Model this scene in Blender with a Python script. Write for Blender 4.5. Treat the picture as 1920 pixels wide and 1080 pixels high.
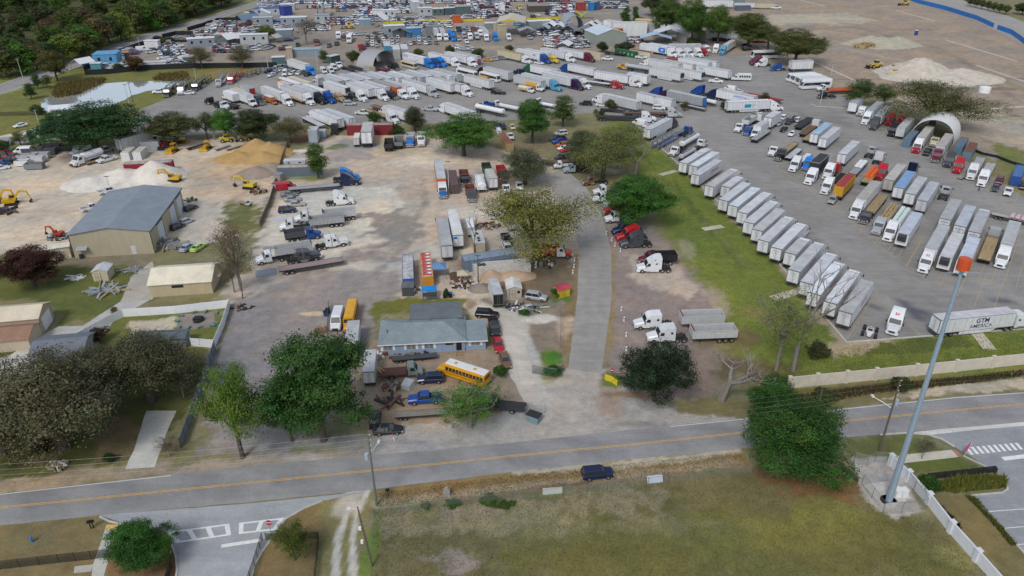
import bpy,bmesh,math,random
import numpy as np
from mathutils import Vector,Matrix
for o in list(bpy.data.objects):
 bpy.data.objects.remove(o)
sc=bpy.context.scene
R=math.radians
rnd=random.Random(7)
FPX,PIT,ROL,CAMH=1396.84,.49645457,-.00444118,76.8873
_f=Vector((0,math.cos(PIT),-math.sin(PIT)))
_u0=Vector((0,math.sin(PIT),math.cos(PIT)))
_x0=Vector((1,0,0))
_xr=_x0*math.cos(ROL)+_u0*math.sin(ROL)
_ur=-_x0*math.sin(ROL)+_u0*math.cos(ROL)
cam=bpy.data.cameras.new('camera')
cam.sensor_width=36.0
cam.lens=FPX/1920*36
cam.clip_start=.5
cam.clip_end=9000
camo=bpy.data.objects.new('camera',cam)
sc.collection.objects.link(camo)
camo.matrix_world=Matrix(((_xr.x,_ur.x,-_f.x,0),(_xr.y,_ur.y,-_f.y,0),(_xr.z,_ur.z,-_f.z,CAMH),(0,0,0,1)))
sc.camera=camo
SUN_EL,SUN_AZ=R(48),R(205)
w=bpy.data.worlds.new('World')
sc.world=w
w.use_nodes=True
nt=w.node_tree
sky=nt.nodes.new('ShaderNodeTexSky')
sky.sky_type='NISHITA'
sky.sun_disc=False
sky.sun_elevation=SUN_EL
sky.sun_rotation=SUN_AZ
sky.air_density=1.0
sky.dust_density=1.5
hs=nt.nodes.new('ShaderNodeHueSaturation')
hs.inputs['Saturation'].default_value=.6
bgn=nt.nodes['Background']
nt.links.new(sky.outputs[0],hs.inputs['Color'])
nt.links.new(hs.outputs[0],bgn.inputs[0])
bgn.inputs[1].default_value=.14
sun=bpy.data.lights.new('sun','SUN')
sun.energy=1.45
sun.angle=R(13)
sun.color=(1.0,.99,.975)
suno=bpy.data.objects.new('sun',sun)
sc.collection.objects.link(suno)
sd=Vector((math.sin(SUN_AZ)*math.cos(SUN_EL),math.cos(SUN_AZ)*math.cos(SUN_EL),math.sin(SUN_EL)))
suno.rotation_euler=sd.to_track_quat('Z','Y').to_euler()
suno.location=(0,0,200)
vs=sc.view_settings
vs.view_transform='Standard'
vs.look='None'
vs.gamma=1
vs.exposure=.06
try:
 vs.use_curve_mapping=False
except Exception:
 pass
def gp(px,py,z=.0):
 d=_f*FPX+_xr*(px-960)-_ur*(py-540)
 t=(CAMH-z)/-d.z
 return Vector((d.x*t,d.y*t,z))
def proj(p):
 d=Vector(p)-Vector((0,0,CAMH))
 k=d.dot(_f)
 return(960+FPX*d.dot(_xr)/k,540-FPX*d.dot(_ur)/k)
TL={'a':(360,120,8),'b':(560,80,8),'c':(760,80,8),'d':(940,80,8),'e':(1160,70,8),'f':(1100,140,8),'g':(1300,130,8),'h':(560,180,8),'i':(230,20,8),'j':(450,0,8),'k':(670,0,8),'l':(890,0,8),'m':(1100,0,8),'n':(1280,0,8),'o':(1570,160,8),'p':(1680,240,8),'q':(0,220,8),'r':(220,220,8),'s':(420,240,8),'t':(900,230,8),'u':(900,370,8),'v':(740,470,8),'w':(880,470,8),'x':(0,0,8),'1':(0,0,1)}
for _i,_k in enumerate('ABCDEFGHIJKLMNOP'):
 TL[_k]=(480*(_i%4),270*(_i//4),4)
def tp(t,x,y):
 o=TL[t]
 return(o[0]+x/o[2],o[1]+y/o[2])
def at(t,x,y,z=.0):
 return gp(*tp(t,x,y),z)
def hto(base,py):
 lo,hi=.0,60.0
 for _ in range(30):
  m=(lo+hi)/2
  if proj((base.x,base.y,m))[1]>py:
   lo=m
  else:
   hi=m
 return lo
def s2l(c):
 return c/12.92 if c<=.04045 else((c+.055)/1.055)**2.4
LIT=.9
def S(h,k=1.0):
 return tuple(min(.85,s2l(int(h[i:i+2],16)/255)/LIT*k)for i in(0,2,4))+(1,)
class NT:
 def __init__(s,name):
  s.m=bpy.data.materials.new(name)
  s.m.use_nodes=True
  s.t=s.m.node_tree
  s.b=s.t.nodes['Principled BSDF']
 def n(s,typ,**kw):
  nd=s.t.nodes.new(typ)
  for k,v in kw.items():
   if hasattr(nd,k):
    setattr(nd,k,v)
   else:
    nd.inputs[k.replace('_',' ')].default_value=v
  return nd
 def l(s,a,b):
  s.t.links.new(a,b)
 def noise(s,scale,detail=3,rough=.6,vec=None):
  nd=s.n('ShaderNodeTexNoise',Scale=scale,Detail=detail,Roughness=rough)
  if vec is not None:
   s.l(vec,nd.inputs['Vector'])
  return nd.outputs['Fac']
 def ramp(s,fac,lo,hi,a=.0,b=1.0):
  nd=s.n('ShaderNodeMapRange')
  s.l(fac,nd.inputs[0])
  for i,v in enumerate((lo,hi,a,b)):
   nd.inputs[i+1].default_value=v
  return nd.outputs[0]
 def mix(s,fac,a,b,typ='MIX'):
  nd=s.n('ShaderNodeMix',data_type='RGBA',blend_type=typ)
  for k,v in((0,fac),(6,a),(7,b)):
   if isinstance(v,(int,float)):
    nd.inputs[k].default_value=v
   elif isinstance(v,tuple):
    nd.inputs[k].default_value=v
   else:
    s.l(v,nd.inputs[k])
  return nd.outputs[2]
 def vmul(s,col,val):
  cmb=s.n('ShaderNodeCombineColor')
  for i in range(3):
   s.l(val,cmb.inputs[i])
  return s.mix(1.0,col,cmb.outputs[0],'MULTIPLY')
 def coord(s,which='Object',scale=None):
  c=s.n('ShaderNodeTexCoord').outputs[which]
  if scale:
   mp=s.n('ShaderNodeMapping')
   mp.inputs['Scale'].default_value=scale
   s.l(c,mp.inputs[0])
   c=mp.outputs[0]
  return c
 def bump(s,h,strength=.3,dist=.05):
  nd=s.n('ShaderNodeBump',Strength=strength,Distance=dist)
  s.l(h,nd.inputs['Height'])
  s.l(nd.outputs[0],s.b.inputs['Normal'])
 def done(s,col,rough=.6,metal=.0,spec=.5):
  if isinstance(col,tuple):
   s.b.inputs['Base Color'].default_value=col
  else:
   s.l(col,s.b.inputs['Base Color'])
  s.b.inputs['Roughness'].default_value=rough
  s.b.inputs['Metallic'].default_value=metal
  s.b.inputs['Specular IOR Level'].default_value=spec
  return s.m
M={}
def pl(name,col,rough=.6,metal=.0,var=.15,sc_=3.0,spec=.5):
 t=NT(name)
 c=t.coord()
 v=t.ramp(t.noise(sc_,4,vec=c),.3,.7,1-var,1+var)
 M[name]=t.done(t.vmul(tuple(col),v),rough,metal,spec)
 return M[name]
def tinted(name,rough,kind):
 t=NT(name)
 oi=t.n('ShaderNodeObjectInfo')
 c=t.coord()
 rv=t.n('ShaderNodeVectorMath',operation='SCALE')
 cx=t.n('ShaderNodeCombineXYZ')
 for q in range(3):
  t.l(oi.outputs['Random'],cx.inputs[q])
 t.l(cx.outputs[0],rv.inputs[0])
 rv.inputs['Scale'].default_value=60
 va=t.n('ShaderNodeVectorMath',operation='ADD')
 t.l(c,va.inputs[0])
 t.l(rv.outputs[0],va.inputs[1])
 nc_=va.outputs[0]
 col=t.vmul(oi.outputs['Color'],t.ramp(oi.outputs['Random'],0,1,.88,1.08))
 v=t.ramp(t.noise(1.3,5,.65,nc_),.3,.75,1.05,.84)
 if kind=='panel':
  st=t.noise(1.0,4,.7,t.coord(scale=(1.6,1.6,.12)))
  v2=t.ramp(st,.35,.75,1.04,.80)
  wv=t.n('ShaderNodeTexWave',wave_type='BANDS',bands_direction='X',Scale=.26)
  t.l(c,wv.inputs['Vector'])
  ln=t.ramp(wv.outputs['Fac'],.0,.06,.82,1.0)
  col=t.vmul(t.vmul(col,v2),ln)
  col=t.vmul(col,v)
 elif kind=='roof':
  v2=t.ramp(t.noise(.45,6,.7,nc_),.35,.7,1.08,.74)
  wv=t.n('ShaderNodeTexWave',wave_type='BANDS',bands_direction='X',Scale=.26)
  t.l(c,wv.inputs['Vector'])
  ln=t.ramp(wv.outputs['Fac'],.0,.12,.9,1.0)
  col=t.vmul(t.vmul(col,v2),ln)
 elif kind=='corr':
  wv=t.n('ShaderNodeTexWave',wave_type='BANDS',bands_direction='X',Scale=1.1)
  t.l(c,wv.inputs['Vector'])
  t.bump(wv.outputs['Fac'],.9,.06)
  rs=t.ramp(t.noise(.9,6,.75,c),.55,.75,.0,.55)
  col=t.mix(rs,col,(.16,.07,.035,1))
  col=t.vmul(col,v)
 elif kind=='wood':
  st=t.noise(1.0,4,.7,t.coord(scale=(.25,4.5,1)))
  col=t.vmul(t.vmul(col,t.ramp(st,.3,.7,1.25,.6)),v)
 elif kind=='rust':
  rs=t.ramp(t.noise(.8,6,.75,c),.42,.7,.0,.85)
  col=t.mix(rs,col,(.13,.065,.035,1))
 elif kind=='cloth':
  col=t.vmul(col,t.ramp(t.noise(2.0,3,.6,c),.3,.7,1.06,.9))
 else:
  col=t.vmul(col,v)
 M[name]=t.done(col,rough)
tinted('paint',.25,'paint')
tinted('matt',.75,'paint')
tinted('panel',.5,'panel')
tinted('roofpanel',.6,'roof')
tinted('corrugated',.65,'corr')
tinted('wood',.85,'wood')
tinted('rusty',.8,'rust')
tinted('cloth',.8,'cloth')
pl('glass',(.018,.024,.03,1),.04,0,.05,spec=1.0)
pl('rubber',(.018,.018,.019,1),.85)
pl('dark',(.028,.028,.03,1),.6)
pl('chrome',(.62,.63,.64,1),.22,.9,.08)
pl('alu',(.5,.51,.52,1),.45,.55,.15)
pl('lamp',(.7,.7,.66,1),.2,0,.05)
pl('redlamp',(.4,.02,.02,1),.3,0,.05)
pl('steel',(.2,.21,.22,1),.5,.5)
pl('concrete',S('b5b1a9'),.85,0,.16,1.2)
pl('white',(.78,.78,.77,1),.55,0,.05)
pl('black',(.012,.012,.013,1),.5)
pl('yellowline',S('c99d4e'),.75,0,.22,1.5)
pl('lotline',S('a8936c'),.8,0,.2,1.5)
pl('whiteline',S('d9d9d4'),.75,0,.12,1.5)
pl('sign_red',(.5,.02,.03,1),.45,0,.05)
pl('navy_text',(.02,.03,.12,1),.5,0,.02)
pl('red_text',(.42,.05,.08,1),.5,0,.1)
pl('blue_text',(.02,.17,.55,1),.5,0,.02)
pl('teal_text',(.0,.32,.38,1),.5,0,.02)
pl('grey_text',(.3,.31,.33,1),.6,0,.02)
class MB:
 def __init__(s):
  s.v,s.f,s.m=[],[],[]
 def face(s,pts,mat=0):
  i=len(s.v)
  s.v+=[tuple(p)for p in pts]
  s.f.append(tuple(range(i,i+len(pts))))
  s.m.append(mat)
  return s
 def box(s,x0,x1,y0,y1,z0,z1,mat=0,skip=''):
  i=len(s.v)
  s.v+=[(x,y,z)for z in(z0,z1)for y in(y0,y1)for x in(x0,x1)]
  for n,q in(('b',(0,2,3,1)),('t',(4,5,7,6)),('s',(0,1,5,4)),('n',(2,6,7,3)),('w',(0,4,6,2)),('e',(1,3,7,5))):
   if n not in skip:
    s.f.append(tuple(i+k for k in q))
    s.m.append(mat)
  return s
 def prism(s,poly,yf,mat=0):
  g=yf if callable(yf)else(lambda x,z:yf)
  i,n=len(s.v),len(poly)
  s.v+=[(x,-g(x,z),z)for x,z in poly]+[(x,g(x,z),z)for x,z in poly]
  s.f.append(tuple(i+k for k in range(n)))
  s.f.append(tuple(i+n+k for k in reversed(range(n))))
  s.m+=[mat,mat]
  for k in range(n):
   j=(k+1)%n
   s.f.append((i+k,i+n+k,i+n+j,i+j))
   s.m.append(mat)
  return s
 def loft(s,rings,mat=0,caps=True):
  i,n=len(s.v),len(rings[0])
  for r in rings:
   s.v+=[tuple(p)for p in r]
  for a in range(len(rings)-1):
   for k in range(n):
    j=(k+1)%n
    s.f.append((i+a*n+k,i+a*n+j,i+(a+1)*n+j,i+(a+1)*n+k))
    s.m.append(mat)
  if caps:
   s.f.append(tuple(i+k for k in reversed(range(n))))
   s.f.append(tuple(i+(len(rings)-1)*n+k for k in range(n)))
   s.m+=[mat,mat]
  return s
 def tube(s,pts,r,n=6,mat=0,r1=None):
  pts=[Vector(p)for p in pts]
  rings=[]
  L=len(pts)
  for k,p in enumerate(pts):
   d=(pts[min(k+1,L-1)]-pts[max(k-1,0)]).normalized()
   a=d.orthogonal().normalized()if abs(d.z)>.99 else d.cross(Vector((0,0,1))).normalized()
   b=d.cross(a)
   rr=r if r1 is None else r+(r1-r)*k/max(1,L-1)
   rings.append([p+(a*math.cos(t)+b*math.sin(t))*rr for t in[2*math.pi*q/n for q in range(n)]])
  return s.loft(rings,mat)
 def ms(s,name,mats,smooth=False):
  me=bpy.data.meshes.new(name)
  me.from_pydata(s.v,[],s.f)
  for m in mats:
   me.materials.append(M[m]if isinstance(m,str)else m)
  me.polygons.foreach_set('material_index',s.m)
  if smooth:
   me.polygons.foreach_set('use_smooth',[True]*len(s.f))
  bm=bmesh.new()
  bm.from_mesh(me)
  bmesh.ops.recalc_face_normals(bm,faces=bm.faces)
  bm.to_mesh(me)
  bm.free()
  me.update()
  return me
COL=sc.collection.objects
def lk(name,me,parent=None,loc=None,rz=None,color=None):
 o=bpy.data.objects.new(name,me)
 COL.link(o)
 if parent is not None:
  o.parent=parent
 if loc is not None:
  o.location=loc
 if rz is not None:
  o.rotation_euler=(0,0,rz)
 if color is not None:
  o.color=tuple(color[:3])+(1,)
 return o
def tag(o,lbl,cat,group=None,kind=None):
 if lbl:
  o['label']=lbl
 if cat:
  o['category']=cat
 if group:
  o['group']=group
 if kind:
  o['kind']=kind
 return o
def emt(name,loc=(0,0,0),rz=.0):
 o=bpy.data.objects.new(name,None)
 o.empty_display_size=.5
 COL.link(o)
 o.location=loc
 o.rotation_euler=(0,0,rz)
 return o
def txt_(body,size,mat,bold=.0):
 cu=bpy.data.curves.new('lettering','FONT')
 cu.body=body
 cu.size=size
 cu.align_x='CENTER'
 cu.align_y='CENTER'
 cu.offset=bold
 ob=bpy.data.objects.new('lettering',cu)
 me=bpy.data.meshes.new_from_object(ob)
 bpy.data.objects.remove(ob)
 bpy.data.curves.remove(cu)
 me.materials.clear()
 me.materials.append(M[mat])
 return me
def _hash(ix,iy,seed):
 h=(ix.astype(np.int64)*374761393+iy.astype(np.int64)*668265263+seed*974711)&0xffffffff
 h=((h^(h>>13))*1274126177)&0xffffffff
 return((h^(h>>16))&0xffff)/65535.0
def vnoise(x,y,seed=0):
 ix,iy=np.floor(x),np.floor(y)
 fx,fy=x-ix,y-iy
 fx,fy=fx*fx*(3-2*fx),fy*fy*(3-2*fy)
 a,b=_hash(ix,iy,seed),_hash(ix+1,iy,seed)
 c,d=_hash(ix,iy+1,seed),_hash(ix+1,iy+1,seed)
 return(a*(1-fx)+b*fx)*(1-fy)+(c*(1-fx)+d*fx)*fy
def fbm(x,y,seed=0,oct=4):
 s,a,t=.0,.5,.0
 for i in range(oct):
  s=s+a*vnoise(x*2**i,y*2**i,seed+i*17)
  t+=a
  a*=.55
 return s/t
def inpoly(px,py,poly):
 ins=np.zeros(px.shape,bool)
 n=len(poly)
 for i in range(n):
  x0,y0=poly[i]
  x1,y1=poly[(i+1)%n]
  if y0==y1:
   continue
  c=((y0>py)!=(y1>py))&(px<(x1-x0)*(py-y0)/(y1-y0)+x0)
  ins^=c
 return ins
def gpoly(pts):
 return[tuple(gp(x,y)[:2])for x,y in pts]
ZONES=[('8d8378',2,[(150,125),(240,85),(420,22),(520,-20),(1190,-20),(1280,60),(1410,100),(1370,132),(720,132),(560,125),(500,132),(330,128)]),('978878',3,[(1190,-30),(1720,-30),(2000,90),(2000,345),(1860,300),(1780,240),(1700,190),(1560,165),(1420,110),(1290,70),(1230,30)]),('aaa08d',3,[(1440,28),(1590,24),(1640,38),(1600,48),(1430,46)]),('a89c8b',4,[(1650,190),(1800,200),(1925,225),(1925,280),(1860,265),(1740,230)]),('6f6f3c',2,[(-200,330),(-200,170),(60,140),(130,132),(250,128),(372,126),(480,124),(480,135),(400,150),(262,205),(246,225),(250,262),(130,290)]),('877345',2,[(102,160),(170,150),(190,162),(150,172),(105,178)]),('857248',2,[(375,132),(470,128),(470,140),(400,146)]),('c2b39e',2,[(-60,320),(40,290),(130,280),(240,275),(330,262),(440,262),(525,265),(522,320),(495,400),(485,430),(430,450),(330,470),(120,452),(60,470),(-60,480)]),('b7a48e',4,[(350,300),(500,300),(510,360),(440,380),(350,370)]),('c4a983',4,[(440,272),(528,268),(520,300),(440,330),(400,310)]),('bcb0a0',2,[(340,375),(425,360),(440,420),(415,455),(350,462),(330,430)]),('6d6c42',3,[(415,375),(490,380),(488,430),(440,440),(425,420)]),('b2a595',2,[(535,300),(600,262),(690,245),(820,258),(1010,290),(1062,330),(1110,380),(1090,470),(1070,560),(1060,600),(760,575),(740,545),(600,610),(400,560),(470,500),(500,400)]),('b9a68a',3,[(700,250),(800,258),(800,300),(700,296)]),('c3bbac',3,[(540,360),(740,345),(760,420),(700,440),(640,480),(500,490),(490,440)]),('98908a',3,[(640,262),(690,258),(700,300),(600,305)]),('8a847c',5,[(690,400),(760,390),(800,430),(760,470),(690,460)]),('908882',5,[(640,470),(740,470),(760,540),(700,600),(560,620),(450,560),(560,510)]),('8b8480',3,[(420,600),(440,560),(700,552),(705,640),(650,740),(540,850),(380,850),(400,720)]),('6a6b34',1,[(700,570),(765,558),(872,560),(870,580),(715,590),(702,612)]),('8d7d6b',1.5,[(870,560),(1060,565),(1080,590),(1060,690),(980,690),(940,640),(880,580)]),('7c6a55',1.5,[(900,500),(1070,470),(1072,560),(1000,570),(900,530)]),('94836f',1.5,[(690,640),(920,650),(960,690),(1000,760),(960,800),(700,800),(640,740)]),('a49d94',1.5,[(690,800),(900,790),(1005,745),(1062,690),(1150,690),(1180,735),(1260,770),(1420,785),(1420,800),(1160,825),(960,846),(700,864)]),('9c8e7e',2,[(560,850),(700,840),(700,862),(480,880),(330,895),(300,880),(470,855)]),('8a7e77',2,[(1120,350),(1170,380),(1260,470),(1340,560),(1350,740),(1250,765),(1180,735),(1140,700),(1140,450)]),('857467',3,[(1270,640),(1350,640),(1360,740),(1280,750)]),('a99d90',2,[(1180,480),(1250,480),(1310,540),(1290,560),(1190,530)]),('857052',1,[(1048,600),(1062,560),(1075,480),(1084,470),(1084,560),(1070,640),(1062,690)]),('8a7a5c',1,[(1142,470),(1152,470),(1152,640),(1140,690),(1136,600)]),('6b7535',2.5,[(1160,225),(1205,255),(1262,320),(1380,430),(1480,530),(1575,640),(1920,615),(2000,610),(2000,690),(1480,720),(1400,690),(1350,600),(1330,545),(1250,440),(1200,330),(1130,240)]),('566428',2,[(1270,330),(1330,385),(1400,450),(1385,470),(1300,400),(1262,350)]),('9a8f78',1.5,[(1555,640),(1660,628),(1680,640),(1640,660),(1560,668)]),('566030',2,[(1640,645),(1740,630),(1820,630),(1830,650),(1700,662),(1620,668)]),('9b8c76',1.5,[(1240,255),(1260,255),(1330,330),(1480,475),(1610,640),(1570,650),(1460,520),(1330,385)]),('6b7535',1.2,[(1225,270),(1300,340),(1450,490),(1570,648),(1500,620),(1330,420),(1235,300)]),('766c46',1.5,[(1470,728),(1930,690),(1930,725),(1520,770),(1415,782),(1260,770),(1300,750),(1400,750)]),('b0a48f',1.2,[(1790,720),(1930,700),(1930,728),(1700,748),(1640,752)]),('857a52',1.5,[(-300,860),(330,820),(380,850),(300,885),(0,924),(-300,960)]),('9b8b74',1.2,[(-300,915),(110,885),(240,870),(330,868),(330,888),(0,925),(-300,960)]),('585a30',2,[(-300,640),(0,640),(330,640),(400,660),(330,800),(280,850),(0,905),(-300,930)]),('716245',2,[(180,780),(270,790),(255,850),(180,870)]),('5f6434',2,[(-300,490),(30,480),(150,492),(280,500),(290,560),(180,590),(120,612),(60,560),(-300,590)]),('7f7460',2,[(30,470),(130,455),(280,480),(280,500),(150,500),(40,495)]),('656a38',1,[(210,590),(420,580),(405,640),(240,660),(170,650)]),('b7ac97',1,[(245,600),(330,595),(325,630),(240,640)]),('7d6f4d',1,[(-300,990),(0,985),(185,968),(190,1090),(-300,1090)]),('7b5f42',1,[(210,985),(330,1000),(328,1090),(200,1090)]),('7f6b48',1,[(470,1090),(490,1040),(540,970),(600,938),(625,940),(625,1090)]),('837a50',1,[(598,935),(720,918),(706,1090),(590,1090)]),('87704b',1,[(705,918),(960,884),(1135,866),(1390,842),(1400,880),(1100,915),(705,955)]),('ada28c',.8,[(960,884),(1100,868),(1390,840),(1390,852),(1250,872),(1080,885),(960,892)]),('6f6847',2.5,[(703,950),(1100,912),(1390,880),(1600,900),(1660,965),(1740,970),(1860,1100),(703,1100)]),('8a7f63',4,[(710,965),(1000,935),(1250,915),(1240,955),(900,1000),(715,1010)]),('69663a',5,[(960,1010),(1300,960),(1700,980),(1850,1100),(960,1100)]),('7d5d40',3,[(1400,880),(1560,880),(1640,930),(1560,935),(1440,910)]),('92857a',2,[(815,1042),(880,1036),(905,1060),(880,1075),(820,1075)]),('68683a',1,[(1590,822),(1700,815),(1780,842),(1660,862),(1590,850)]),('5f6632',1,[(1692,866),(1800,852),(1845,876),(1740,888),(1710,888)]),('746a48',1,[(1740,930),(1815,922),(1850,960),(1925,1040),(1925,1100),(1860,1090)]),('aba398',.8,[(1600,858),(1668,858),(1690,890),(1735,960),(1680,972),(1640,960),(1610,905)]),('6e7240',2,[(1860,265),(1930,285),(1930,330),(1880,320)]),]
BLOBS=[('c9c0b0',560,470,9,4,.8),('cdc4b6',800,300,12,8,.6),('c8bfae',880,400,8,5,.7),('cbc3b5',830,470,6,5,.7),('c9bfae',690,500,12,2.5,.7),('c7b391',586,588,3.5,.9,.9),('b59c82',770,360,6,4,.5),('cfc5b2',1010,598,6.5,1.8,1),('c4a98f',1057,610,2,5,.8),('7c7263',1000,640,6,3,.7),('4f7a28',1035,672,2.2,2.6,.95),('3f6f26',1043,668,1.2,1.5,.9),('68753c',1010,668,1.5,1,.7),('56742f',1010,577,5,.7,.9),('5a7030',1062,555,1.2,4,.9),('52702c',1040,562,1.2,1.5,.9),('7a7040',1350,630,6,6,.5),('4c662a',870,560,5,.6,.9),('8a6d54',890,500,5,3,.7),('6f5a46',860,490,4,2,.6),('6a6056',1195,795,4,1.3,.5),('6a6056',1215,760,2.4,2,.35),('6a5f52',1225,812,4,.8,.4),('9c7a5c',1150,760,2.5,4,.5),('8f8a82',640,830,9,2.2,.8),('b3a698',570,860,5,1.6,.8),('7a7580',760,830,5,1,.5),('b9ad9a',1020,720,5,2,.6),('5d6b2d',1150,712,2,2,.9),('8e6f4c',1190,740,4,1,.8),('c2b5a0',90,320,30,12,.5),('d2c8b8',230,340,14,9,.7),('a89580',60,400,10,4,.4),('b09a80',420,330,9,7,.6),('75734a',395,560,4,2,.6),('6b705a',560,262,8,5,.8),('5d6b35',630,275,4,3,.8),('7d4a38',560,262,5,5,.75),('86523c',575,250,4,3,.7),('d6cdbd',560,283,5,2,.9),('6b7a3a',560,330,5,3,.7),('5f6f30',545,365,2,4,.8),('62702f',585,335,4,2,.7),('7d7d40',1430,1000,14,4,.4),('908d55',1800,1040,3,3,.5),('8d8560',1000,980,9,3,.5),('8d8272',870,960,5,2,.6),('8d8262',1230,985,9,1.5,.5),('7b8040',1560,960,6,3,.5),('5f7a2c',700,1010,1,7,.5),('6b8038',695,1030,.8,5,.6),('6f7a3c',790,945,5,.7,.7),('5c7a30',1340,883,2,.5,.8),('6f8040',1000,926,5,.6,.6),('9c927e',1680,80,12,10,.4),('7f7265',1560,45,25,4,.4),('a5988a',1500,60,30,5,.5),('81746a',1700,55,20,6,.5),('8a8a60',1640,30,10,4,.5),('8c7c70',1850,60,20,12,.4),('b0a698',1800,140,14,9,.6),('8c8a5a',1890,130,8,3,.6),('6c6f3c',1830,220,20,3,.5),('7f7f4a',1780,290,10,3,.6),('b6ab9c',1000,60,10,3,.5),('b8aa98',370,60,14,10,.7),('c0b5a5',420,70,10,6,.8),('b5a999',540,55,12,8,.6),('a99c8c',850,45,40,6,.5),('a5957f',980,90,40,8,.5),('9a8c7c',1180,20,16,6,.6),('9b948a',1150,24,20,6,.7),('a0958a',700,20,60,12,.35),('8b8a70',1220,235,5,5,.4),('6e7c36',1460,600,8,4,.5),('88764f',1440,590,5,6,.5),('5f4d3a',1400,690,7,4,.7),('6f5c48',1390,640,4,6,.6),('a79a88',1345,560,2.2,8,.6),('ab9f8c',1290,470,2,8,.5),('5a4a3a',1460,705,5,2,.7),('b2a792',1140,320,5,2.5,.8),('a39178',1110,345,8,3,.6),('7f6e58',1000,275,14,8,.6),('75634f',1080,300,5,12,.6),('8a7a64',940,330,8,5,.6),]
STROKES=[('c0b8aa',.55,1,[(668,925),(650,965),(634,1010),(628,1090)]),('c0b8aa',.5,1,[(690,920),(668,965),(661,1010),(662,1090)]),('b9b0a0',2.2,.9,[(660,930),(655,950)]),('b3aea4',2.0,1,[(980,640),(1016,750)]),('b9b2a6',1.6,1,[(968,585),(985,640)]),('c3bba9',3.2,.9,[(900,585),(965,588)]),('a8977f',.8,.5,[(380,300),(440,320),(470,350),(440,380),(380,370)]),('a8977f',.6,.5,[(400,330),(430,345),(420,365),(370,360)]),('8b8178',1.0,.5,[(560,500),(680,480),(760,440),(800,380),(790,330)]),('8b8178',1.0,.5,[(640,560),(720,500),(790,440)]),('c9c1b3',1.2,.7,[(540,480),(640,465),(720,450)]),('9a9186',.8,.5,[(690,330),(760,350),(880,330)]),('9a9186',.8,.5,[(700,320),(800,320),(930,330)]),('7a6a58',.5,.5,[(1200,300),(1250,345),(1330,425),(1400,500)]),('57632c',.7,.7,[(1180,268),(1240,330),(1330,430),(1390,500)]),('82755f',2.5,.5,[(1440,60),(1600,50),(1760,90),(1920,170)]),('a89c8e',3,.5,[(1450,100),(1580,90),(1720,120)]),('7d7066',2,.5,[(1520,50),(1650,70),(1800,110),(1910,190)]),('4a5226',.8,.6,[(1480,735),(1600,728),(1760,715),(1930,705)]),('5b4a38',1.2,.7,[(1560,735),(1700,722),(1860,708)]),('a79b86',1.0,.6,[(705,945),(960,915),(1380,868)]),('5b4a34',.8,.5,[(860,942),(1100,905)]),('c8c0b4',.8,.6,[(905,575),(880,545),(890,515)]),]
def paint_ground(x,y):
 n1=fbm(x/3.1,y/3.1,3)
 n2=fbm(x/9.0+40,y/9.0,11)
 col=np.empty(x.shape+(3,))
 base=np.array(S('7c7656')[:3])
 forest=np.array(S('4c4f2e')[:3])
 col[:]=base
 left=inpoly(x,y,gpoly([(-900,260),(-900,-90),(620,-90),(470,-5),(420,20),(235,78),(110,130),(0,165)]))
 col[left]=forest
 dx=(fbm(x/2.2+9,y/2.2,21)-.5)
 dy=(fbm(x/2.2,y/2.2+50,31)-.5)
 for hx,amp,pts in ZONES:
  g=gpoly(pts)
  gx,gy=[p[0]for p in g],[p[1]for p in g]
  bb=(x>min(gx)-8)&(x<max(gx)+8)&(y>min(gy)-8)&(y<max(gy)+8)
  if not bb.any():
   continue
  xs,ys,ax,ay=x[bb],y[bb],dx[bb],dy[bb]
  wgt=np.zeros(xs.shape)
  for k in(2.0,3.4,.9,4.6):
   wgt+=inpoly(xs+ax*amp*k,ys+ay*amp*k,g)
  wgt=(wgt/4)[:,None]
  col[bb]=col[bb]*(1-wgt)+np.array(S(hx)[:3])*wgt
 for hx,px,py,rx,ry,st in BLOBS:
  c=gp(px,py)
  bb=(abs(x-c.x)<rx*1.7)&(abs(y-c.y)<ry*1.7)
  if not bb.any():
   continue
  d=np.hypot((x[bb]-c.x)/rx,(y[bb]-c.y)/ry)+(n1[bb]-.5)*1.7
  wgt=(np.clip((1.12-d)/.5,0,1)*st)[:,None]
  col[bb]=col[bb]*(1-wgt)+np.array(S(hx)[:3])*wgt
 for hx,hw,st,pts in STROKES:
  g=gpoly(pts)
  for(x0,y0),(x1,y1)in zip(g,g[1:]):
   bb=(x>min(x0,x1)-hw*3)&(x<max(x0,x1)+hw*3)&(y>min(y0,y1)-hw*3)&(y<max(y0,y1)+hw*3)
   if not bb.any():
    continue
   xs,ys=x[bb],y[bb]
   L2=(x1-x0)**2+(y1-y0)**2
   t=np.clip(((xs-x0)*(x1-x0)+(ys-y0)*(y1-y0))/L2,0,1)
   d=np.hypot(xs-x0-t*(x1-x0),ys-y0-t*(y1-y0))/hw+(n1[bb]-.5)*1.3
   wgt=(np.clip((1.1-d)/.5,0,1)*st)[:,None]
   col[bb]=col[bb]*(1-wgt)+np.array(S(hx)[:3])*wgt
 v=1+(n1-.5)*.24+(n2-.5)*.3
 v=v+(fbm(x/1.1,y/1.1,47,2)-.5)*.22
 warm=(n2-.5)[...,None]*np.array([.35,.05,-.25])
 return np.clip(col*v[...,None]*(1+warm),.004,.85)
def cmesh(name,verts,faces,cols,mat):
 me=bpy.data.meshes.new(name)
 me.from_pydata(verts,[],faces)
 at_=me.color_attributes.new('cover','FLOAT_COLOR','POINT')
 c4=np.ones((len(verts),4),np.float32)
 c4[:,:3]=cols
 at_.data.foreach_set('color',c4.ravel())
 me.materials.append(mat)
 me.update()
 return me
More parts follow.
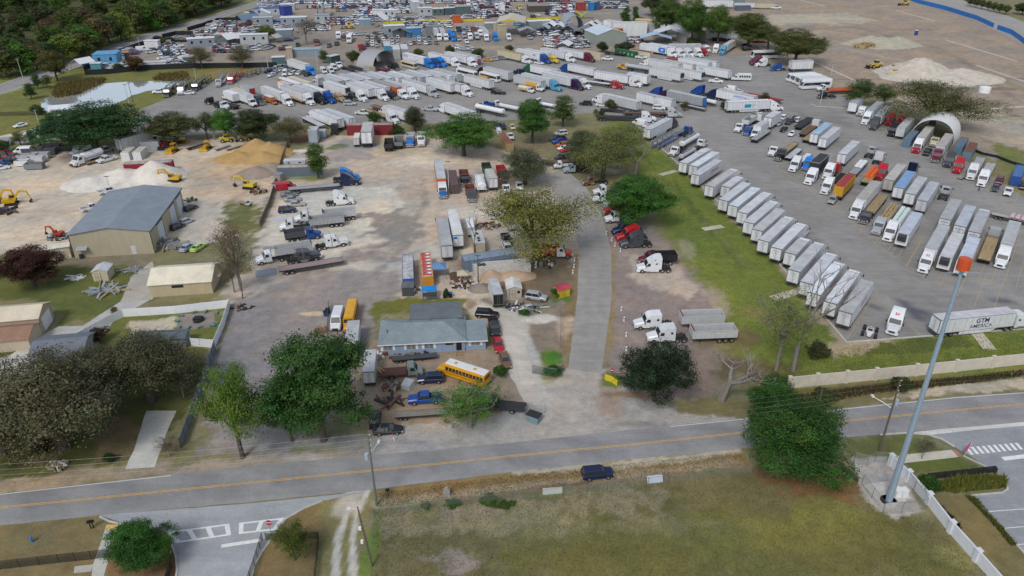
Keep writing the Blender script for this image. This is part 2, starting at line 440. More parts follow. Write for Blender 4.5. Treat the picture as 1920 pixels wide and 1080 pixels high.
def mcov(name,fine,amt,rough,bump=.0,crack=False):
 t=NT(name)
 vc=t.n('ShaderNodeVertexColor',layer_name='cover')
 c=t.coord()
 a=t.ramp(t.noise(fine,4,.75,c),.25,.75,1-amt,1+amt)
 b=t.ramp(t.noise(fine*.17,4,.7,c),.3,.7,1-amt*.8,1+amt*.8)
 if bump:
  t.bump(t.noise(fine*1.5,4,.7,c),bump,.15)
 if crack:
  vo=t.n('ShaderNodeTexVoronoi',feature='DISTANCE_TO_EDGE',Scale=.11)
  wp=t.mix(.2,c,t.n('ShaderNodeTexNoise',Scale=.5).outputs['Color'],'ADD')
  t.l(wp,vo.inputs['Vector'])
  a=t.vmul(t.vmul(t.ramp(vo.outputs['Distance'],0,.01,.9,1),a),t.ramp(t.noise(.9,3,.6,t.coord(scale=(.12,.7,1))),.35,.65,.93,1.06))
  return t.done(t.mix(1,t.vmul(vc.outputs[0],b),a,'MULTIPLY'),rough,0,.25)
 return t.done(t.vmul(t.vmul(vc.outputs[0],a),b),rough,0,.25)
M['ground']=mcov('ground',2.6,.22,.95,.5)
M['asphalt']=mcov('asphalt',2.4,.13,.88,0,True)
def grid(xs,ys,off,V,Fc):
 X,Y=np.meshgrid(xs,ys)
 V.append(np.stack([X.ravel(),Y.ravel(),np.zeros(X.size)],1))
 nx,ny=len(xs),len(ys)
 i=(np.arange(ny-1)[:,None]*nx+np.arange(nx-1)[None,:]).ravel()+off
 Fc.append(np.stack([i,i+1,i+nx+1,i+nx],1))
 return off+X.size
V,Fc=[],[]
o_=grid(np.arange(-120,120.01,.42),np.arange(52,136.01,.42),0,V,Fc)
o_=grid(np.arange(-270,270.01,1.0),np.arange(136,336.01,.95),o_,V,Fc)
o_=grid(np.arange(-620,620.1,2.8),np.arange(336,880.1,2.6),o_,V,Fc)
V=np.concatenate(V)
Fc=np.concatenate(Fc)
tag(lk('ground',cmesh('ground',V,Fc.tolist(),paint_ground(V[:,0],V[:,1]),M['ground'])),None,None,None,'structure')
M['far_ground']=None
pl('far_ground',S('6f6c4e'),.95,0,.3,.02)
mb=MB()
mb.box(-2500,2500,-500,4000,-.6,-.25)
tag(lk('terrain',mb.ms('terrain',['far_ground'])),None,None,None,'structure')
def cut_sheet(pts,z,step,ragged=.0,sub=1.5):
 g=[Vector((p[0],p[1],0))for p in pts]
 ring=[]
 for i,p in enumerate(g):
  q=g[(i+1)%len(g)]
  n=max(1,int((q-p).length/sub))if ragged else 1
  for k in range(n):
   c=p.lerp(q,k/n)
   if ragged:
    a=(fbm(np.array([c.x/1.7]),np.array([c.y/1.7]),77)[0]-.5)*2*ragged
    d=(q-p).normalized()
    c=c+Vector((-d.y,d.x,0))*a
   ring.append(c)
 bm=bmesh.new()
 bm.faces.new([bm.verts.new((c.x,c.y,z))for c in ring])
 x0,x1=min(c.x for c in ring),max(c.x for c in ring)
 y0,y1=min(c.y for c in ring),max(c.y for c in ring)
 for ax,a,b in((0,x0,x1),(1,y0,y1)):
  n=int((b-a)/step)
  for k in range(1,n+1):
   co=[0,0,z]
   co[ax]=a+k*step
   no=[0,0,0]
   no[ax]=1
   bmesh.ops.bisect_plane(bm,geom=bm.verts[:]+bm.edges[:]+bm.faces[:],plane_co=co,plane_no=no)
 bmesh.ops.triangulate(bm,faces=bm.faces)
 for f in bm.faces:
  if f.normal.z<0:
   f.normal_flip()
 bm.verts.index_update()
 v=[tuple(q.co)for q in bm.verts]
 f=[tuple(q.index for q in p.verts)for p in bm.faces]
 bm.free()
 return v,f
def worn(v,hx,spots=(),lanes=(),patch=.16):
 a=np.array(v)
 x,y=a[:,0],a[:,1]
 n1,n2=fbm(x/2.4,y/2.4,5),fbm(x/11,y/11,8)
 col=np.array(S(hx)[:3])[None,:]*(1+(n1-.5)*patch+(n2-.5)*patch*2.2)[:,None]
 for sx,px,py,rx,ry,st in spots:
  c=gp(px,py)
  d=np.hypot((x-c.x)/rx,(y-c.y)/ry)+(n1-.5)*1.5
  wt=(np.clip((1.1-d)/.25,0,1)*st)[:,None]
  col=col*(1-wt)+np.array(S(sx)[:3])*wt
 for sx,hw,st,pts in lanes:
  g=[tuple(p[:2])for p in pts]
  for(ax,ay),(bx,by)in zip(g,g[1:]):
   L2=(bx-ax)**2+(by-ay)**2
   t=np.clip(((x-ax)*(bx-ax)+(y-ay)*(by-ay))/L2,0,1)
   d=np.hypot(x-ax-t*(bx-ax),y-ay-t*(by-ay))/hw+(n1-.5)*.8
   wt=(np.clip((1.1-d)/.6,0,1)*st)[:,None]
   col=col*(1-wt)+np.array(S(sx)[:3])*wt
 return np.clip(col,.01,.8)
def pave(name,pts,z,hx,step=2.0,ragged=.0,spots=(),lanes=(),patch=.16):
 v,f=cut_sheet(pts,z,step,ragged)
 o=lk(name,cmesh(name,v,f,worn(v,hx,spots,lanes,patch),M['asphalt']))
 return tag(o,None,None,None,'structure')
def G2(pts):
 return[gp(x,y)for x,y in pts]
lot=[(250,262),(246,226),(262,206),(300,190),(400,152),(480,136),(560,128),(640,126),(700,130),(790,112),(960,108),(1130,104),(1330,108),(1400,100),(1440,120),(1480,125),(1520,128),(1560,165),(1590,185),(1640,200),(1700,235),(1790,290),(1860,330),(1960,395),(2200,560),(2200,600),(1950,613),(1800,625),(1587,641),(1540,585),(1440,470),(1330,362),(1240,277),(1206,252),(1180,218),(1100,212),(1040,218),(960,225),(800,232),(700,235),(600,232),(500,236),(400,250)]
pave('truck_lot_pavement',G2(lot),.006,'8b8883',2.2,.25,patch=.2,spots=[('585a60',1700,578,2.6,3.2,.95),('53555b',1728,592,1.6,2.6,.9),('4d4f56',1630,572,1.6,.9,.95),('5a5b60',1880,566,2,1.0,.9),('6b6a68',1600,345,6,3,.5),('77736d',1500,330,10,8,.4),('77736e',1840,470,8,10,.4),('6d6b69',1690,480,3,8,.5),('99938a',700,200,40,8,.4),('98928a',1000,180,60,8,.35),('7f7b76',1300,165,30,5,.4),('a09a92',500,160,20,10,.3),('737170',1480,225,20,9,.5),('8f8c88',1360,240,10,14,.5),('6e6c6a',1540,470,3,12,.4)])
up=[(-700,1010),(-200,950),(0,925),(190,904),(480,872),(680,855),(960,830),(1160,808),(1415,782),(1535,770),(1790,744),(1920,735),(2300,705)]
lo=[(2300,762),(1920,794),(1715,808),(1595,819),(1382,842),(1135,866),(960,885),(705,917),(480,940),(180,967),(0,985),(-200,1010),(-700,1075)]
cl=[(-700,1042),(-200,978),(0,952),(240,928),(480,904),(720,880),(960,855),(1180,834),(1395,811),(1560,792),(1740,774),(1920,757.5),(2300,728)]
def ofs_(pts,d):
 out=[]
 for i,p in enumerate(pts):
  t=(pts[min(i+1,len(pts)-1)]-pts[max(i-1,0)]).normalized()
  out.append(p+Vector((-t.y,t.x,0))*d)
 return out
def ribbon(pts,wid,z,mb,mat=0):
 a,b=ofs_(pts,wid/2),ofs_(pts,-wid/2)
 for i in range(len(pts)-1):
  mb.face([(q.x,q.y,z)for q in(b[i],b[i+1],a[i+1],a[i])],mat)
def dense(pts,step=3.0):
 out=[]
 for p,q in zip(pts,pts[1:]):
  n=max(1,int((q-p).length/step))
  out+=[p.lerp(q,k/n)for k in range(n)]
 return out+[pts[-1]]
CL=G2(cl)
pave('road',G2(up)+G2(lo),.008,'8a8988',1.6,.12,lanes=[('7c7b7a',.45,.5,ofs_(CL,1.0)),('7c7b7a',.45,.5,ofs_(CL,2.7)),('7c7b7a',.45,.5,ofs_(CL,-1.0)),('7c7b7a',.45,.5,ofs_(CL,-2.7)),('9a9794',.5,.35,ofs_(CL,1.9)),('969492',1.0,.3,ofs_(CL,-3.6)),('6d6c6b',.12,.5,ofs_(CL,-.55))],patch=.1)
mb=MB()
for d in(.14,-.14):
 ribbon(dense(ofs_(CL,d)),.12,.017,mb)
tag(lk('yellow_road_lines',mb.ms('yellow_road_lines',['yellowline'])),None,None,None,'structure')
mb=MB()
UP=G2(up)
e1=[p for p in dense(ofs_(UP,-.25),1.2)]
run=[]
for i,p in enumerate(e1):
 x_=proj(p)[0]
 if x_<330 or x_>1250:
  run.append(p)
 else:
  if len(run)>1:
   ribbon(run,.12,.017,mb)
  run=[]
if len(run)>1:
 ribbon(run,.12,.017,mb)
tag(lk('white_road_edge_lines',mb.ms('white_road_edge_lines',['whiteline'])),None,None,None,'structure')
drive=[(1066,692),(1072,640),(1082,560),(1086,470),(1075,420),(1050,375),(1030,348),(1040,322),(1062,318),(1098,350),(1128,400),(1146,470),(1147,560),(1136,640),(1127,700)]
pave('lane',G2(drive),.006,'97938d',1.4,.15,lanes=[('8b8884',.8,.5,G2([(1087,690),(1100,600),(1106,500),(1100,430),(1060,360)])),('8b8884',.8,.5,G2([(1112,690),(1126,600),(1130,500),(1118,430),(1075,360)]))],patch=.12)
pave('side_street',G2([(186,966),(252,987),(300,993),(318,1000),(328,1035),(331,1060),(326,1110),(465,1110),(478,1060),(492,1035),(537,972),(570,953),(605,939),(700,920),(480,943)]),.012,'9d9fa1',1.2,.05,patch=.1)
pave('car_park',G2([(1712,809),(1730,813),(1765,823),(1790,838),(1820,855),(1850,876),(1872,890),(1887,905),(1889,918),(1880,924),(1821,929),(1850,960),(1880,990),(1905,1020),(1940,1060),(2300,1060),(2300,770),(1920,797)]),.012,'8f9193',1.2,.0,patch=.1)
pave('concrete_driveway_left_house',G2([(275,770),(330,770),(312,815),(290,876),(235,880),(250,845)]),.008,'b7b5ad',1.2,.2,patch=.25)
pave('concrete_driveway_blue_house',G2([(905,582),(968,586),(985,650),(1016,748),(985,756),(955,700),(940,660),(925,600)]),.008,'b4aca0',1.2,.3,patch=.3)
pave('concrete_driveway_beige_house',G2([(110,612),(155,611),(225,566),(285,535),(285,560),(215,600),(180,645),(120,690),(60,735),(-60,790),(-60,690),(20,665),(75,630)]),.008,'b5b3ad',1.2,.1,patch=.2)
pave('house_slab',G2([(245,520),(285,490),(300,540),(285,562),(225,568)]),.012,'aca69b',1.2,.2,patch=.25)
pave('sidewalk_left',G2([(200,984),(222,984),(212,1020),(196,1075),(192,1110),(168,1110),(174,1060),(188,1020)]),.02,'b3b1a9',1.0)
pave('tactile_strip',G2([(199.5,984.5),(221.5,984.5),(219,993),(197,993)]),.024,'cfa85c',1.0)
pave('sidewalk_right',G2([(1672,858),(1690,853),(1788,843),(1806,855),(1790,858),(1690,869),(1672,868)]),.012,'bab4a4',1.0)
pave('red_ramp',G2([(1784,843.5),(1791,843),(1806,855),(1797,856.5)]),.016,'9d7168',1.0)
pave('utility_pad',G2([(140,1062),(176,1058),(170,1072),(138,1075)]),.012,'aaa69c',1.0)
pave('street_gutter',G2([(1695,812.5),(1760,805),(1830,799.5),(1925,791),(2300,757),(2300,768),(1925,798),(1830,806),(1740,816)]),.016,'c4c1ba',1.2)
pave('fire_pit_patio',G2([(338,590),(402,585),(404,612),(330,622)]),.008,'8a8078',1.0,.2)
pave('car_slab',G2([(60,242),(98,232),(150,232),(150,240),(100,246),(60,250),(20,258),(-30,262),(-60,270),(-60,262),(0,255)]),.008,'bdb6a6',1.5,.2)
pave('cross_street_left',G2([(-120,266),(0,257.5),(60,253),(110,250),(150,249),(150,262),(60,266),(0,272),(-120,284)]),.012,'8f8e8b',2.0)
far_road=[(-260,232),(-60,185),(0,168),(90,136),(135,120),(180,103),(240,82),(300,62),(370,42),(440,20),(500,2),(560,-18),(640,-40)]
FR=G2(far_road)
_w=ofs_(FR,7.0)+ofs_(FR,-7.0)[::-1]
pave('far_left_road',_w,.012,'8d8d8c',5.0,patch=.1)
pave('far_left_verge',ofs_(FR,13.0)+ofs_(FR,-9.5)[::-1],.006,'74773e',5.0,.8,patch=.5)
fr2=G2([(1640,-40),(1740,-8),(1800,10),(1860,34),(1920,62),(2080,140)])
pave('far_right_road',ofs_(fr2,14)+ofs_(fr2,-13)[::-1],.012,'9a958f',6.0,patch=.1)
mb=MB()
ribbon(dense(ofs_(FR,.2)),.3,.022,mb)
for d in(6.4,-6.4):
 ribbon(dense(ofs_(FR,d)),.2,.022,mb,1)
tag(lk('far_road_lines',mb.ms('far_road_lines',['yellowline','whiteline'])),None,None,None,'structure')
for i,(pts,wd)in enumerate([([(1355,424),(1318,430)],2.0),([(1448,560),(1500,545)],2.2),([(1238,328),(1268,320)],2.0),([(1828,620),(1856,655)],2.4),([(1162,268),(1206,250)],2.2)]):
 a,b=G2(pts)
 n=Vector((-(b-a).y,(b-a).x,0)).normalized()*wd/2
 pave('concrete_flume',[a-n,b-n,b+n,a+n],.02,'b9b0a0',1.0)
def kerb(name,pts,wid=.22,h=.13,mat='concrete'):
 mb=MB()
 pts=dense(pts,2.0)
 a,b=ofs_(pts,wid/2),ofs_(pts,-wid/2)
 rings=[[(p.x,p.y,0),(p.x,p.y,h),(q.x,q.y,h),(q.x,q.y,0)]for p,q in zip(a,b)]
 mb.loft(rings)
 return tag(lk(name,mb.ms(name,[mat])),None,None,None,'structure')
kerb('lot_kerb',G2([(1206,252.5),(1240,277.5),(1330,362.5),(1440,470.5),(1540,586),(1587,642),(1800,626),(1950,614),(2100,602)]),.35,.15)
kerb('lot_island_kerb',G2([(1360,205),(1440,201.5)]),.35)
kerb('lot_island_kerb',G2([(1521,195),(1530,199),(1590,203)]),.4)
kerb('street_kerb',G2([(187,969),(205,978),(252,988.5),(290,995)]),.25)
kerb('street_kerb',G2([(322,1020),(330,1045),(332,1070),(326,1110)]),.25)
kerb('street_kerb',G2([(464,1112),(477,1062),(491,1036),(536,973),(570,953.5),(604,939.5)]),.25)
kerb('street_kerb',G2([(1650,815.5),(1700,812),(1730,813),(1765,823),(1790,838)]),.3)
kerb('street_kerb',G2([(1806,855),(1850,876),(1872,890),(1887,905),(1889,918),(1880,924),(1821,929),(1850,960),(1880,990),(1905,1020),(1940,1060)]),.25)
for pts in([(1680,20),(1752,40)],[(1772,75),(1905,115)],[(1831,123),(1925,155)],[(1500,0),(1545,12)],[(1512,110),(1612,156)],[(1684,183),(1708,196)],[(1419,85),(1438,96)],[(1850,205),(1925,200)]):
 kerb('new_concrete_kerb',G2(pts),1.1,.2)
mb=MB()
def bar(mb,a,b,wd,mat,z=.018):
 d=(b-a).normalized()
 n=Vector((-d.y,d.x,0))*wd/2
 mb.face([(p.x,p.y,z)for p in(a-n,b-n,b+n,a+n)],mat)
xa,xb=G2([(314,998.5),(430,983.5)])
ya,yb=G2([(330,1017),(433,1002)])
xc,xd=G2([(448,982),(533,972)])
yc,yd=G2([(448,1000),(519,992)])
for a,b,c,d,n in((xa,xb,ya,yb,4),(xc,xd,yc,yd,3)):
 bar(mb,a,b,.3,0)
 bar(mb,c,d,.3,0)
 for k in range(n):
  t=(k+.12)/(n-.75)
  bar(mb,a.lerp(b,t),c.lerp(d,t),.6,0,.0195)
bar(mb,gp(415,1024),gp(488,1013),.6,0)
for k in range(10):
 t=k/9
 a=gp(1812+93*t,839-8.5*t)
 b=gp(1823+93*t,852.5-9.5*t)
 bar(mb,a,b,.5,0)
bar(mb,gp(1880,860.5),gp(1960,851),.8,0)
for(a,b)in(((1850,959.5),(1940,953)),((1878,991),(1960,984)),((1906,1021.5),(1990,1014))):
 bar(mb,gp(*a),gp(*b),.12,0)
tag(lk('white_street_markings',mb.ms('white_street_markings',['whiteline'])),None,None,None,'structure')
mb=MB()
RU=R(53.5)
du=Vector((math.cos(RU),math.sin(RU),0))
def stall(px,py,L,back=False):
 p=gp(px,py)
 q=p+du*(-L if back else L)
 bar(mb,p,q,.13,0,.014)
for x,y in((1588,636),(1562,610)):
 stall(x,y,20)
bar(mb,gp(1642,555),gp(1665,570),.13,0,.014)
bar(mb,gp(1665,570),gp(1725,627),.13,0,.014)
for k in range(17):
 t=k/16
 stall(1455+280*t,312+210*t,20)
for k in range(8):
 t=k/7
 stall(1735+170*t,522+16*t,36)
for k in range(13):
 t=k/12
 stall(1600+300*t,232+155*t,17)
for k in range(16):
 t=k/15
 stall(1250+318*t,280+345*t,19)
for k in range(9):
 t=k/8
 stall(1640+240*t,400+130*t,18,True)
pts=G2([(1455,312),(1560,385),(1640,455),(1735,522)])
ribbon(dense(pts),.12,.0135,mb)
ribbon(dense(G2([(1640,235),(1700,255),(1800,320),(1905,395)])),.12,.0135,mb)
tag(lk('stall_lines',mb.ms('stall_lines',['lotline'])),None,None,None,'structure')
for wd,px,py in(('PARKING',906,190.5),('TRUCK',961,186)):
 me=txt_(wd,3.4,'lotline',.02)
 p=gp(px,py)
 o=lk('painted_word',me,None,(p.x,p.y,.016),R(186))
 tag(o,None,None,None,'structure')
t=NT('pond_water')
t.bump(t.noise(1.2,3,.6,t.coord()),.03,.03)
t.b.inputs['IOR'].default_value=1.33
t.b.inputs['Metallic'].default_value=.7
M['pond_water']=t.done((.8,.82,.8,1),.03,.7,.9)
pond=[(75,192),(82,186),(98,180),(104,184),(150,176),(178,160),(200,156),(240,153),(290,152),(330,152),(352,151),(345,156),(305,166),(270,172),(246,180),(232,188),(213,196),(190,205),(150,214),(90,214),(78,204)]
v,f=cut_sheet(G2(pond),.03,4.0,.8)
me=bpy.data.meshes.new('pond_water')
me.from_pydata(v,[],f)
me.materials.append(M['pond_water'])
tag(lk('pond_water',me),None,None,None,'structure')
def heap(name,lbl,cx,cy,peaks,hexcol,res=26,amp=.25,cat='sand pile',seed=1):
 c=gp(cx,cy)
 X0=min(p[0]-p[2]for p in peaks)-1
 X1=max(p[0]+p[2]for p in peaks)+1
 Y0=min(p[1]-p[3]for p in peaks)-1
 Y1=max(p[1]+p[3]for p in peaks)+1
 st=max(X1-X0,Y1-Y0)/(res*2)
 xs,ys=np.meshgrid(np.arange(X0,X1+st,st),np.arange(Y0,Y1+st,st))
 n=fbm(xs/2.2+seed*9,ys/2.2,seed)
 z=np.full(xs.shape,-.12)
 for dx,dy,rx,ry,h in peaks:
  d=np.hypot((xs-dx)/rx,(ys-dy)/ry)+(n-.5)*amp*.6
  z=np.maximum(z,h*(1.0-d))
 z=np.clip(z,-.1,None)+(fbm(xs/.9,ys/.9,seed+5)-.5)*amp*np.clip(z,0,1)
 ny,nx=xs.shape
 vt=np.stack([xs.ravel(),ys.ravel(),z.ravel()],1)
 i=(np.arange(ny-1)[:,None]*nx+np.arange(nx-1)[None,:]).ravel()
 fc=np.stack([i,i+1,i+nx+1,i+nx],1)
 keep=(z.ravel()[fc]>-.05).any(1)
 me=bpy.data.meshes.new(name)
 me.from_pydata(vt.tolist(),[],fc[keep].tolist())
 me.polygons.foreach_set('use_smooth',[True]*len(me.polygons))
 key='heap_'+hexcol
 if key not in M:
  t=NT(key)
  cc=t.coord()
  col=t.mix(t.ramp(t.noise(.35,5,.7,cc),.35,.68),S(hexcol,.82),S(hexcol,1.08))
  t.bump(t.noise(2.0,5,.7,cc),.5,.25)
  M[key]=t.done(t.vmul(col,t.ramp(t.noise(4,4,.7,cc),.3,.7,.88,1.12)),.95,0,.2)
 me.materials.append(M[key])
 return tag(lk(name,me,None,(c.x,c.y,0)),lbl,cat)
heap('sand_pile','huge pale sand pile on the bare construction site, the larger one',1735,145,[(0,6,19,17,7.8),(14,-2,20,13,4.6),(6,-9,13,9,3.4),(-7,-1,13,10,4.0)],'bfb6a8',34,.4,seed=2)
heap('sand_pile','lower grey green sand pile behind the huge pale one',1650,84,[(0,0,18,13,4.6),(-4,3,16,10,4.6),(10,2,13,11,4.2)],'a9a391',26,.3,seed=3)
heap('sand_pile','white crushed rock pile behind the grey roofed metal building',252,338,[(5,3,9,8,5.2),(-4,1,10,8,3.6),(-11,-3,9,7,2.2)],'d2cabe',26,.3,seed=4)
heap('sand_pile','tall orange sand pile at the corner of the sandy yard',487,291,[(-2,4,7.5,8,4.6),(3,2,7,7,4.0),(2,-4,8,6,2.6),(-6,-3,8,6,2.2)],'b0905f',24,.3,seed=5)
heap('gravel_pile','grey gravel heap behind the small yellow excavator',481,325,[(0,0,6,6,2.4),(3,4,6,5,2.2),(-3,-2,4,4,1.4)],'98897b',20,.3,'gravel pile',6)
heap('sand_pile','pinkish dirt pile behind the cream garden shed',942,519,[(-2.5,0,3.4,3.2,1.9),(2.5,.4,5,3,1.3)],'b39a80',18,.25,seed=7)
heap('gravel_pile','small grey rubble heap beside the white cargo trailer',901,541,[(0,0,3,2.4,1.2)],'8d8377',14,.3,'gravel pile',8)
heap('soil_pile','small brown earth mound on the bare site',1880,167,[(0,0,6,2.5,.8)],'7d7066',14,.3,'soil pile',9)
COLS={'W':(.74,.75,.76),'w':(.58,.59,.6),'K':(.016,.016,.018),'k':(.035,.036,.04),'G':(.2,.21,.22),'S':(.42,.44,.46),'D':(.07,.075,.085),'B':(.012,.07,.3),'b':(.01,.2,.62),'L':(.1,.33,.5),'N':(.012,.022,.07),'R':(.42,.02,.03),'M':(.14,.012,.03),'Y':(.72,.5,.02),'y':(.62,.3,.01),'O':(.62,.13,.02),'E':(.01,.12,.045),'C':(.62,.55,.38),'T':(.4,.29,.15),'P':(.035,.012,.06),'U':(.18,.1,.06),'H':(.12,.2,.27),'g':(.38,.39,.4),'V':(.2,.07,.05),'t':(.5,.47,.42),'Z':(.48,.49,.49),'l':(.45,.62,.12)}
CNAME={'W':'white','w':'white','K':'black','k':'black','G':'grey','S':'silver','D':'dark grey','B':'blue','b':'bright blue','L':'light blue','N':'navy','R':'red','M':'maroon','Y':'yellow','y':'amber','O':'orange','E':'green','C':'cream','T':'tan','P':'purple','U':'brown','H':'blue grey','g':'grey','V':'rust red','t':'beige','Z':'grey','l':'lime green'}
KIND={}
def pieces(mb):
 n=len(mb.v)
 par=list(range(n))
 def find(a):
  while par[a]!=a:
   par[a]=par[par[a]]
   a=par[a]
  return a
 for f in mb.f:
  for q in f[1:]:
   par[find(q)]=find(f[0])
 isl={}
 for i in range(n):
  isl.setdefault(find(i),[]).append(i)
 bx={}
 for k,vs_ in isl.items():
  bx[k]=[min(mb.v[i][a]for i in vs_)for a in range(3)],[max(mb.v[i][a]for i in vs_)for a in range(3)]
 keys=list(isl)
 for i,a in enumerate(keys):
  for b in keys[i+1:]:
   (la,ha),(lb_,hb_)=bx[a],bx[b]
   gap=sum(max(0,la[k]-hb_[k],lb_[k]-ha[k])**2 for k in range(3))**.5
   if gap<=max(.02,.5*max(max(h-l for h,l in zip(ha,la)),max(h-l for h,l in zip(hb_,lb_)))):
    par[find(a)]=find(b)
 out={}
 for f,m_ in zip(mb.f,mb.m):
  out.setdefault(find(f[0]),[]).append((f,m_))
 res=[]
 for fs in out.values():
  q=MB()
  mp={}
  for f,m_ in fs:
   for i in f:
    if i not in mp:
     mp[i]=len(q.v)
     q.v.append(mb.v[i])
   q.f.append(tuple(mp[i]for i in f))
   q.m.append(m_)
  res.append(q)
 return res
def part(lst,name,me,role=None,subs=()):
 if isinstance(me,tuple):
  mb,mats=me
  for q in pieces(mb):
   lst.append((name,q.ms(name,mats),role,[]))
  return
 lst.append((name,me,role,list(subs)))
WHEELS={}
def wheel_mesh(r,wd):
 k=(r,wd)
 if k not in WHEELS:
  mb=MB()
  n=14
  def ring(rr,y):
   return[(rr*math.cos(2*math.pi*q/n),y,rr*math.sin(2*math.pi*q/n))for q in range(n)]
  mb.loft([ring(r*.82,-wd/2),ring(r,-wd/2*.8),ring(r,wd/2*.8),ring(r*.82,wd/2)],0)
  for y in(-1,1):
   mb.loft([ring(r*.55,y*wd*.46),ring(r*.52,y*(wd/2+.012))],1)
  WHEELS[k]=mb.ms('wheel',['rubber','chrome'])
 return WHEELS[k]
def wheels(lst,spots,r,wd):
 for x,y in spots:
  lst.append(('wheel',wheel_mesh(r,wd),None,[],(x,y,r)))
def body_ring(x,w,zb,zt,tuck=.9):
 return[(x,-w*tuck,zb),(x,w*tuck,zb),(x,w,zb+(zt-zb)*.35),(x,w*.97,zb+(zt-zb)*.8),(x,w*.82,zt),(x,-w*.82,zt),(x,-w*.97,zb+(zt-zb)*.8),(x,-w,zb+(zt-zb)*.35)]
def cabin(mb,fb,rb,zb,ft,rt,zt,wb,wt,glass=0,roof=1,pillars=True):
 B=[(fb,-wb,zb),(fb,wb,zb),(rb,wb,zb),(rb,-wb,zb)]
 T=[(ft,-wt,zt),(ft,wt,zt),(rt,wt,zt),(rt,-wt,zt)]
 return B,T
CARS={'sedan':dict(L=4.75,st=[(2.36,.68,.36,.6),(2.22,.84,.25,.74),(1.3,.9,.22,.9),(.9,.9,.22,.96),(-1.4,.9,.22,1.0),(-2.1,.88,.26,1.03),(-2.38,.78,.36,.98)],cab=(1.0,-1.85,.95,.2,-1.15,1.44,.8,.58),wb=(1.42,-1.38),wr=.33),'suv':dict(L=4.7,st=[(2.34,.72,.4,.72),(2.2,.88,.3,.95),(1.3,.94,.28,1.06),(1.0,.94,.28,1.1),(-2.1,.94,.3,1.13),(-2.34,.86,.42,1.05)],cab=(1.1,-2.27,1.08,.42,-2.0,1.72,.86,.7),wb=(1.42,-1.4),wr=.37),'hatch':dict(L=4.2,st=[(2.08,.66,.36,.62),(1.95,.82,.25,.76),(1.2,.87,.22,.93),(-1.9,.87,.24,1.02),(-2.1,.78,.36,.95)],cab=(1.05,-2.02,.95,.3,-1.6,1.5,.79,.6),wb=(1.25,-1.3),wr=.32),'pickup':dict(L=5.8,st=[(2.9,.78,.45,.85),(2.78,.95,.36,1.08),(1.4,1.0,.34,1.2),(-.75,1.0,.34,1.22)],cab=(1.35,-.72,1.18,.7,-.62,1.86,.92,.74),wb=(1.85,-1.8),wr=.41,bed=True),'van':dict(L=5.6,st=[(2.8,.74,.42,.9),(2.68,.93,.34,1.15),(1.95,.98,.32,1.35),(1.2,.99,.32,2.3),(.9,.99,.32,2.42),(-2.75,.99,.36,2.42),(-2.8,.96,.4,2.3)],cab=None,wb=(1.75,-1.7),wr=.37),}
def car_meshes(kind):
 c=CARS[kind]
 body=MB()
 body.loft([body_ring(*s)for s in c['st']],0)
 gl=MB()
 extra=MB()
 if c['cab']:
  fb,rb,zb,ft,rt,zt,wb_,wt=c['cab']
  B=[(fb,-wb_,zb-.05),(fb,wb_,zb-.05),(rb,wb_,zb-.05),(rb,-wb_,zb-.05)]
  T=[(ft,-wt,zt),(ft,wt,zt),(rt,wt,zt),(rt,-wt,zt)]
  for i in range(4):
   j=(i+1)%4
   gl.face([B[i],B[j],T[j],T[i]])
  d=.05
  body.loft([[(ft+.1,-wt-.03,zt-.04),(ft+.1,wt+.03,zt-.04),(rt-.06,wt+.03,zt-.04),(rt-.06,-wt-.03,zt-.04)],[(ft-.05,-wt+.08,zt+d),(ft-.05,wt-.08,zt+d),(rt+.08,wt-.08,zt+d),(rt+.08,-wt+.08,zt+d)]],0)
  for i in range(4):
   body.tube([B[i],T[i]],.055,4,0)
  xm=(fb+rb)/2-.1
  for s_ in(-1,1):
   tm=(ft+rt)/2
   body.tube([(xm,s_*wb_,zb-.05),(tm,s_*wt,zt)],.05,4,0)
  body.box(fb-.25,fb-.1,wb_+.05,wb_+.22,zb+.02,zb+.16,0)
  body.box(fb-.25,fb-.1,-wb_-.22,-wb_-.05,zb+.02,zb+.16,0)
 else:
  gl.face([(1.93,-.8,1.42),(1.93,.8,1.42),(1.26,.76,2.24),(1.26,-.76,2.24)])
  for s_ in(-1,1):
   gl.face([(1.55,s_*1.0,1.4),(.45,s_*1.005,1.4),(.45,s_*1.005,2.05),(1.2,s_*1.0,2.05)])
 if c.get('bed'):
  for b_ in((-2.9,-.75,-1.0,-.88,.45,1.2),(-2.9,-.75,.88,1.0,.45,1.2),(-2.9,-2.78,-.88,.88,.45,1.2),(-2.78,-.75,-.88,.88,.45,.62)):
   body.box(*b_,0)
  extra.box(-2.77,-.76,-.87,.87,.625,.66,0)
 f=c['st'][0]
 fx,fz=c['st'][1][0],c['st'][0][3]
 lamps=MB()
 for s_ in(-1,1):
  lamps.box(fx-.05,fx+.1,s_*.72-.14,s_*.72+.14,fz-.1,fz+.06,0)
 rx=-2.9 if c.get('bed')else c['st'][-1][0]
 tail=MB()
 for s_ in(-1,1):
  tail.box(rx-.02,rx+.08,s_*.76-.09,s_*.76+.09,.8,1.0,0)
 grl=MB()
 grl.box(fx-.04,f[0]+.03,-.5,.5,f[2],fz-.08,0)
 grl.box(fx-.1,f[0]+.02,-.8,.8,f[2]-.04,f[2]+.1,0)
 return body,gl,extra,lamps,tail,grl
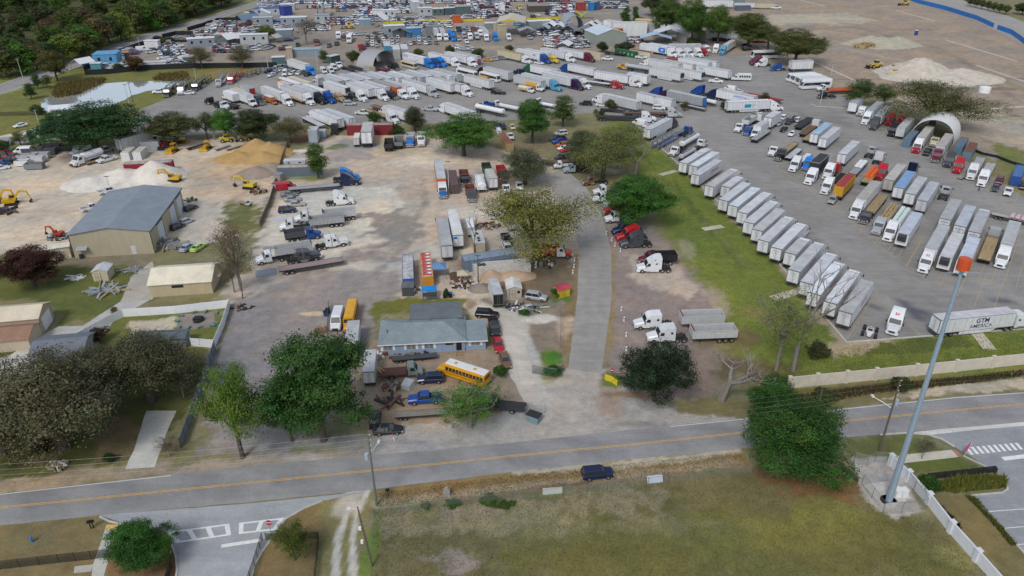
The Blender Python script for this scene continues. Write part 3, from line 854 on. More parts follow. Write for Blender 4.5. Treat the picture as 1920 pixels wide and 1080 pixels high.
def make_cars():
 for k,c in CARS.items():
  body,gl,extra,lamps,tail,grl=car_meshes(k)
  lst=[]
  part(lst,'body',body.ms('car_body',['paint']),'c')
  part(lst,'window',gl.ms('window',['glass']))
  if extra.v:
   part(lst,'bed_liner',extra.ms('bed_liner',['dark']))
  part(lst,'headlight',(lamps,['lamp']))
  part(lst,'taillight',(tail,['redlamp']))
  part(lst,'grille',grl.ms('grille',['dark']))
  wf,wr=c['wb']
  hw=c['st'][2][1]-.1
  wheels(lst,[(wf,hw),(wf,-hw),(wr,hw),(wr,-hw)],c['wr'],.24)
  KIND[k]=lst
  one=MB()
  for m_,src in((0,body),(1,gl),(2,extra),(3,lamps),(2,grl)):
   i=len(one.v)
   one.v+=src.v
   one.f+=[tuple(q+i for q in fc)for fc in src.f]
   one.m+=[m_]*len(src.f)
  for x in(wf,wr):
   for y in(hw,-hw):
    r=c['wr']
    one.loft([[(x+r*math.cos(q*math.pi/4),y+s_*.12,r+r*math.sin(q*math.pi/4))for q in range(8)]for s_ in(-1,1)],2)
  KIND['far_'+k]=one.ms('far_car',['paint','glass','dark','lamp'])
make_cars()
def chassis(x0,x1):
 mb=MB()
 for s_ in(-1,1):
  mb.box(x0,x1,s_*.42-.06,s_*.42+.06,.62,.95)
 for k in range(5):
  x=x0+.2+(x1-x0-.4)*k/4
  mb.box(x-.06,x+.06,-.36,.36,.66,.9)
 return mb
def rh(x,w,zb,zt,r=.18):
 return[(x,-w,zb),(x,w,zb),(x,w,zt-r),(x,w-r,zt),(x,-w+r,zt),(x,-w,zt-r)]
def tractor(kind):
 lst=[]
 ch=chassis(-3.75,3.2)
 ch.box(-3.0,-1.6,-.5,.5,.98,1.1)
 ch.box(-3.75,-3.65,-1.15,-.75,.5,.95)
 ch.box(-3.75,-3.65,.75,1.15,.5,.95)
 part(lst,'chassis',ch.ms('chassis',['dark']))
 cab,hood,ws,sw,gr,bump,lamp,tank,mir=(MB()for _ in range(9))
 fx=2.75
 if kind=='aero':
  hood.loft([rh(3.92,.72,.62,1.18,.2),rh(3.7,.98,.55,1.38,.2),rh(2.9,1.08,.6,1.62,.22),rh(2.15,1.14,.62,1.8,.2)])
  prof=[(2.2,.62),(2.2,1.8),(1.62,2.68),(1.25,3.0),(.5,3.5),(-.2,3.86),(-.95,4.0),(-.95,.62)]
  cab.prism(prof,lambda x,z:1.22 if z<2.7 else 1.22-.12*(z-2.7)/1.3)
  for s_ in(-1,1):
   cab.face([(-.95,s_*1.2,1.0),(-1.5,s_*1.2,1.0),(-1.5,s_*1.12,3.85),(-.95,s_*1.1,3.95)])
  cab.face([(-.95,-1.1,3.97),(-.95,1.1,3.97),(-1.45,1.1,3.92),(-1.45,-1.1,3.92)])
  ws.face([(2.19,-1.08,1.86),(2.19,1.08,1.86),(1.64,1.05,2.68),(1.64,-1.05,2.68)])
  for s_ in(-1,1):
   sw.face([(1.95,s_*1.228,1.8),(1.05,s_*1.228,1.75),(1.05,s_*1.228,2.5),(1.55,s_*1.228,2.5)])
   sw.face([(-.1,s_*1.228,2.2),(-.5,s_*1.228,2.2),(-.5,s_*1.228,2.55),(-.1,s_*1.228,2.55)])
   sw.face([(.25,s_*1.17,3.1),(-.1,s_*1.165,3.15),(-.1,s_*1.165,3.35),(.1,s_*1.17,3.35)])
  sw.box(.85,.8,-.22,.22,3.32,3.36)
  gr.box(3.9,3.96,-.55,.55,.72,1.1)
  bump.loft([rh(4.02,.95,.38,.68,.1),rh(3.75,1.16,.36,.74,.1),rh(3.3,1.18,.4,.74,.1)])
  for s_ in(-1,1):
   lamp.box(3.62,3.82,s_*.86-.14,s_*.86+.14,.95,1.18)
   bump.box(-.9,1.75,s_*1.12-.06,s_*1.12+.06,.38,.95)
   tank.box(.95,1.75,s_*1.18-.03,s_*1.18+.03,.5,.6)
   mir.box(2.0,2.12,s_*1.5-.12,s_*1.5+.12,1.75,2.35)
  bm='paint'
 else:
  day=kind=='day'
  if kind=='classic':
   hood.loft([rh(3.95,.72,.75,1.72,.12),rh(2.6,.84,.75,1.8,.12),rh(1.55,.95,.75,1.86,.12)])
   for s_ in(-1,1):
    hood.loft([[(x,s_*.7,z),(x,s_*1.18,z-.06),(x,s_*1.18,z-.14),(x,s_*.7,z-.1)]for x,z in((3.75,.75),(3.4,1.15),(2.75,1.28),(2.1,1.15),(1.7,.75))])
   prof=[(1.6,.75),(1.6,1.85),(1.25,2.75),(1.1,2.85),(.2,2.9),(.15,3.0),(-1.4,3.0),(-1.4,.75)]
   xw,zt_=(1.58,1.22),2.7
   gxx=3.98
  elif kind=='day':
   hood.loft([rh(3.85,.72,.62,1.2,.2),rh(3.6,.96,.6,1.45,.2),rh(2.15,1.1,.62,1.78,.2)])
   prof=[(2.2,.7),(2.2,1.8),(1.7,2.62),(1.5,2.75),(.45,2.75),(.4,2.7),(.4,.7)]
   xw,zt_=(2.18,1.72),2.6
   gxx=3.88
  else:
   hood.loft([rh(3.9,.72,.65,1.3,.2),rh(3.65,.98,.6,1.5,.2),rh(2.05,1.12,.62,1.85,.2)])
   prof=[(2.1,.62),(2.1,1.86),(1.6,2.68),(1.3,3.0),(.6,3.3),(-1.3,3.38),(-1.3,.62)]
   xw,zt_=(2.08,1.62),2.68
   gxx=3.92
  cab.prism(prof,lambda x,z:1.2 if z<2.7 else 1.15)
  ws.face([(xw[0]+.01,-1.02,1.9),(xw[0]+.01,1.02,1.9),(xw[1]+.03,1.0,zt_),(xw[1]+.03,-1.0,zt_)])
  for s_ in(-1,1):
   sw.face([(xw[1]+.1,s_*1.208,1.85),(xw[1]-.75,s_*1.208,1.8),(xw[1]-.75,s_*1.208,2.5),(xw[1]-.1,s_*1.208,2.5)])
   if not day:
    sw.face([(-.35,s_*1.208,2.1),(-.8,s_*1.208,2.1),(-.8,s_*1.208,2.55),(-.35,s_*1.208,2.55)])
   lamp.box(gxx-.3,gxx-.05,s_*.95-.13,s_*.95+.13,.95,1.2)
   mir.box(xw[0]-.1,xw[0]+.02,s_*1.45-.1,s_*1.45+.1,1.7,2.35)
   x0t,x1t=(-.7,1.0)if not day else(.3,1.5)
   tank.tube([(x0t,s_*.95,.68),(x1t,s_*.95,.68)],.32,10)
   if kind in('classic','day'):
    px=.05 if kind=='classic' else .25
    if kind=='classic':
     tank.tube([(px,s_*1.28,.8),(px,s_*1.28,3.7)],.085,6)
  if day:
   tank.tube([(.22,-.95,.9),(.22,-.95,3.3)],.085,6)
   sw.face([(.39,-.7,1.9),(.39,.7,1.9),(.39,.7,2.5),(.39,-.7,2.5)])
  gr.box(gxx-.05,gxx+.03,-.58,.58,.8,1.55 if kind=='classic' else 1.15)
  bump.box(gxx-.15,gxx+.1,-1.2,1.2,.4,.72)
  bm='chrome'
 part(lst,'cab',cab.ms('cab',['paint']),'c')
 part(lst,'hood',hood.ms('hood',['paint']),'h')
 part(lst,'windshield',ws.ms('windshield',['glass']))
 part(lst,'side_window',(sw,['glass']))
 part(lst,'grille',gr.ms('grille',['dark' if kind=='aero' else 'chrome']))
 part(lst,'bumper',bump.ms('bumper',[bm]),'h')
 part(lst,'headlight',(lamp,['lamp']))
 part(lst,'fuel_tank',(tank,['chrome']))
 part(lst,'mirror',(mir,['dark']))
 wheels(lst,[(fx,.98),(fx,-.98)],.5,.3)
 wheels(lst,[(-1.75,.93),(-1.75,-.93),(-3.05,.93),(-3.05,-.93)],.5,.56)
 KIND['tractor_'+kind]=lst
for k in('aero','classic','day','mid'):
 tractor(k)
FRONT={'aero':4.02,'classic':4.08,'day':3.98,'mid':4.02}
def vantr(key,L,opts=''):
 lst=[]
 h=L/2
 bd=MB()
 bd.box(-h,h,-1.29,1.29,1.15,4.06,0,skip='t')
 part(lst,'body',bd.ms('trailer_body',['panel']),'c')
 rf=MB()
 rf.box(-h+.04,h-.04,-1.25,1.25,4.02,4.075)
 part(lst,'roof',rf.ms('roof',['roofpanel']),'r')
 rl=MB()
 for s_ in(-1,1):
  rl.box(-h-.01,h+.01,s_*1.275-.035,s_*1.275+.035,3.98,4.1)
  rl.box(-h,h,s_*1.285-.03,s_*1.285+.03,1.1,1.22)
 rl.box(h-.05,h+.03,-1.24,1.24,3.98,4.1)
 part(lst,'rail',rl.ms('rail',['alu']))
 dr=MB()
 x=-h
 for s_ in(-1,1):
  dr.box(x-.05,x-.002,s_*.62-.58,s_*.62+.58,1.28,3.9,0)
  dr.box(x-.06,x+.05,s_*1.25-.05,s_*1.25+.05,1.12,4.1,1)
  dr.tube([(x-.08,s_*.25,1.35),(x-.08,s_*.25,3.85)],.02,4,2)
 dr.box(x-.06,x+.05,-1.2,1.2,3.92,4.11,1)
 dr.box(x-.06,x+.05,-1.2,1.2,1.08,1.24,1)
 dr.box(x-.056,x-.01,-.03,.03,1.28,3.9,1)
 part(lst,'rear_door',dr.ms('rear_door',['panel','steel','chrome']),'d')
 un=MB()
 un.box(-h+.3,h-.3,-.5,-.38,.98,1.15)
 un.box(-h+.3,h-.3,.38,.5,.98,1.15)
 for s_ in(-1,1):
  un.box(-h+.05,-h+.15,s_*.6-.05,s_*.6+.05,.5,1.15)
 un.box(-h+.02,-h+.14,-1.2,1.2,.42,.55)
 bg=min(2.6,L*.2)
 un.box(-h+bg-1.5,-h+bg+1.5,-.5,.5,.75,.98)
 part(lst,'underframe',un.ms('underframe',['dark']))
 lg=MB()
 lx=h-2.6
 for s_ in(-1,1):
  lg.box(lx-.08,lx+.08,s_*.7-.08,s_*.7+.08,.08,1.15)
  lg.box(lx-.15,lx+.15,s_*.7-.15,s_*.7+.15,.0,.08)
 part(lst,'landing_gear',(lg,['steel']))
 if 'k' in opts:
  sk=MB()
  for s_ in(-1,1):
   sk.face([(lx-.8,s_*1.25,1.1),(-h+bg+2.2,s_*1.25,1.1),(-h+bg+2.2,s_*1.2,.35),(lx-1.8,s_*1.2,.35)])
  part(lst,'side_skirt',(sk,['panel']),'c')
 if 'f' in opts:
  rr=MB()
  rr.prism([(h+.03,2.2),(h+.55,2.3),(h+.6,3.5),(h+.35,3.95),(h+.03,3.98)],.95)
  part(lst,'refrigeration_unit',rr.ms('refrigeration_unit',['matt']),'u',[('vent',MB().box(h+.6,h+.63,-.7,.7,2.4,3.3).ms('vent',['dark']),None)])
 if L>9.5:
  sp=[-h+bg-.62,-h+bg+.62]
 else:
  sp=[-h+1.2]
 wheels(lst,[(q,s_*.95)for q in sp for s_ in(-1,1)],.5,.56)
 KIND[key]=lst
vantr('van53',16.15,'k')
vantr('vanp',16.15,'')
vantr('reef',16.15,'kf')
vantr('pup',8.8,'')
LEN={'van53':16.15,'vanp':16.15,'reef':16.15,'pup':8.8,'flat':15.0,'lowbed':14.0,'dumpt':8.6,'tank':13.0,'carhaul':15.5,'chas':12.3}
def decktr(key,L,low=False):
 lst=[]
 h=L/2
 d=MB()
 z=1.38
 d.box(-h,h,-1.26,1.26,z,z+.1)
 part(lst,'deck',d.ms('deck',['wood']),'c')
 fr=MB()
 for s_ in(-1,1):
  fr.box(-h,h,s_*1.3-.04,s_*1.3+.04,z-.18,z+.12)
  fr.box(-h+.4,h-.5,s_*.5-.08,s_*.5+.08,.9,z)
 for k in range(9):
  x=-h+.5+(L-1)*k/8
  fr.box(x-.05,x+.05,-1.25,1.25,z-.14,z-.01)
 fr.box(-h-.05,-h+.04,-1.25,1.25,1.1,z+.06)
 part(lst,'frame',fr.ms('frame',['dark']))
 hb=MB()
 if not low:
  hb.box(h-.06,h,-1.2,1.2,z+.1,z+.35)
 for s_ in(-1,1):
  hb.box(h-2.9,h-2.74,s_*.7-.08,s_*.7+.08,.0,z)
 part(lst,'landing_gear',(hb,['steel']))
 wheels(lst,[(q,s_*.95)for q in(-h+1.6,-h+2.85)for s_ in(-1,1)],.5,.56)
 KIND[key]=lst
decktr('flat',15.0)
decktr('lowbed',14.0,True)
decktr('chas',12.3,True)
def tub(mb,x0,x1,w,z0,z1,th=.08,mat=0,inner=1,flare=.0):
 mb.box(x0,x1,-w,w,z0,z0+th,mat)
 mb.box(x0,x1,-w,-w+th,z0+th,z1,mat)
 mb.box(x0,x1,w-th,w,z0+th,z1,mat)
 mb.box(x0,x0+th,-w+th,w-th,z0+th,z1-.1,mat)
 mb.box(x1-th,x1,-w+th,w-th,z0+th,z1+.12,mat)
 mb.box(x0+th+.01,x1-th-.01,-w+th+.01,w-th-.01,z0+th,z0+th+.03,inner)
def dump_trailer():
 lst=[]
 h=4.3
 b_=MB()
 tub(b_,-h,h,1.27,1.25,2.9)
 for k in range(9):
  x=-h+.5+(2*h-1)*k/8
  for s_ in(-1,1):
   b_.box(x-.05,x+.05,s_*1.31-.035,s_*1.31+.035,1.3,2.85)
 for s_ in(-1,1):
  b_.box(-h,h,s_*1.3-.06,s_*1.3+.06,2.86,2.98)
 part(lst,'tub',b_.ms('tub',['matt','dark']),'c')
 tp_=MB()
 tp_.tube([(h-.2,-1.15,3.06),(h-.2,1.15,3.06)],.13,8)
 part(lst,'tarp_roll',tp_.ms('tarp_roll',['cloth']),'t')
 fr=MB()
 for s_ in(-1,1):
  fr.box(-h+.2,h-.3,s_*.45-.08,s_*.45+.08,.8,1.25)
  fr.box(h-1.7,h-1.55,s_*.7-.07,s_*.7+.07,.0,1.2)
 part(lst,'frame',fr.ms('frame',['dark']))
 wheels(lst,[(q,s_*.95)for q in(-h+.9,-h+2.1,-h+3.3)for s_ in(-1,1)],.5,.56)
 KIND['dumpt']=lst
dump_trailer()
def tank_trailer():
 lst=[]
 h=6.5
 n=18
 b_=MB()
 def rg(x,r,sq=.92):
  return[(x,r*1.12*math.cos(q*2*math.pi/n),2.25+r*sq*math.sin(q*2*math.pi/n))for q in range(n)]
 b_.loft([rg(-h,.7),rg(-h+.25,.98),rg(-h+.3,1.02),rg(h-.3,1.02),rg(h-.25,.98),rg(h,.7)])
 for k in range(5):
  x=-h+1.2+(2*h-2.4)*k/4
  b_.loft([rg(x-.05,1.04),rg(x+.05,1.04)])
 part(lst,'tank',b_.ms('tank',['paint']),'c')
 w_=MB()
 w_.box(-h+1,h-1,-.3,.3,3.19,3.23)
 for k in range(4):
  x=-h+2+k*2.9
  w_.tube([(x,0,3.2),(x,0,3.42)],.28,8)
 part(lst,'walkway',w_.ms('walkway',['steel']))
 fr=MB()
 for s_ in(-1,1):
  fr.box(-h+.1,h-.2,s_*.5-.08,s_*.5+.08,.95,1.4)
  fr.box(h-2.8,h-2.65,s_*.7-.07,s_*.7+.07,.0,1.2)
 part(lst,'frame',fr.ms('frame',['dark']))
 wheels(lst,[(q,s_*.95)for q in(-h+1.1,-h+2.35)for s_ in(-1,1)],.5,.56)
 KIND['tank']=lst
tank_trailer()
def car_hauler():
 lst=[]
 h=7.75
 fr=MB()
 for s_ in(-1,1):
  fr.box(-h,h,s_*1.15-.25,s_*1.15+.25,.75,.88)
  for x in(-h+.6,-h+4.2,0,h-4.2,h-.5):
   fr.box(x-.07,x+.07,s_*1.25-.07,s_*1.25+.07,.8,2.65)
 fr.box(-h,h,-.9,-.8,.7,.86)
 fr.box(-h,h,.8,.9,.7,.86)
 part(lst,'frame',fr.ms('frame',['paint']),'c')
 up_=MB()
 for s_ in(-1,1):
  up_.loft([[(x,s_*1.28,z),(x,s_*.72,z),(x,s_*.72,z+.1),(x,s_*1.28,z+.1)]for x,z in((-h,2.1),(-h+4,2.7),(0,2.5),(4,2.9),(h,2.6))])
 for x in(-h+.6,-h+4.2,0,h-4.2,h-.5):
  up_.box(x-.06,x+.06,-1.2,1.2,2.55,2.65)
 part(lst,'upper_deck',up_.ms('upper_deck',['steel']))
 wheels(lst,[(q,s_*.95)for q in(-h+5.2,-h+6.4)for s_ in(-1,1)],.45,.5)
 KIND['carhaul']=lst
car_hauler()
def dump_truck():
 lst=[p for p in KIND['tractor_day']if p[0]not in('fuel_tank','chassis')]
 part(lst,'chassis',chassis(-4.4,3.0).ms('chassis',['dark']))
 b_=MB()
 tub(b_,-4.5,.15,1.25,1.3,2.65)
 for k in range(5):
  x=-4.2+4.0*k/4
  for s_ in(-1,1):
   b_.box(x-.06,x+.06,s_*1.29-.035,s_*1.29+.035,1.3,2.6)
 b_.box(.15,1.0,-1.2,1.2,2.78,2.86)
 part(lst,'dump_bed',b_.ms('dump_bed',['matt','dark']),'s')
 KIND['dumptruck']=lst
dump_truck()
def box_truck(key,L,zt=3.5,dump=False):
 lst=[]
 bx=MB()
 bx.box(-L+1.0,1.0,-1.22,1.22,1.05,zt,skip='t')
 part(lst,'cargo_box',bx.ms('cargo_box',['panel']),'s')
 rf=MB()
 rf.box(-L+1.0,1.0,-1.24,1.24,zt,zt+.05)
 part(lst,'roof',rf.ms('roof',['roofpanel']),'r')
 dr=MB()
 dr.box(-L+.95,-L+.995,-1.1,1.1,1.15,zt-.12,0)
 for z in(1.7,2.3,2.9):
  dr.box(-L+.94,-L+.95,-1.1,1.1,z,z+.03,1)
 part(lst,'rear_door',dr.ms('rear_door',['panel','steel']),'d')
 cab,hd,ws,sw,gr,lamp=(MB()for _ in range(6))
 cab.prism([(2.75,.6),(2.75,1.5),(2.2,2.3),(2.0,2.4),(1.05,2.42),(1.05,.6)],1.05)
 hd.loft([rh(3.75,.65,.5,1.02,.15),rh(3.55,.95,.45,1.2,.18),rh(2.7,1.0,.5,1.48,.15)])
 ws.face([(2.76,-.92,1.54),(2.76,.92,1.54),(2.23,.9,2.3),(2.23,-.9,2.3)])
 for s_ in(-1,1):
  sw.face([(2.45,s_*1.058,1.5),(1.5,s_*1.058,1.48),(1.5,s_*1.058,2.15),(2.15,s_*1.058,2.15)])
  lamp.box(3.5,3.66,s_*.78-.12,s_*.78+.12,.8,1.02)
 gr.box(3.7,3.78,-.5,.5,.6,.95)
 gr.box(3.6,3.82,-1.05,1.05,.38,.58)
 part(lst,'cab',cab.ms('cab',['paint']),'c')
 part(lst,'hood',hd.ms('hood',['paint']),'h')
 part(lst,'windshield',ws.ms('windshield',['glass']))
 part(lst,'side_window',(sw,['glass']))
 part(lst,'grille',gr.ms('grille',['dark']))
 part(lst,'headlight',(lamp,['lamp']))
 part(lst,'chassis',chassis(-L+1.3,3.2).ms('chassis',['dark']))
 wheels(lst,[(2.7,.9),(2.7,-.9)],.45,.28)
 wheels(lst,[(-L+3.4,.85),(-L+3.4,-.85)],.45,.5)
 KIND[key]=lst
box_truck('boxtruck',7.4)
box_truck('smallbox',5.2,3.0)
def service_truck(key,tank):
 box=[p for p in KIND['smallbox']if p[0]not in('cargo_box','roof','rear_door')]
 lst=list(box)
 b_=MB()
 if tank:
  n=12
  b_.loft([[(x,r*math.cos(q*2*math.pi/n),1.85+.8*r*math.sin(q*2*math.pi/n))for q in range(n)]for x,r in((-4.2,.6),(-4.05,.98),(.7,.98),(.85,.6))])
  b_.box(-4.2,.9,-1.05,1.05,1.0,1.12)
  part(lst,'tank',b_.ms('tank',['paint']),'s')
 else:
  b_.box(-4.1,.9,-1.2,1.2,1.0,1.15)
  b_.box(.8,.9,-1.2,1.2,1.15,2.1)
  part(lst,'flat_bed',b_.ms('flat_bed',['wood']),'s')
 KIND[key]=lst
service_truck('tanktruck',True)
service_truck('stake',False)
def school_bus():
 lst=[]
 b_,rf,gl,hd,ws,blk,lamp=(MB()for _ in range(7))
 def rg(x,w=1.2,zt=3.05):
  return[(x,-w,.55),(x,w,.55),(x,w,2.65),(x,w-.25,zt-.06),(x,w-.5,zt),(x,-w+.5,zt),(x,-w+.25,zt-.06),(x,-w,2.65)]
 b_.loft([rg(-5.2),rg(3.4)])
 hd.loft([rh(5.25,.75,.55,1.35,.2),rh(5.0,.98,.5,1.6,.22),rh(3.4,1.08,.55,1.75,.2)])
 rf.loft([[(x,-.98,3.02),(x,.98,3.02),(x,.66,3.085),(x,-.66,3.085)]for x in(-5.15,3.3)])
 for s_ in(-1,1):
  for k in range(11):
   x=-4.9+k*.74
   gl.face([(x,s_*1.208,1.85),(x+.6,s_*1.208,1.85),(x+.6,s_*1.208,2.5),(x,s_*1.208,2.5)])
  for z in(1.2,1.62,1.74):
   blk.box(-5.2,3.3,s_*1.21-.01,s_*1.21+.01,z,z+.07)
  lamp.box(5.0,5.2,s_*.82-.13,s_*.82+.13,.95,1.2)
 ws.face([(3.41,-1.05,1.8),(3.41,1.05,1.8),(3.41,1.0,2.65),(3.41,-1.0,2.65)])
 gl.face([(-5.21,-.9,1.85),(-5.21,.9,1.85),(-5.21,.8,2.6),(-5.21,-.8,2.6)])
 blk.box(5.15,5.4,-1.15,1.15,.4,.68)
 blk.box(-5.35,-5.2,-1.15,1.15,.4,.68)
 blk.box(5.2,5.28,-.5,.5,.75,1.2)
 part(lst,'body',b_.ms('bus_body',['paint']),'c')
 part(lst,'hood',hd.ms('hood',['paint']),'c')
 part(lst,'roof',rf.ms('roof',['paint']),'r',[('roof_hatch',MB().box(-2.9,-2.3,-.3,.3,3.085,3.14).box(1.2,1.8,-.3,.3,3.085,3.14).ms('roof_hatch',['matt']),'w')])
 part(lst,'window',gl.ms('window',['glass']))
 part(lst,'windshield',ws.ms('windshield',['glass']))
 part(lst,'bumper',blk.ms('bumper',['dark']))
 part(lst,'headlight',(lamp,['lamp']))
 wheels(lst,[(4.2,1.0),(4.2,-1.0)],.48,.28)
 wheels(lst,[(-2.6,.95),(-2.6,-.95)],.48,.5)
 KIND['schoolbus']=lst
school_bus()
def coach():
 lst=[]
 b_,rf,gl,ws,lamp=(MB()for _ in range(5))
 prof=[(6.6,.45),(6.75,1.0),(6.6,1.6),(6.0,3.2),(5.6,3.5),(-6.5,3.5),(-6.7,3.2),(-6.7,.5)]
 b_.prism(prof,lambda x,z:1.28 if z<3.3 else 1.2)
 rf.box(-6.4,5.5,-1.15,1.15,3.48,3.56)
 for s_ in(-1,1):
  gl.face([(6.2,s_*1.288,1.75),(-5.9,s_*1.288,1.75),(-5.9,s_*1.288,2.9),(5.75,s_*1.288,2.9)])
  lamp.box(6.55,6.75,s_*.95-.15,s_*.95+.15,.8,1.05)
 ws.face([(6.63,-1.15,1.62),(6.63,1.15,1.62),(6.06,1.12,3.15),(6.06,-1.12,3.15)])
 part(lst,'body',b_.ms('coach_body',['paint']),'c')
 part(lst,'roof',rf.ms('roof',['matt']),'c',[('roof_unit',MB().box(-4.6,-2.6,-.8,.8,3.56,3.72).ms('roof_unit',['matt']),'c')])
 part(lst,'window',(gl,['glass']))
 part(lst,'windshield',ws.ms('windshield',['glass']))
 part(lst,'headlight',(lamp,['lamp']))
 wheels(lst,[(4.4,1.1),(4.4,-1.1),(-3.6,1.1),(-3.6,-1.1)],.5,.32)
 KIND['coach']=lst
coach()
def shuttle():
 lst=[p for p in KIND['smallbox']if p[0]not in('cargo_box','roof','rear_door')]
 b_,gl,rf=MB(),MB(),MB()
 b_.prism([(1.5,.6),(1.5,2.5),(1.0,2.95),(-4.3,2.95),(-4.4,2.8),(-4.4,.6)],1.2)
 rf.box(-4.2,.9,-1.1,1.1,2.93,3.0)
 for s_ in(-1,1):
  for k in range(5):
   x=-3.9+k*.95
   gl.face([(x,s_*1.207,1.6),(x+.7,s_*1.207,1.6),(x+.7,s_*1.207,2.4),(x,s_*1.207,2.4)])
 part(lst,'body',b_.ms('body',['paint']),'c')
 part(lst,'roof',rf.ms('roof',['matt']),'c')
 part(lst,'window',(gl,['glass']))
 KIND['shuttle']=lst
shuttle()
def container(key,L,hgt=2.6):
 lst=[]
 h=L/2
 b_=MB()
 b_.box(-h,h,-1.2,1.2,.12,hgt-.02,skip='t')
 part(lst,'body',b_.ms('container_body',['corrugated']),'c')
 rf=MB()
 rf.box(-h+.05,h-.05,-1.15,1.15,hgt-.06,hgt-.01)
 part(lst,'roof',rf.ms('roof',['rusty']),'r')
 fr=MB()
 for sx in(-1,1):
  for s_ in(-1,1):
   fr.box(sx*h-.06,sx*h+.06,s_*1.19-.06,s_*1.19+.06,0,hgt+.02)
  fr.box(sx*h-.06,sx*h+.06,-1.13,1.13,hgt-.1,hgt+.02)
  fr.box(sx*h-.06,sx*h+.06,-1.13,1.13,0,.16)
 for s_ in(-1,1):
  fr.box(-h+.06,h-.06,s_*1.19-.05,s_*1.19+.05,hgt-.09,hgt+.01)
  fr.box(-h+.06,h-.06,s_*1.19-.05,s_*1.19+.05,0,.14)
 part(lst,'frame',fr.ms('frame',['matt']),'c')
 dr=MB()
 for s_ in(-1,1):
  dr.box(-h-.05,-h-.003,s_*.57-.53,s_*.57+.53,.18,hgt-.12,0)
  for y in(.3,.8):
   dr.tube([(-h-.08,s_*y,.2),(-h-.08,s_*y,hgt-.14)],.022,4,1)
 part(lst,'door',dr.ms('door',['matt','steel']),'c')
 KIND[key]=lst
container('cont40',12.2,2.75)
container('cont20',6.1)
def excavator(key,k=1.0):
 lst=[]
 tr=MB()
 for s_ in(-1,1):
  tr.prism([(-1.9*k,.25*k),(-1.65*k,.8*k),(1.65*k,.8*k),(1.9*k,.25*k),(1.6*k,0),(-1.6*k,0)],.3*k)
  n=len(tr.v)
  for q in range(n-12,n):
   v=tr.v[q]
   tr.v[q]=(v[0],v[1]+s_*1.05*k,v[2])
 part(lst,'track',(tr,['rubber']))
 hs_=MB()
 hs_.prism([(-2.1*k,.95*k),(-2.3*k,1.3*k),(-2.2*k,2.0*k),(-.5*k,2.1*k),(1.1*k,1.5*k),(1.2*k,.95*k)],1.25*k)
 part(lst,'house',hs_.ms('house',['paint']),'c')
 cb=MB()
 cb.box(-.4*k,1.15*k,.35*k,1.2*k,1.5*k,2.95*k,0)
 part(lst,'cab',cb.ms('cab',['paint']),'c',[('cab_window',MB().box(-.2*k,1.19*k,.31*k,1.24*k,1.95*k,2.8*k).ms('cab_window',['glass']),None)])
 bo=MB()
 def limb(p0,p1,w0,w1,wy):
  (x0,z0),(x1,z1)=p0,p1
  d=Vector((x1-x0,z1-z0)).normalized()
  n=Vector((-d.y,d.x))
  bo.prism([(x0-n.x*w0,z0-n.y*w0),(x1-n.x*w1,z1-n.y*w1),(x1+n.x*w1,z1+n.y*w1),(x0+n.x*w0,z0+n.y*w0)],wy)
 limb((.9*k,1.5*k),(2.9*k,4.0*k),.28*k,.3*k,.22*k)
 limb((2.75*k,3.95*k),(5.0*k,3.7*k),.3*k,.2*k,.21*k)
 part(lst,'boom',bo.ms('boom',['paint']),'c')
 bo=MB()
 limb((4.7*k,4.0*k),(5.5*k,1.2*k),.22*k,.13*k,.16*k)
 part(lst,'stick',bo.ms('stick',['paint']),'c')
 bk=MB()
 bk.prism([(5.6*k,1.3*k),(5.0*k,.9*k),(4.7*k,.35*k),(5.1*k,.05*k),(5.7*k,.5*k)],.45*k)
 part(lst,'bucket',bk.ms('bucket',['dark']))
 KIND[key]=lst
excavator('excav',1.0)
excavator('miniexcav',.62)
def dozer():
 lst=[]
 tr=MB()
 for s_ in(-1,1):
  i=len(tr.v)
  tr.prism([(-1.9,.3),(-1.5,.95),(1.2,.95),(1.7,.3),(1.3,0),(-1.6,0)],.28)
  for q in range(i,len(tr.v)):
   v=tr.v[q]
   tr.v[q]=(v[0],v[1]+s_*1.0,v[2])
 part(lst,'track',(tr,['rubber']))
 b_=MB()
 b_.prism([(-1.9,.7),(-1.9,1.7),(-.3,1.75),(1.8,1.65),(1.9,.7)],.68)
 part(lst,'body',b_.ms('body',['paint']),'c')
 c_=MB()
 for x in(-1.5,.1):
  for y in(-.65,.65):
   c_.box(x-.06,x+.06,y-.06,y+.06,1.7,2.95)
 c_.box(-1.7,.3,-.8,.8,2.95,3.08)
 part(lst,'canopy',c_.ms('canopy',['paint']),'c',[('seat',MB().box(-1.2,-.5,-.3,.3,1.75,2.3).ms('seat',['dark']),None)])
 bl=MB()
 bl.prism([(2.6,.05),(2.9,.2),(2.75,.7),(2.9,1.25),(2.78,1.27),(2.6,.7)],1.6)
 for s_ in(-1,1):
  bl.box(.6,2.7,s_*1.42-.08,s_*1.42+.08,.35,.55)
 part(lst,'blade',bl.ms('blade',['paint']),'c')
 KIND['dozer']=lst
dozer()
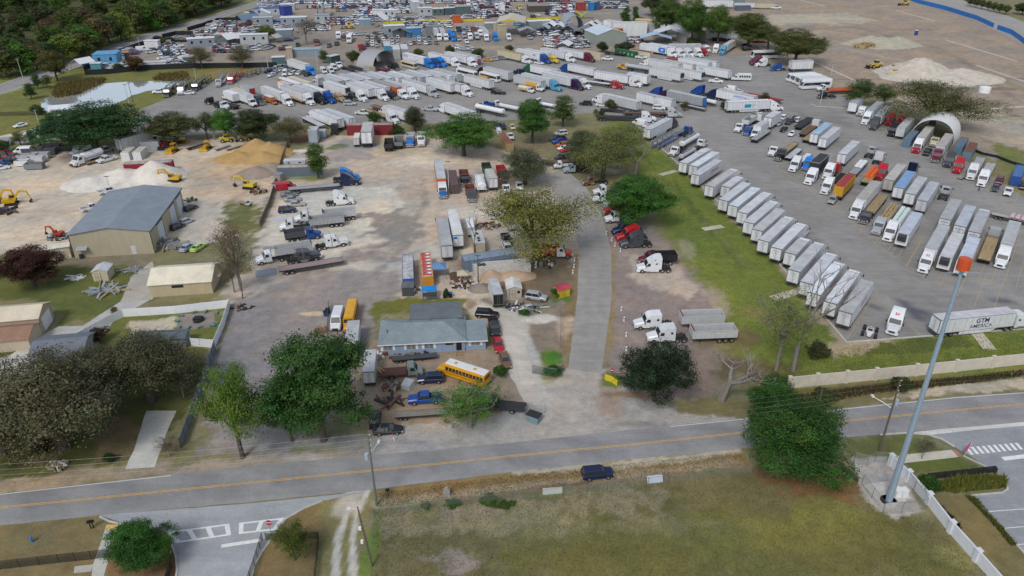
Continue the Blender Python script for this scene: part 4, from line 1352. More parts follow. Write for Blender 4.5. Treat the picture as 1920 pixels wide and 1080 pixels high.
def loader():
 lst=[]
 b_=MB()
 b_.prism([(-2.9,.8),(-3.0,1.9),(-1.0,2.1),(-.2,1.6),(.3,1.5),(1.3,1.2),(1.3,.7)],.75)
 part(lst,'body',b_.ms('body',['paint']),'c')
 cb=MB()
 cb.box(-1.2,.3,-.68,.68,1.7,3.1)
 part(lst,'cab',cb.ms('cab',['paint']),'c',[('cab_window',MB().box(-1.05,.34,-.72,.72,2.1,2.9).ms('cab_window',['glass']),None)])
 ar=MB()
 for s_ in(-1,1):
  ar.loft([[(x,s_*.62-.09,z-.16),(x,s_*.62+.09,z-.16),(x,s_*.62+.09,z+.16),(x,s_*.62-.09,z+.16)]for x,z in((.4,1.7),(1.9,1.6),(3.0,.6))])
 part(lst,'lift_arm',ar.ms('lift_arm',['paint']),'c')
 bk=MB()
 bk.prism([(2.9,.1),(3.9,.08),(3.95,.14),(3.1,.25),(3.05,1.0),(3.5,1.25),(3.45,1.32),(2.9,1.05)],1.35)
 part(lst,'bucket',bk.ms('bucket',['dark']))
 wheels(lst,[(1.2,1.0),(1.2,-1.0),(-1.8,1.0),(-1.8,-1.0)],.72,.5)
 KIND['loader']=lst
loader()
UNITS=[]
def spawn(kind,loc,deg,name,cat,cols=None,group=None,scale=1.0,lbl=None,tilt=None):
 cols=cols or{}
 root=emt(name,loc,R(deg))
 if tilt:
  root.rotation_euler=(R(tilt[0]),R(tilt[1]),R(deg))
 if scale!=1.0:
  root.scale=(scale,scale,scale)
 tag(root,lbl,cat,group)
 main=cols.get('c',COLS['W'])
 for p in KIND[kind]:
  nm,me,role,subs=p[0],p[1],p[2],p[3]
  c=cols.get(role,main if role not in('w','u','t')else COLS['D']if role!='w' else COLS['W'])
  o=lk(nm,me,root,p[4]if len(p)>4 else None,None,c)
  for sn,sm,sr in subs:
   so=lk(sn,sm,o,None,None,cols.get(sr,main))
 return root
ORD=['first','second','third','fourth','fifth','sixth','seventh','eighth','ninth','tenth','eleventh','twelfth','thirteenth','fourteenth','fifteenth','sixteenth','seventeenth','eighteenth','nineteenth','twentieth']
def reg(o,ds,row):
 UNITS.append((o,ds,row,proj(o.location)[0]))
 return o
def dirv(deg):
 return Vector((math.cos(R(deg)),math.sin(R(deg)),0))
def col(x):
 return COLS[x]if isinstance(x,str)else x
TNAME={'aero':'sleeper truck','classic':'long nosed truck','day':'day cab truck','mid':'low roof truck'}
def trc_(P,deg,kind,c,row,sc_=1.0,h=None,ds=None):
 loc=P-dirv(deg)*FRONT[kind]*sc_
 o=spawn('tractor_'+kind,loc,deg,'semi_truck','semi truck',{'c':col(c),'h':col(h or c)},'semi trucks parked around the lots',sc_)
 reg(o,ds or(CNAME[c]+' '+TNAME[kind]),row)
 return o
VNAME={'van53':'box trailer','vanp':'box trailer','reef':'refrigerated trailer','pup':'short box trailer','flat':'flatbed trailer','lowbed':'low flatbed trailer','dumpt':'dump trailer','tank':'tank trailer','carhaul':'car hauler trailer','chas':'bare chassis trailer'}
ROOFS=[(.6,.6,.61),(.55,.55,.56),(.64,.65,.66),(.58,.59,.61),(.52,.51,.5)]
def trl_(P,deg,kind,c,row,sc_=1.0,r=None,ds=None,anc_='front',z=.0):
 L=LEN[kind]*sc_
 loc=P+dirv(deg)*(L/2 if anc_=='rear' else-L/2)
 loc.z=0
 rc=col(r)if r else(ROOFS[len(UNITS)%5]if kind in('van53','vanp','reef','pup')else col(c))
 o=spawn(kind,loc,deg,kN[kind],'trailer',{'c':col(c),'r':rc,'d':col(c),'t':COLS['k'],'u':COLS['k']},gN[kind],sc_)
 reg(o,ds or(CNAME[c]+' '+VNAME[kind]),row)
 return o
kN={'van53':'box_trailer','vanp':'box_trailer','reef':'refrigerated_trailer','pup':'box_trailer','flat':'flatbed_trailer','lowbed':'flatbed_trailer','dumpt':'dump_trailer','tank':'tank_trailer','carhaul':'car_hauler_trailer','chas':'chassis_trailer'}
gN={k:v.replace('_',' ')+'s parked around the lots' for k,v in kN.items()}
def sm_(t,x,y,deg,tk,tc,row,tr=None,c='W',sc_=1.0,h=None,r=None,ds=None,td=None):
 P=at(t,x,y)
 o=trc_(P,deg,tk,tc,row,sc_,h,ds)
 q=None
 if tr:
  q=trl_(P-dirv(deg)*(FRONT[tk]+1.95)*sc_,deg,tr,c,row,sc_,r,td)
 return o,q
def vanr(t,x,y,deg,kind,c,row,sc_=1.0,r=None,z=4.1,ds=None):
 P=at(t,x,y,z*sc_)
 P.z=0
 return trl_(P,deg,kind,c,row,sc_,r,ds,'rear')
def vanf(t,x,y,deg,kind,c,row,sc_=1.0,r=None,z=.9,ds=None,anc_='front'):
 P=at(t,x,y,z)
 P.z=0
 return trl_(P,deg,kind,c,row,sc_,r,ds,anc_)
CARN={'sedan':'sedan','suv':'sport utility car','hatch':'small car','pickup':'pickup truck','van':'van'}
def car(t,x,y,deg,kind,c,row,sc_=1.0,ds=None,z=.5,lift=.0,full=True):
 P=at(t,x,y,z+lift)
 P.z=lift
 o=spawn(kind,P,deg,{'pickup':'pickup_truck','van':'van'}.get(kind,'parked_car'),{'pickup':'pickup truck','van':'van'}.get(kind,'car'),{'c':col(c)},{'pickup':'pickup trucks parked around the lots','van':'vans parked around the lots'}.get(kind,'cars parked around the lots'),sc_)
 reg(o,ds or(CNAME[c]+' '+CARN[kind]),row)
 return o
def un(kind,name,cat,t,x,y,deg,row,ds,cols,sc_=1.0,z=.5,group=None,lift=0):
 P=at(t,x,y,z+lift)
 P.z=lift
 o=spawn(kind,P,deg,name,cat,{k:col(v)for k,v in cols.items()},group,sc_)
 reg(o,ds,row)
 return o
def ltr(parent,body,size,mat,x,z,side,bold=.0,name='lettering',y=1.3):
 o=lk(name,txt_(body,size,mat,bold),parent)
 o.location=(x,side*y,z)
 o.rotation_euler=(R(90),0,0 if side<0 else R(180))
 return o
def patch(parent,name,mat,pts):
 o=lk(name,MB().face(pts).ms(name,[mat]),parent)
 return o
def deck(kind,t,x,y,deg,row,ds,c,sc_=1.0,z=.5):
 return un(kind,kN[kind],'trailer',t,x,y,deg,row,ds,{'c':c},sc_,z,gN[kind])
def dumper(t,x,y,deg,row,ds,cols,sc_=1.0,z=.5):
 return un('dumptruck','dump_truck','dump truck',t,x,y,deg,row,ds,cols,sc_,z,'dump trucks')
def sbx_(kind,loc,deg,cols,sc_=1.0):
 return spawn(kind,loc,deg,'shipping_container','container',cols,'shipping containers',sc_)
def pt_(name,me,parent,color):
 return lk(name,me,parent,None,None,color)
RW='in the diagonal row beside the grass'
R1=[(1281,305.3,'van53',1),(1300,311,'vanp',0),(1304.2,327.2,'vanp',2),(1330.3,348.9,'vanp',1),(1360.5,350,'pup',1),(1356.3,375,'vanp',0),(1374.7,385.6,'vanp',0),(1392,398.5,'vanp',1),(1404,417,'vanp',1),(1420,431,'vanp',0),(1432,451,'vanp',1),(1456,465,'vanp',1),(1482,475,'pup',1),(1489,507,'vanp',1),(1512,530,'vanp',1),(1526.5,550,'vanp',1),(1557,567,'vanp',1),(1585.5,585,'vanp',0)]
for i,(x,y,k,tr)in enumerate(R1):
 rib=i in(1,6,15)
 o=vanr('1',x,y,53,k,'W',RW,r=(.72,.76,.8)if rib else None,ds='white trailer with pale ribbed roof' if rib else 'white trailer with grey roof')
 L=LEN[k]
 dl=lk('door_lettering',txt_('Wabash',.42,'grey_text'),o,(-L/2-.075,0,3.35))
 dl.rotation_euler=(R(90),0,R(-90))
 dl=lk('door_number',txt_(str(5302+i*7),.26,'grey_text'),o,(-L/2-.075,0,2.75))
 dl.rotation_euler=(R(90),0,R(-90))
 if k!='pup':
  for s_ in(-1,1):
   ltr(o,'LOGISTICS',1.05,'red_text',1.0 if i!=2 else 2.5,2.75,s_,.02)
 if tr==1:
  trc_(o.location+dirv(53)*(L/2+FRONT['aero']+1.95),53,'aero','W',RW,ds='white truck facing the aisle')
RW='at the top end of the grass strip'
o=vanr('f',908,815,53.5,'van53','W',RW,1.04,ds='white trailer hitched to a black truck')
trc_(o.location+dirv(53.5)*(8.4+4.2+1.95),53.5,'aero','k',RW,1.04,ds='black sleeper truck hitched to a white trailer')
o1=un('carhaul','car_hauler_trailer','trailer','f',1180,1020,53.5,RW,'blue and white car hauler trailer',{'c':'B'},1.0,.5)
sm_('f',1560,860,53.5,'day','B',RW,ds='blue car hauler truck')
un('carhaul','car_hauler_trailer','trailer','f',1430,850,53.5,RW,'blue car hauler deck behind blue cab',{'c':'B'},.55,1.2)
sm_('C',1190,1180,233,'day','W',RW,ds='white day cab facing the grass')
un('tank','tank_trailer','trailer','f',1540,1000,53.5,RW,'white tank trailer',{'c':'W'},.95,1.5)
un('tank','tank_trailer','trailer','C',1315,1150,53.5,RW,'bare metal tank trailer',{'c':'S'},.75,1.5)
un('tractor_day','semi_truck','semi truck','f',1700,1040,53.5,RW,'white truck with black cab back',{'c':'W'},1.0,1.5,'semi trucks parked around the lots')
car('f',795,745,130,'van','W','beside the flume at the grass strip',1.05,'white passenger van')
car('f',925,755,53,'pickup','W','beside the flume at the grass strip',1.05)
RW='in the upper part of the right lot'
RD,RU_=233.5,53.5
sm_('g',640,960,RD,'day','W',RW)
sm_('g',770,1005,RD,'day','B',RW)
vanf('g',770,850,RU_,'dumpt','w',RW,1,z=.6,ds='grey white dump trailer',anc_='rear')
sm_('g',1040,760,RU_,'aero','W',RW,ds='white sleeper truck pulling a dump trailer')
un('boxtruck','box_truck','truck','g',960,960,RD,RW,'white box truck with picture panel',{'c':'W','s':'W','r':'Z'},1.08,1.0,'box trucks')
vanf('g',1095,880,RU_,'pup','W',RW,1.15,ds='white box trailer',anc_='rear')
vanf('g',900,1075,RU_,'flat','g',RW,.95,ds='pale aluminium flatbed trailer',anc_='rear')
sm_('H',15,100,RD,'day','W',RW,ds='white day cab before a flatbed')
for(x,y,k,c)in((1360,725,'suv','W'),(1280,815,'sedan','S'),(1440,790,'pickup','k'),(1355,905,'sedan','K'),(1530,750,'pickup','N'),(1570,760,'suv','W'),(1480,970,'sedan','W')):
 car('g',x,y,RD if k!='suv' else RU_,k,c,'among the flatbeds of the right lot')
for(x,y,c,d)in((1660,800,'k','black steel deck trailer'),(1735,905,'U','dark brown flatbed trailer'),(1780,990,'T','tan wooden flatbed trailer')):
 deck('flat','g',x,y,RU_,RW,d,c,.95,1.2)
vanf('D',335,1075,RU_,'vanp','W',RW,r=(.4,.58,.74),ds='white trailer with pale blue roof',anc_='rear')
vanf('D',400,1110,RU_,'vanp','W',RW,ds='white trailer by pale blue roof',anc_='rear')
sm_('g',1880,850,RU_,'mid','w',RW,ds='grey white truck hitched to tan flatbed')
RW='in the second right lot row'
sm_('H',65,135,RD,'classic','K',RW)
deck('flat','H',195,65,RU_,RW,'aluminium flatbed trailer','w',.8,1.3)
deck('flat','H',165,20,RU_,RW,'tan flatbed trailer','T',.8,1.3)
sm_('H',172,215,RD,'aero','W',RW,ds='white sleeper truck with white deck')
deck('flat','H',275,95,RU_,RW,'white flatbed trailer','W',.7,1.3)
sm_('H',272,208,RD,'mid','b',RW,ds='sky blue sleeper truck')
sm_('H',290,312,RD,'aero','W',RW,ds='white sleeper truck with black box')
vanf('H',335,225,RD,'pup','k',RW,1.1,'k',ds='black box trailer')
vanf('H',540,150,RU_,'vanp','W',RW,r='w',ds='lone white box trailer',anc_='rear')
sm_('H',425,272,RD,'aero','W',RW,ds='white sleeper truck by red cab')
sm_('H',530,190,RU_,'mid','R',RW,ds='red sleeper truck')
sm_('H',412,385,RD,'aero','W',RW,ds='white sleeper truck with bare chassis')
deck('chas','H',540,245,RU_,RW,'black bare chassis trailer','K',.7,1.2)
o=vanf('H',515,405,RU_,'chas','k',RW,ds='chassis trailer under the yellow container',anc_='rear')
cc=sbx_('cont40',o.location+Vector((0,0,1.45)),RU_,{'c':(.62,.33,.02),'r':(.42,.03,.05)})
reg(cc,'yellow container with red roof on a chassis',RW)
car('H',485,425,RD,'suv','g',RW,ds='grey car before the yellow container')
o=vanf('H',725,300,RU_,'flat','T',RW,ds='wooden flatbed under orange load',anc_='rear')
fl_or=o
sm_('H',850,110,RU_,'mid','w',RW,ds='white cab pulling orange load')
o=deck('flat','H',680,175,RU_,RW,'grey flatbed under white bags','g',.9,1.3)
fl_wh=o
sm_('H',790,65,RU_,'day','S',RW,ds='silver cab pulling white bags')
sm_('H',820,275,RD,'aero','R',RW,ds='red sleeper truck behind long trailer')
sm_('H',630,572,RD,'aero','W',RW,'van53','W',r='t',ds='white sleeper truck with long van trailer',td='white trailer behind white truck')
sm_('H',705,608,RD,'day','k',RW,'flat','T',ds='black day cab with tan flatbed',td='tan flatbed behind black cab')
sm_('H',800,692,RD,'mid','S',RW,'flat','g',ds='silver truck with tarped load',td='flatbed under tan tarped load')
fl_tarp=UNITS[-1][0]
sm_('H',885,738,RD,'aero','W',RW,'flat','w',ds='white truck with wrapped pallets',td='flatbed under white wrapped pallets')
fl_wrap=UNITS[-1][0]
vanf('H',985,782,RD,'reef','W',RW,z=.3,ds='white refrigerated trailer with blue grey roof',r=(.5,.53,.6))
RW='in the middle block of the right lot'
vanf('H',885,362,RU_,'vanp','t',RW,r='t',ds='dirty beige box trailer',anc_='rear',z=.4)
vanf('H',957,422,RU_,'vanp','W',RW,r=(.25,.42,.68),ds='white box trailer with bright blue roof',anc_='rear',z=.4)
vanf('H',1042,470,RU_,'van53','W',RW,r='Z',ds='white box trailer with grey roof',anc_='rear',z=.4)
o=vanf('H',1130,522,RU_,'van53','w',RW,r=(.5,.52,.56),ds='grey box trailer with cab hitched',anc_='rear',z=.4)
trc_(o.location+dirv(RU_)*(8.1+4.02+1.95),RU_,'aero','w',RW,ds='pale sleeper truck with grey trailer')
trc_(at('H',1095,200),RU_,'aero','N',RW,ds='navy sleeper truck with blue roofed trailer')
sm_('H',1340,365,RU_,'day','S',RW,ds='silver day cab without trailer')
RW='in the lower right lot'
for i,(x,y,tr)in enumerate(((1330,562,1),(1442,615,0),(1548,660,2))):
 o=vanr('H',x,y,RU_,'van53','W',RW,r=('Z',(.55,.58,.64),(.5,.51,.53))[i],ds='white trailer with dark lettered doors')
 dl=lk('door_lettering',txt_('SKYLINE',.5,'navy_text'),o,(-8.15,0,3.3))
 dl.rotation_euler=(R(90),0,R(-90))
 if tr==2:
  trc_(o.location+dirv(RU_)*(8.07+4.02+1.95),RU_,'aero','W',RW,ds='white truck facing away')
def fairing_sign(o):
 p=MB()
 p.face([(.95,-.32,3.225),(.95,.32,3.225),(.55,.32,3.5),(.55,-.32,3.5)])
 s_=lk('roof_emblem',p.ms('roof_emblem',['sign_red']),o,(.03,0,.05))
 p=MB()
 p.face([(.86,-.2,3.3),(.86,.1,3.3),(.66,.22,3.44),(.66,-.06,3.44)])
 lk('emblem_mark',p.ms('emblem_mark',['white']),s_,(.02,0,.03))
o,q=sm_('H',1150,976,RD,'aero','W',RW,'van53','W',r='Z',ds='white truck with red roof emblem',td='white trailer behind the red emblem truck')
fairing_sign(o)
vanf('H',1300,962,RD,'reef','W',RW,z=.3,ds='white refrigerated trailer with grey roof')
vanf('H',1428,1002,RD,'reef','W',RW,z=.3,r=(.55,.6,.7),ds='white refrigerated trailer with bluish roof')
o=vanf('H',1612,892,RU_,'flat','T',RW,ds='tan wooden flatbed trailer',anc_='rear',z=.6)
trc_(o.location+dirv(RU_)*(7.5+4.02+1.95),RU_,'mid','S',RW,ds='silver truck hitched to tan flatbed')
sm_('H',1728,940,RD,'aero','W',RW,'van53','w',r='Z',ds='white truck at the right end',td='grey white trailer at the right end')
o=deck('flat','H',1880,560,318,'at the right edge of the lot','grey flatbed loaded with pink bags','t',.8,1.3)
fl_pink=o
RW='in the near corner of the right lot'
o,q=sm_('L',918,362,236,'aero','W',RW,ds='white truck with red roof emblem, no trailer')
fairing_sign(o)
P=at('L',1240,335)
o=vanf('L',1232,325,9.5,'van53','W','along the kerb behind the concrete wall',ds='long white trailer lettered GTM AMERICA',anc_='rear',r=(.56,.55,.56))
ltr(o,'GTM',1.35,'navy_text',1.1,3.12,-1,.035)
ltr(o,'AMERICA',1.15,'navy_text',1.0,1.95,-1,.006)
ltr(o,'GTM',1.35,'navy_text',1.1,3.12,1,.035)
ltr(o,'AMERICA',1.15,'navy_text',1.0,1.95,1,.006)
trc_(o.location+dirv(9.5)*(8.07+4.02+1.95),9.5,'mid','W','along the kerb behind the concrete wall',h='M',ds='white and maroon truck')
RW='in the far row by the ditch'
vanf('o',200,432,RD,'pup','W',RW,1.1,'Z',ds='short white trailer with grey roof',z=.2)
sm_('o',318,475,RD,'classic','W',RW)
sm_('o',390,600,RD,'aero','W',RW,'van53','W',1.0,r='S',ds='white sleeper truck with white trailer',td='white trailer behind white truck')
sm_('o',515,682,RD,'aero','D',RW,'van53','W',1.0,r='S',ds='dark grey sleeper truck with trailer',td='white trailer behind dark grey truck')
sm_('o',745,612,RD,'aero','R',RW,ds='red sleeper truck beside dark grey one')
sm_('o',905,620,RD,'mid','R',RW,ds='red low roof truck half hidden')
sm_('o',785,778,RD,'aero','K',RW)
vanf('o',915,808,RD,'vanp','w',RW,r='Z',ds='dirty white trailer without truck',z=.2)
P=at('o',1020,930)
cc=sbx_('cont40',P+dirv(RU_)*6.1,RU_,{'c':COLS['H'],'r':COLS['H']})
reg(cc,'blue grey container left of the white arch',RW)
sm_('o',1155,1028,RD,'aero','W',RW,'van53','t',h='R',r='t',ds='white roofed truck with red nose',td='beige trailer under the white arch')
sm_('o',1420,935,RD,'day','C',RW,ds='cream cab under the white arch')
sm_('p',565,532,RD,'mid','M',RW,'van53','w',r='t',ds='maroon truck with white trailer',td='white trailer behind maroon truck')
car('p',465,370,RD,'pickup','K',RW,ds='black pickup between two trucks')
sm_('p',748,602,RD,'aero','D',RW,ds='dark grey truck before teal container')
for x,y,c,r_,d in((905,400,'H','H','blue grey container right of the white arch'),(1040,490,'H','V','teal container with rusty roof')):
 P=at('p',x,y)
 cc=sbx_('cont40',P+dirv(RU_)*6.1,RU_,{'c':col(c),'r':col(r_)})
 reg(cc,d,RW)
sm_('p',890,692,RD,'aero','R',RW,ds='red sleeper truck before teal container')
sm_('p',1098,792,RD,'aero','W',RW,'flat','g',ds='white truck with aluminium flatbed',td='aluminium flatbed behind white truck')
sm_('p',1258,892,RD,'aero','W',RW,'flat','Z',ds='white truck beside the maroon car',td='flatbed behind the outer white truck')
car('p',1548,800,RD,'suv','M',RW)
car('p',1492,905,RD,'sedan','D',RW)
car('p',1680,965,RD,'pickup','W',RW,ds='white pickup full of tools')
P=at('p',1765,870)
cc=sbx_('cont40',P+dirv(RU_)*6.1+Vector((0,0,.1)),RU_,{'c':COLS['B'],'r':(.05,.2,.45)})
reg(cc,'bright blue container',RW)
car('p',1910,880,RD,'suv','K',RW)
RW='in the coach row by the bare site'
for i,(x,y)in enumerate(((150,612),(187,624),(222,640),(258,655))):
 un('coach','coach_bus','coach','D',x+100,y-2-18,190,RW,'white coach with dark windows',{'c':'W'},1.0,1.0,'coaches in the coach row')
un('coach','coach_bus','coach','D',350,655,190,RW,'white coach with dark windows',{'c':'W'},1.0,.6,'coaches in the coach row')
RW='beside the coach row'
sm_('D',362,685,190,'day','W',RW)
un('tank','tank_trailer','trailer','D',545,680,190,RW,'orange red tank trailer',{'c':(.5,.1,.03)},.85,1.5,gN['tank'])
sm_('D',368,740,190,'day','K',RW,ds='black day cab truck')
vanf('n',1600,1045,8,'pup','W',RW,1.2,ds='white office trailer',anc_='rear')
sm_('n',1300,1065,188,'mid','B',RW)
sm_('n',1082,1002,190,'aero','W','by the lot corner trees')
sm_('n',1012,982,190,'aero','M','by the lot corner trees')
sm_('n',996,955,190,'aero','M','by the lot corner trees')
un('coach','motor_home','motor home','n',1240,850,185,'by the lot corner trees','white motor home',{'c':'W'},1.1,1.0)
MD,MU,K5=-47,133,1.05
RW='in the front row of the middle lot'
sm_('a',1075,628,MD,'mid','D',RW,sc_=K5)
un('boxtruck','food_truck','food truck','a',1205,575,MD,RW,'orange food truck with white roof',{'c':(.5,.16,.05),'s':(.5,.16,.05),'r':'W','d':(.5,.16,.05)},.8,.6)
sm_('a',1500,640,MD,'aero','W',RW,'van53','W',K5,ds='white truck next to the food truck',td='white trailer next to the food truck')
sm_('a',1825,627,MD,'aero','W',RW,'vanp','W',K5,ds='white truck beside a black truck',td='white trailer beside the brown flatbed')
deck('flat','a',1560,520,MD,RW,'brown wooden flatbed trailer','T',.95,1.2)
vanf('a',1490,410,MU,'pup','W',RW,1.0,ds='short white trailer',anc_='rear',z=1.2)
sm_('b',395,935,MD,'aero','K',RW,'vanp','W',K5,ds='black sleeper truck',td='white trailer behind black truck')
sm_('b',535,922,MD,'aero','B',RW,'vanp','W',K5,r='W',ds='blue sleeper truck',td='white roofed trailer behind blue truck')
sm_('b',690,905,MD,'classic','T',RW,sc_=K5,ds='tan long nosed truck')
vanf('b',745,812,MD,'reef','W',RW,K5,ds='white refrigerated trailer by tan truck',z=.5)
sm_('b',868,882,MD,'day','K',RW,sc_=K5)
deck('flat','b',790,790,MD,RW,'tan flatbed trailer','T',.8,1.2)
sm_('b',1020,897,MD,'aero','W',RW,sc_=K5,ds='white truck in front of two trailers')
vanf('b',1105,838,MU,'vanp','W',RW,K5,ds='white trailer with closed rear doors',anc_='rear',z=.4)
sm_('b',1340,882,MD,'aero','W',RW,'vanp','W',K5,ds='white truck beside a black classic',td='white trailer beside a black classic')
sm_('b',1478,867,MD,'classic','k',RW,'vanp','W',K5,ds='black long nosed truck',td='white trailer behind black classic')
sm_('b',1645,862,MD,'mid','W',RW,'vanp','O',K5,r='g',ds='white low roof truck',td='orange box trailer')
sm_('b',1798,857,MD,'aero','W',RW,'vanp','W',K5,ds='white truck beside orange trailer',td='white trailer beside orange trailer')
sm_('c',492,832,MD,'aero','S',RW,'vanp','W',K5,ds='silver sleeper truck',td='white trailer behind silver truck')
vanf('c',725,765,MU,'vanp','W',RW,K5,ds='white trailer beside silver truck',anc_='rear',z=.4)
sm_('c',1005,822,MD,'aero','W',RW,'vanp','W',K5,r='t',ds='white truck at the row end',td='white trailer with brownish roof')
vanf('c',1300,708,MU,'van53','W',RW,K5,r='t',ds='white trailer hitched to a pickup',anc_='rear',z=.4)
car('c',1395,755,-12,'pickup','K',RW,K5)
car('h',768,120,4,'suv','S','in the aisle of the middle lot',K5)
RW='in the second row of the middle lot'
M2=[(640,575),(745,560),(955,560),(1090,545),(1250,540),(1390,528),(1540,525),(1720,520),(1865,518),(1980,498),(2155,505),(2305,500),(2410,475)]
for i,(x,y)in enumerate(M2):
 o=vanr('b',x,y,MU,'vanp','W' if i%4 else 'w',RW,K5,r=('Z',(.6,.61,.62),(.5,.52,.54),(.66,.67,.67))[i%4])
sm_('b',245,590,MU,'aero','W',RW,sc_=K5)
vanr('a',1615,298,MU,'vanp','O',RW,K5,r='W',ds='orange box trailer with white roof')
vanr('a',1765,282,MU,'vanp','W',RW,K5,r='C')
sm_('a',1840,320,MU,'aero','w',RW,sc_=K5)
RW='in the third row of the middle lot'
sm_('b',250,497,MD,'mid','b',RW,'vanp','W',K5,ds='sky blue truck with white trailer',td='white trailer behind sky blue truck')
for x,y,k in((378,440,'van'),(482,435,'van'),(530,390,'van')):
 car('b',x,y,MD-15,k,'W',RW,K5)
sm_('b',635,402,MD-15,'day','W',RW,sc_=K5)
for x,y in((740,385),(850,370)):
 deck('lowbed','b',x,y,MD,RW,'black machinery trailer','k',.8,1.0)
car('b',1270,420,8,'pickup','M','in front of the grey arched shelter',K5)
dumper('b',1425,365,MD,'in front of the grey arched shelter','black dump truck',{'c':'K','s':'k'},K5,1.0)
un('coach','coach_bus','coach','b',1660,340,MD,'in front of the grey arched shelter','cream and black bus',{'c':'C'},.8,1.2)
def swoosh(q):
 for s_ in(-1,1):
  patch(q,'blue_swoosh','blue_text',[(-6.5,s_*1.305,2.0),(1.0,s_*1.305,1.75),(2.6,s_*1.305,2.1),(5.0,s_*1.305,3.3),(2.8,s_*1.305,1.9),(1.0,s_*1.305,1.55)])
o,q=sm_('c',430,392,MD,'aero','b',RW,'vanp','W',K5,r='W',ds='bright blue truck with swoosh trailer',td='white trailer with blue letters and swoosh')
swoosh(q)
ltr(q,'ARTS',1.5,'blue_text',-5.6,3.1,-1,.03)
sm_('c',522,385,MD,'aero','B',RW,sc_=K5,ds='royal blue truck')
sm_('c',608,370,MD,'aero','b',RW,sc_=K5,ds='bright blue truck without trailer')
o,q=sm_('c',825,378,MD,'aero','W',RW,'vanp','W',K5,ds='white truck right of blue trucks',td='white swoosh trailer nearest the blue trucks')
swoosh(q)
o,q=sm_('c',1075,372,MD,'aero','W',RW,'vanp','W',K5,ds='white truck left of red ended trailer',td='white swoosh trailer by red ended trailer')
swoosh(q)
q=vanr('c',1105,205,MU,'vanp','w',RW,K5,ds='grey trailer with red rear end')
patch(q,'red_panel','red_text',[(-8.15,-1.0,1.3),(-8.15,1.0,1.3),(-8.15,1.0,2.9),(-8.15,-1.0,2.9)])
car('c',1245,260,-25,'sedan','y',RW,K5)
car('c',1335,248,-30,'sedan','S',RW,K5)
car('c',1460,238,-20,'suv','G',RW,K5)
sm_('d',450,332,MD,'mid','W',RW,'vanp','C',K5,r='T',ds='white truck with cream trailer',td='cream box trailer with tan roof')
sm_('d',520,275,MD,'aero','W',RW,sc_=K5,ds='white truck left of blue truck')
car('d',570,308,-30,'sedan','W',RW,K5)
o,q=sm_('d',735,325,MD,'aero','B',RW,'vanp','W',K5,r='W',ds='blue truck left of yellow truck',td='white trailer behind blue truck')
ltr(q,'MAC',1.1,'blue_text',4.8,3.0,-1,.03)
sm_('d',860,320,MD,'classic','Y',RW,'vanp','W',K5,ds='yellow long nosed truck',td='white trailer behind yellow truck')
sm_('d',1110,305,MD,'aero','W',RW,'vanp','W',K5,ds='white truck left of maroon truck',td='white trailer left of maroon truck')
sm_('d',1395,300,MD,'aero','M',RW,'vanp','W',K5,ds='maroon sleeper truck',td='white trailer behind maroon truck')
for t_,x,y,c,d in(('d',1500,255,'C','cream container by a white pickup'),('e',255,308,'E','green container by a white pickup'),('e',480,318,'C','cream container beside green one')):
 P=at(t_,x,y)
 cc=sbx_('cont40',P-dirv(MD)*6.2,MU,{'c':col(c),'r':col(c if c!='C' else 'V')if t_=='e' else col(c)},K5)
 reg(cc,d,RW)
 if c=='E':
  for i,ch in enumerate('CCCI'):
   b_=lk('lettering',txt_(ch,1.2,'white',.03),cc,(-4.6+i*2.4,1.24,1.4))
   b_.rotation_euler=(R(90),0,R(180))
deck('lowbed','m',420,800,MD+12,RW,'black trailer stacked with scrap','k',.9,1.0)
car('d',1590,250,-18,'pickup','W',RW,K5,'white pickup by the cream container')
car('e',340,305,-18,'pickup','W',RW,K5,'white pickup by the green container')
o,q=sm_('e',880,308,MD,'aero','W',RW,'vanp','W',K5,r='W',ds='white truck with blue arrow trailer',td='white trailer with blue arrow mark')
ar=patch(q,'blue_arrow','blue_text',[(7.6,-1.305,1.4),(7.6,-1.305,3.7),(4.2,-1.305,3.7),(3.2,-1.305,2.55),(4.2,-1.305,1.4)])
lt=lk('arrow_letter',txt_('W',1.5,'white',.04),ar,(5.7,-1.31,2.5))
lt.rotation_euler=(R(90),0,0)
sm_('e',1010,308,MD,'aero','W',RW,'vanp','W',K5,r='W',ds='white truck right of arrow trailer',td='white trailer right of arrow trailer')
sm_('e',1135,303,MD,'aero','W',RW,sc_=K5,ds='white truck before the long white wall trailer')
sm_('e',1250,308,MD-20,'aero','W',RW,sc_=K5,ds='white truck beside red truck')
sm_('e',1335,285,MD-20,'classic','R',RW,sc_=K5)
sm_('e',1360,245,MD-25,'mid','W',RW,sc_=K5,ds='white low roof truck behind red truck')
sm_('e',1440,250,250,'aero','W',RW,sc_=K5,ds='white truck left of light blue truck')
sm_('e',1530,272,240,'aero','L',RW,'vanp','W',K5,ds='light blue truck with white trailer',td='white trailer behind light blue truck')
vanf('e',735,205,2,'vanp','w',RW,K5,ds='long dirty white trailer used as wall',anc_='rear')
RW='in the fourth row of the middle lot'
sm_('d',320,432,MU,'aero','E',RW,'vanp','W',K5,ds='dark green truck',td='white trailer behind green truck')
sm_('d',195,470,MU,'classic','N',RW,sc_=K5)
o=vanr('1',1117.3,129,MU,'vanp','W',RW,1.0,ds='white trailer behind royal blue truck')
trc_(o.location+dirv(MU)*(8.07+4.02+1.95),MU,'aero','B',RW,ds='royal blue sleeper truck')
o=vanr('c',1580,448,MU,'vanp','w',RW,K5,r='Z',ds='white trailer with rusty rear')
trc_(o.location+dirv(MU)*(8.4+4.2+1.95),MU,'aero','K',RW,K5,ds='black sleeper truck by the coaches')
un('coach','coach_bus','coach','c',930,470,MD,RW,'white and green coach',{'c':'W'},.95,1.4)
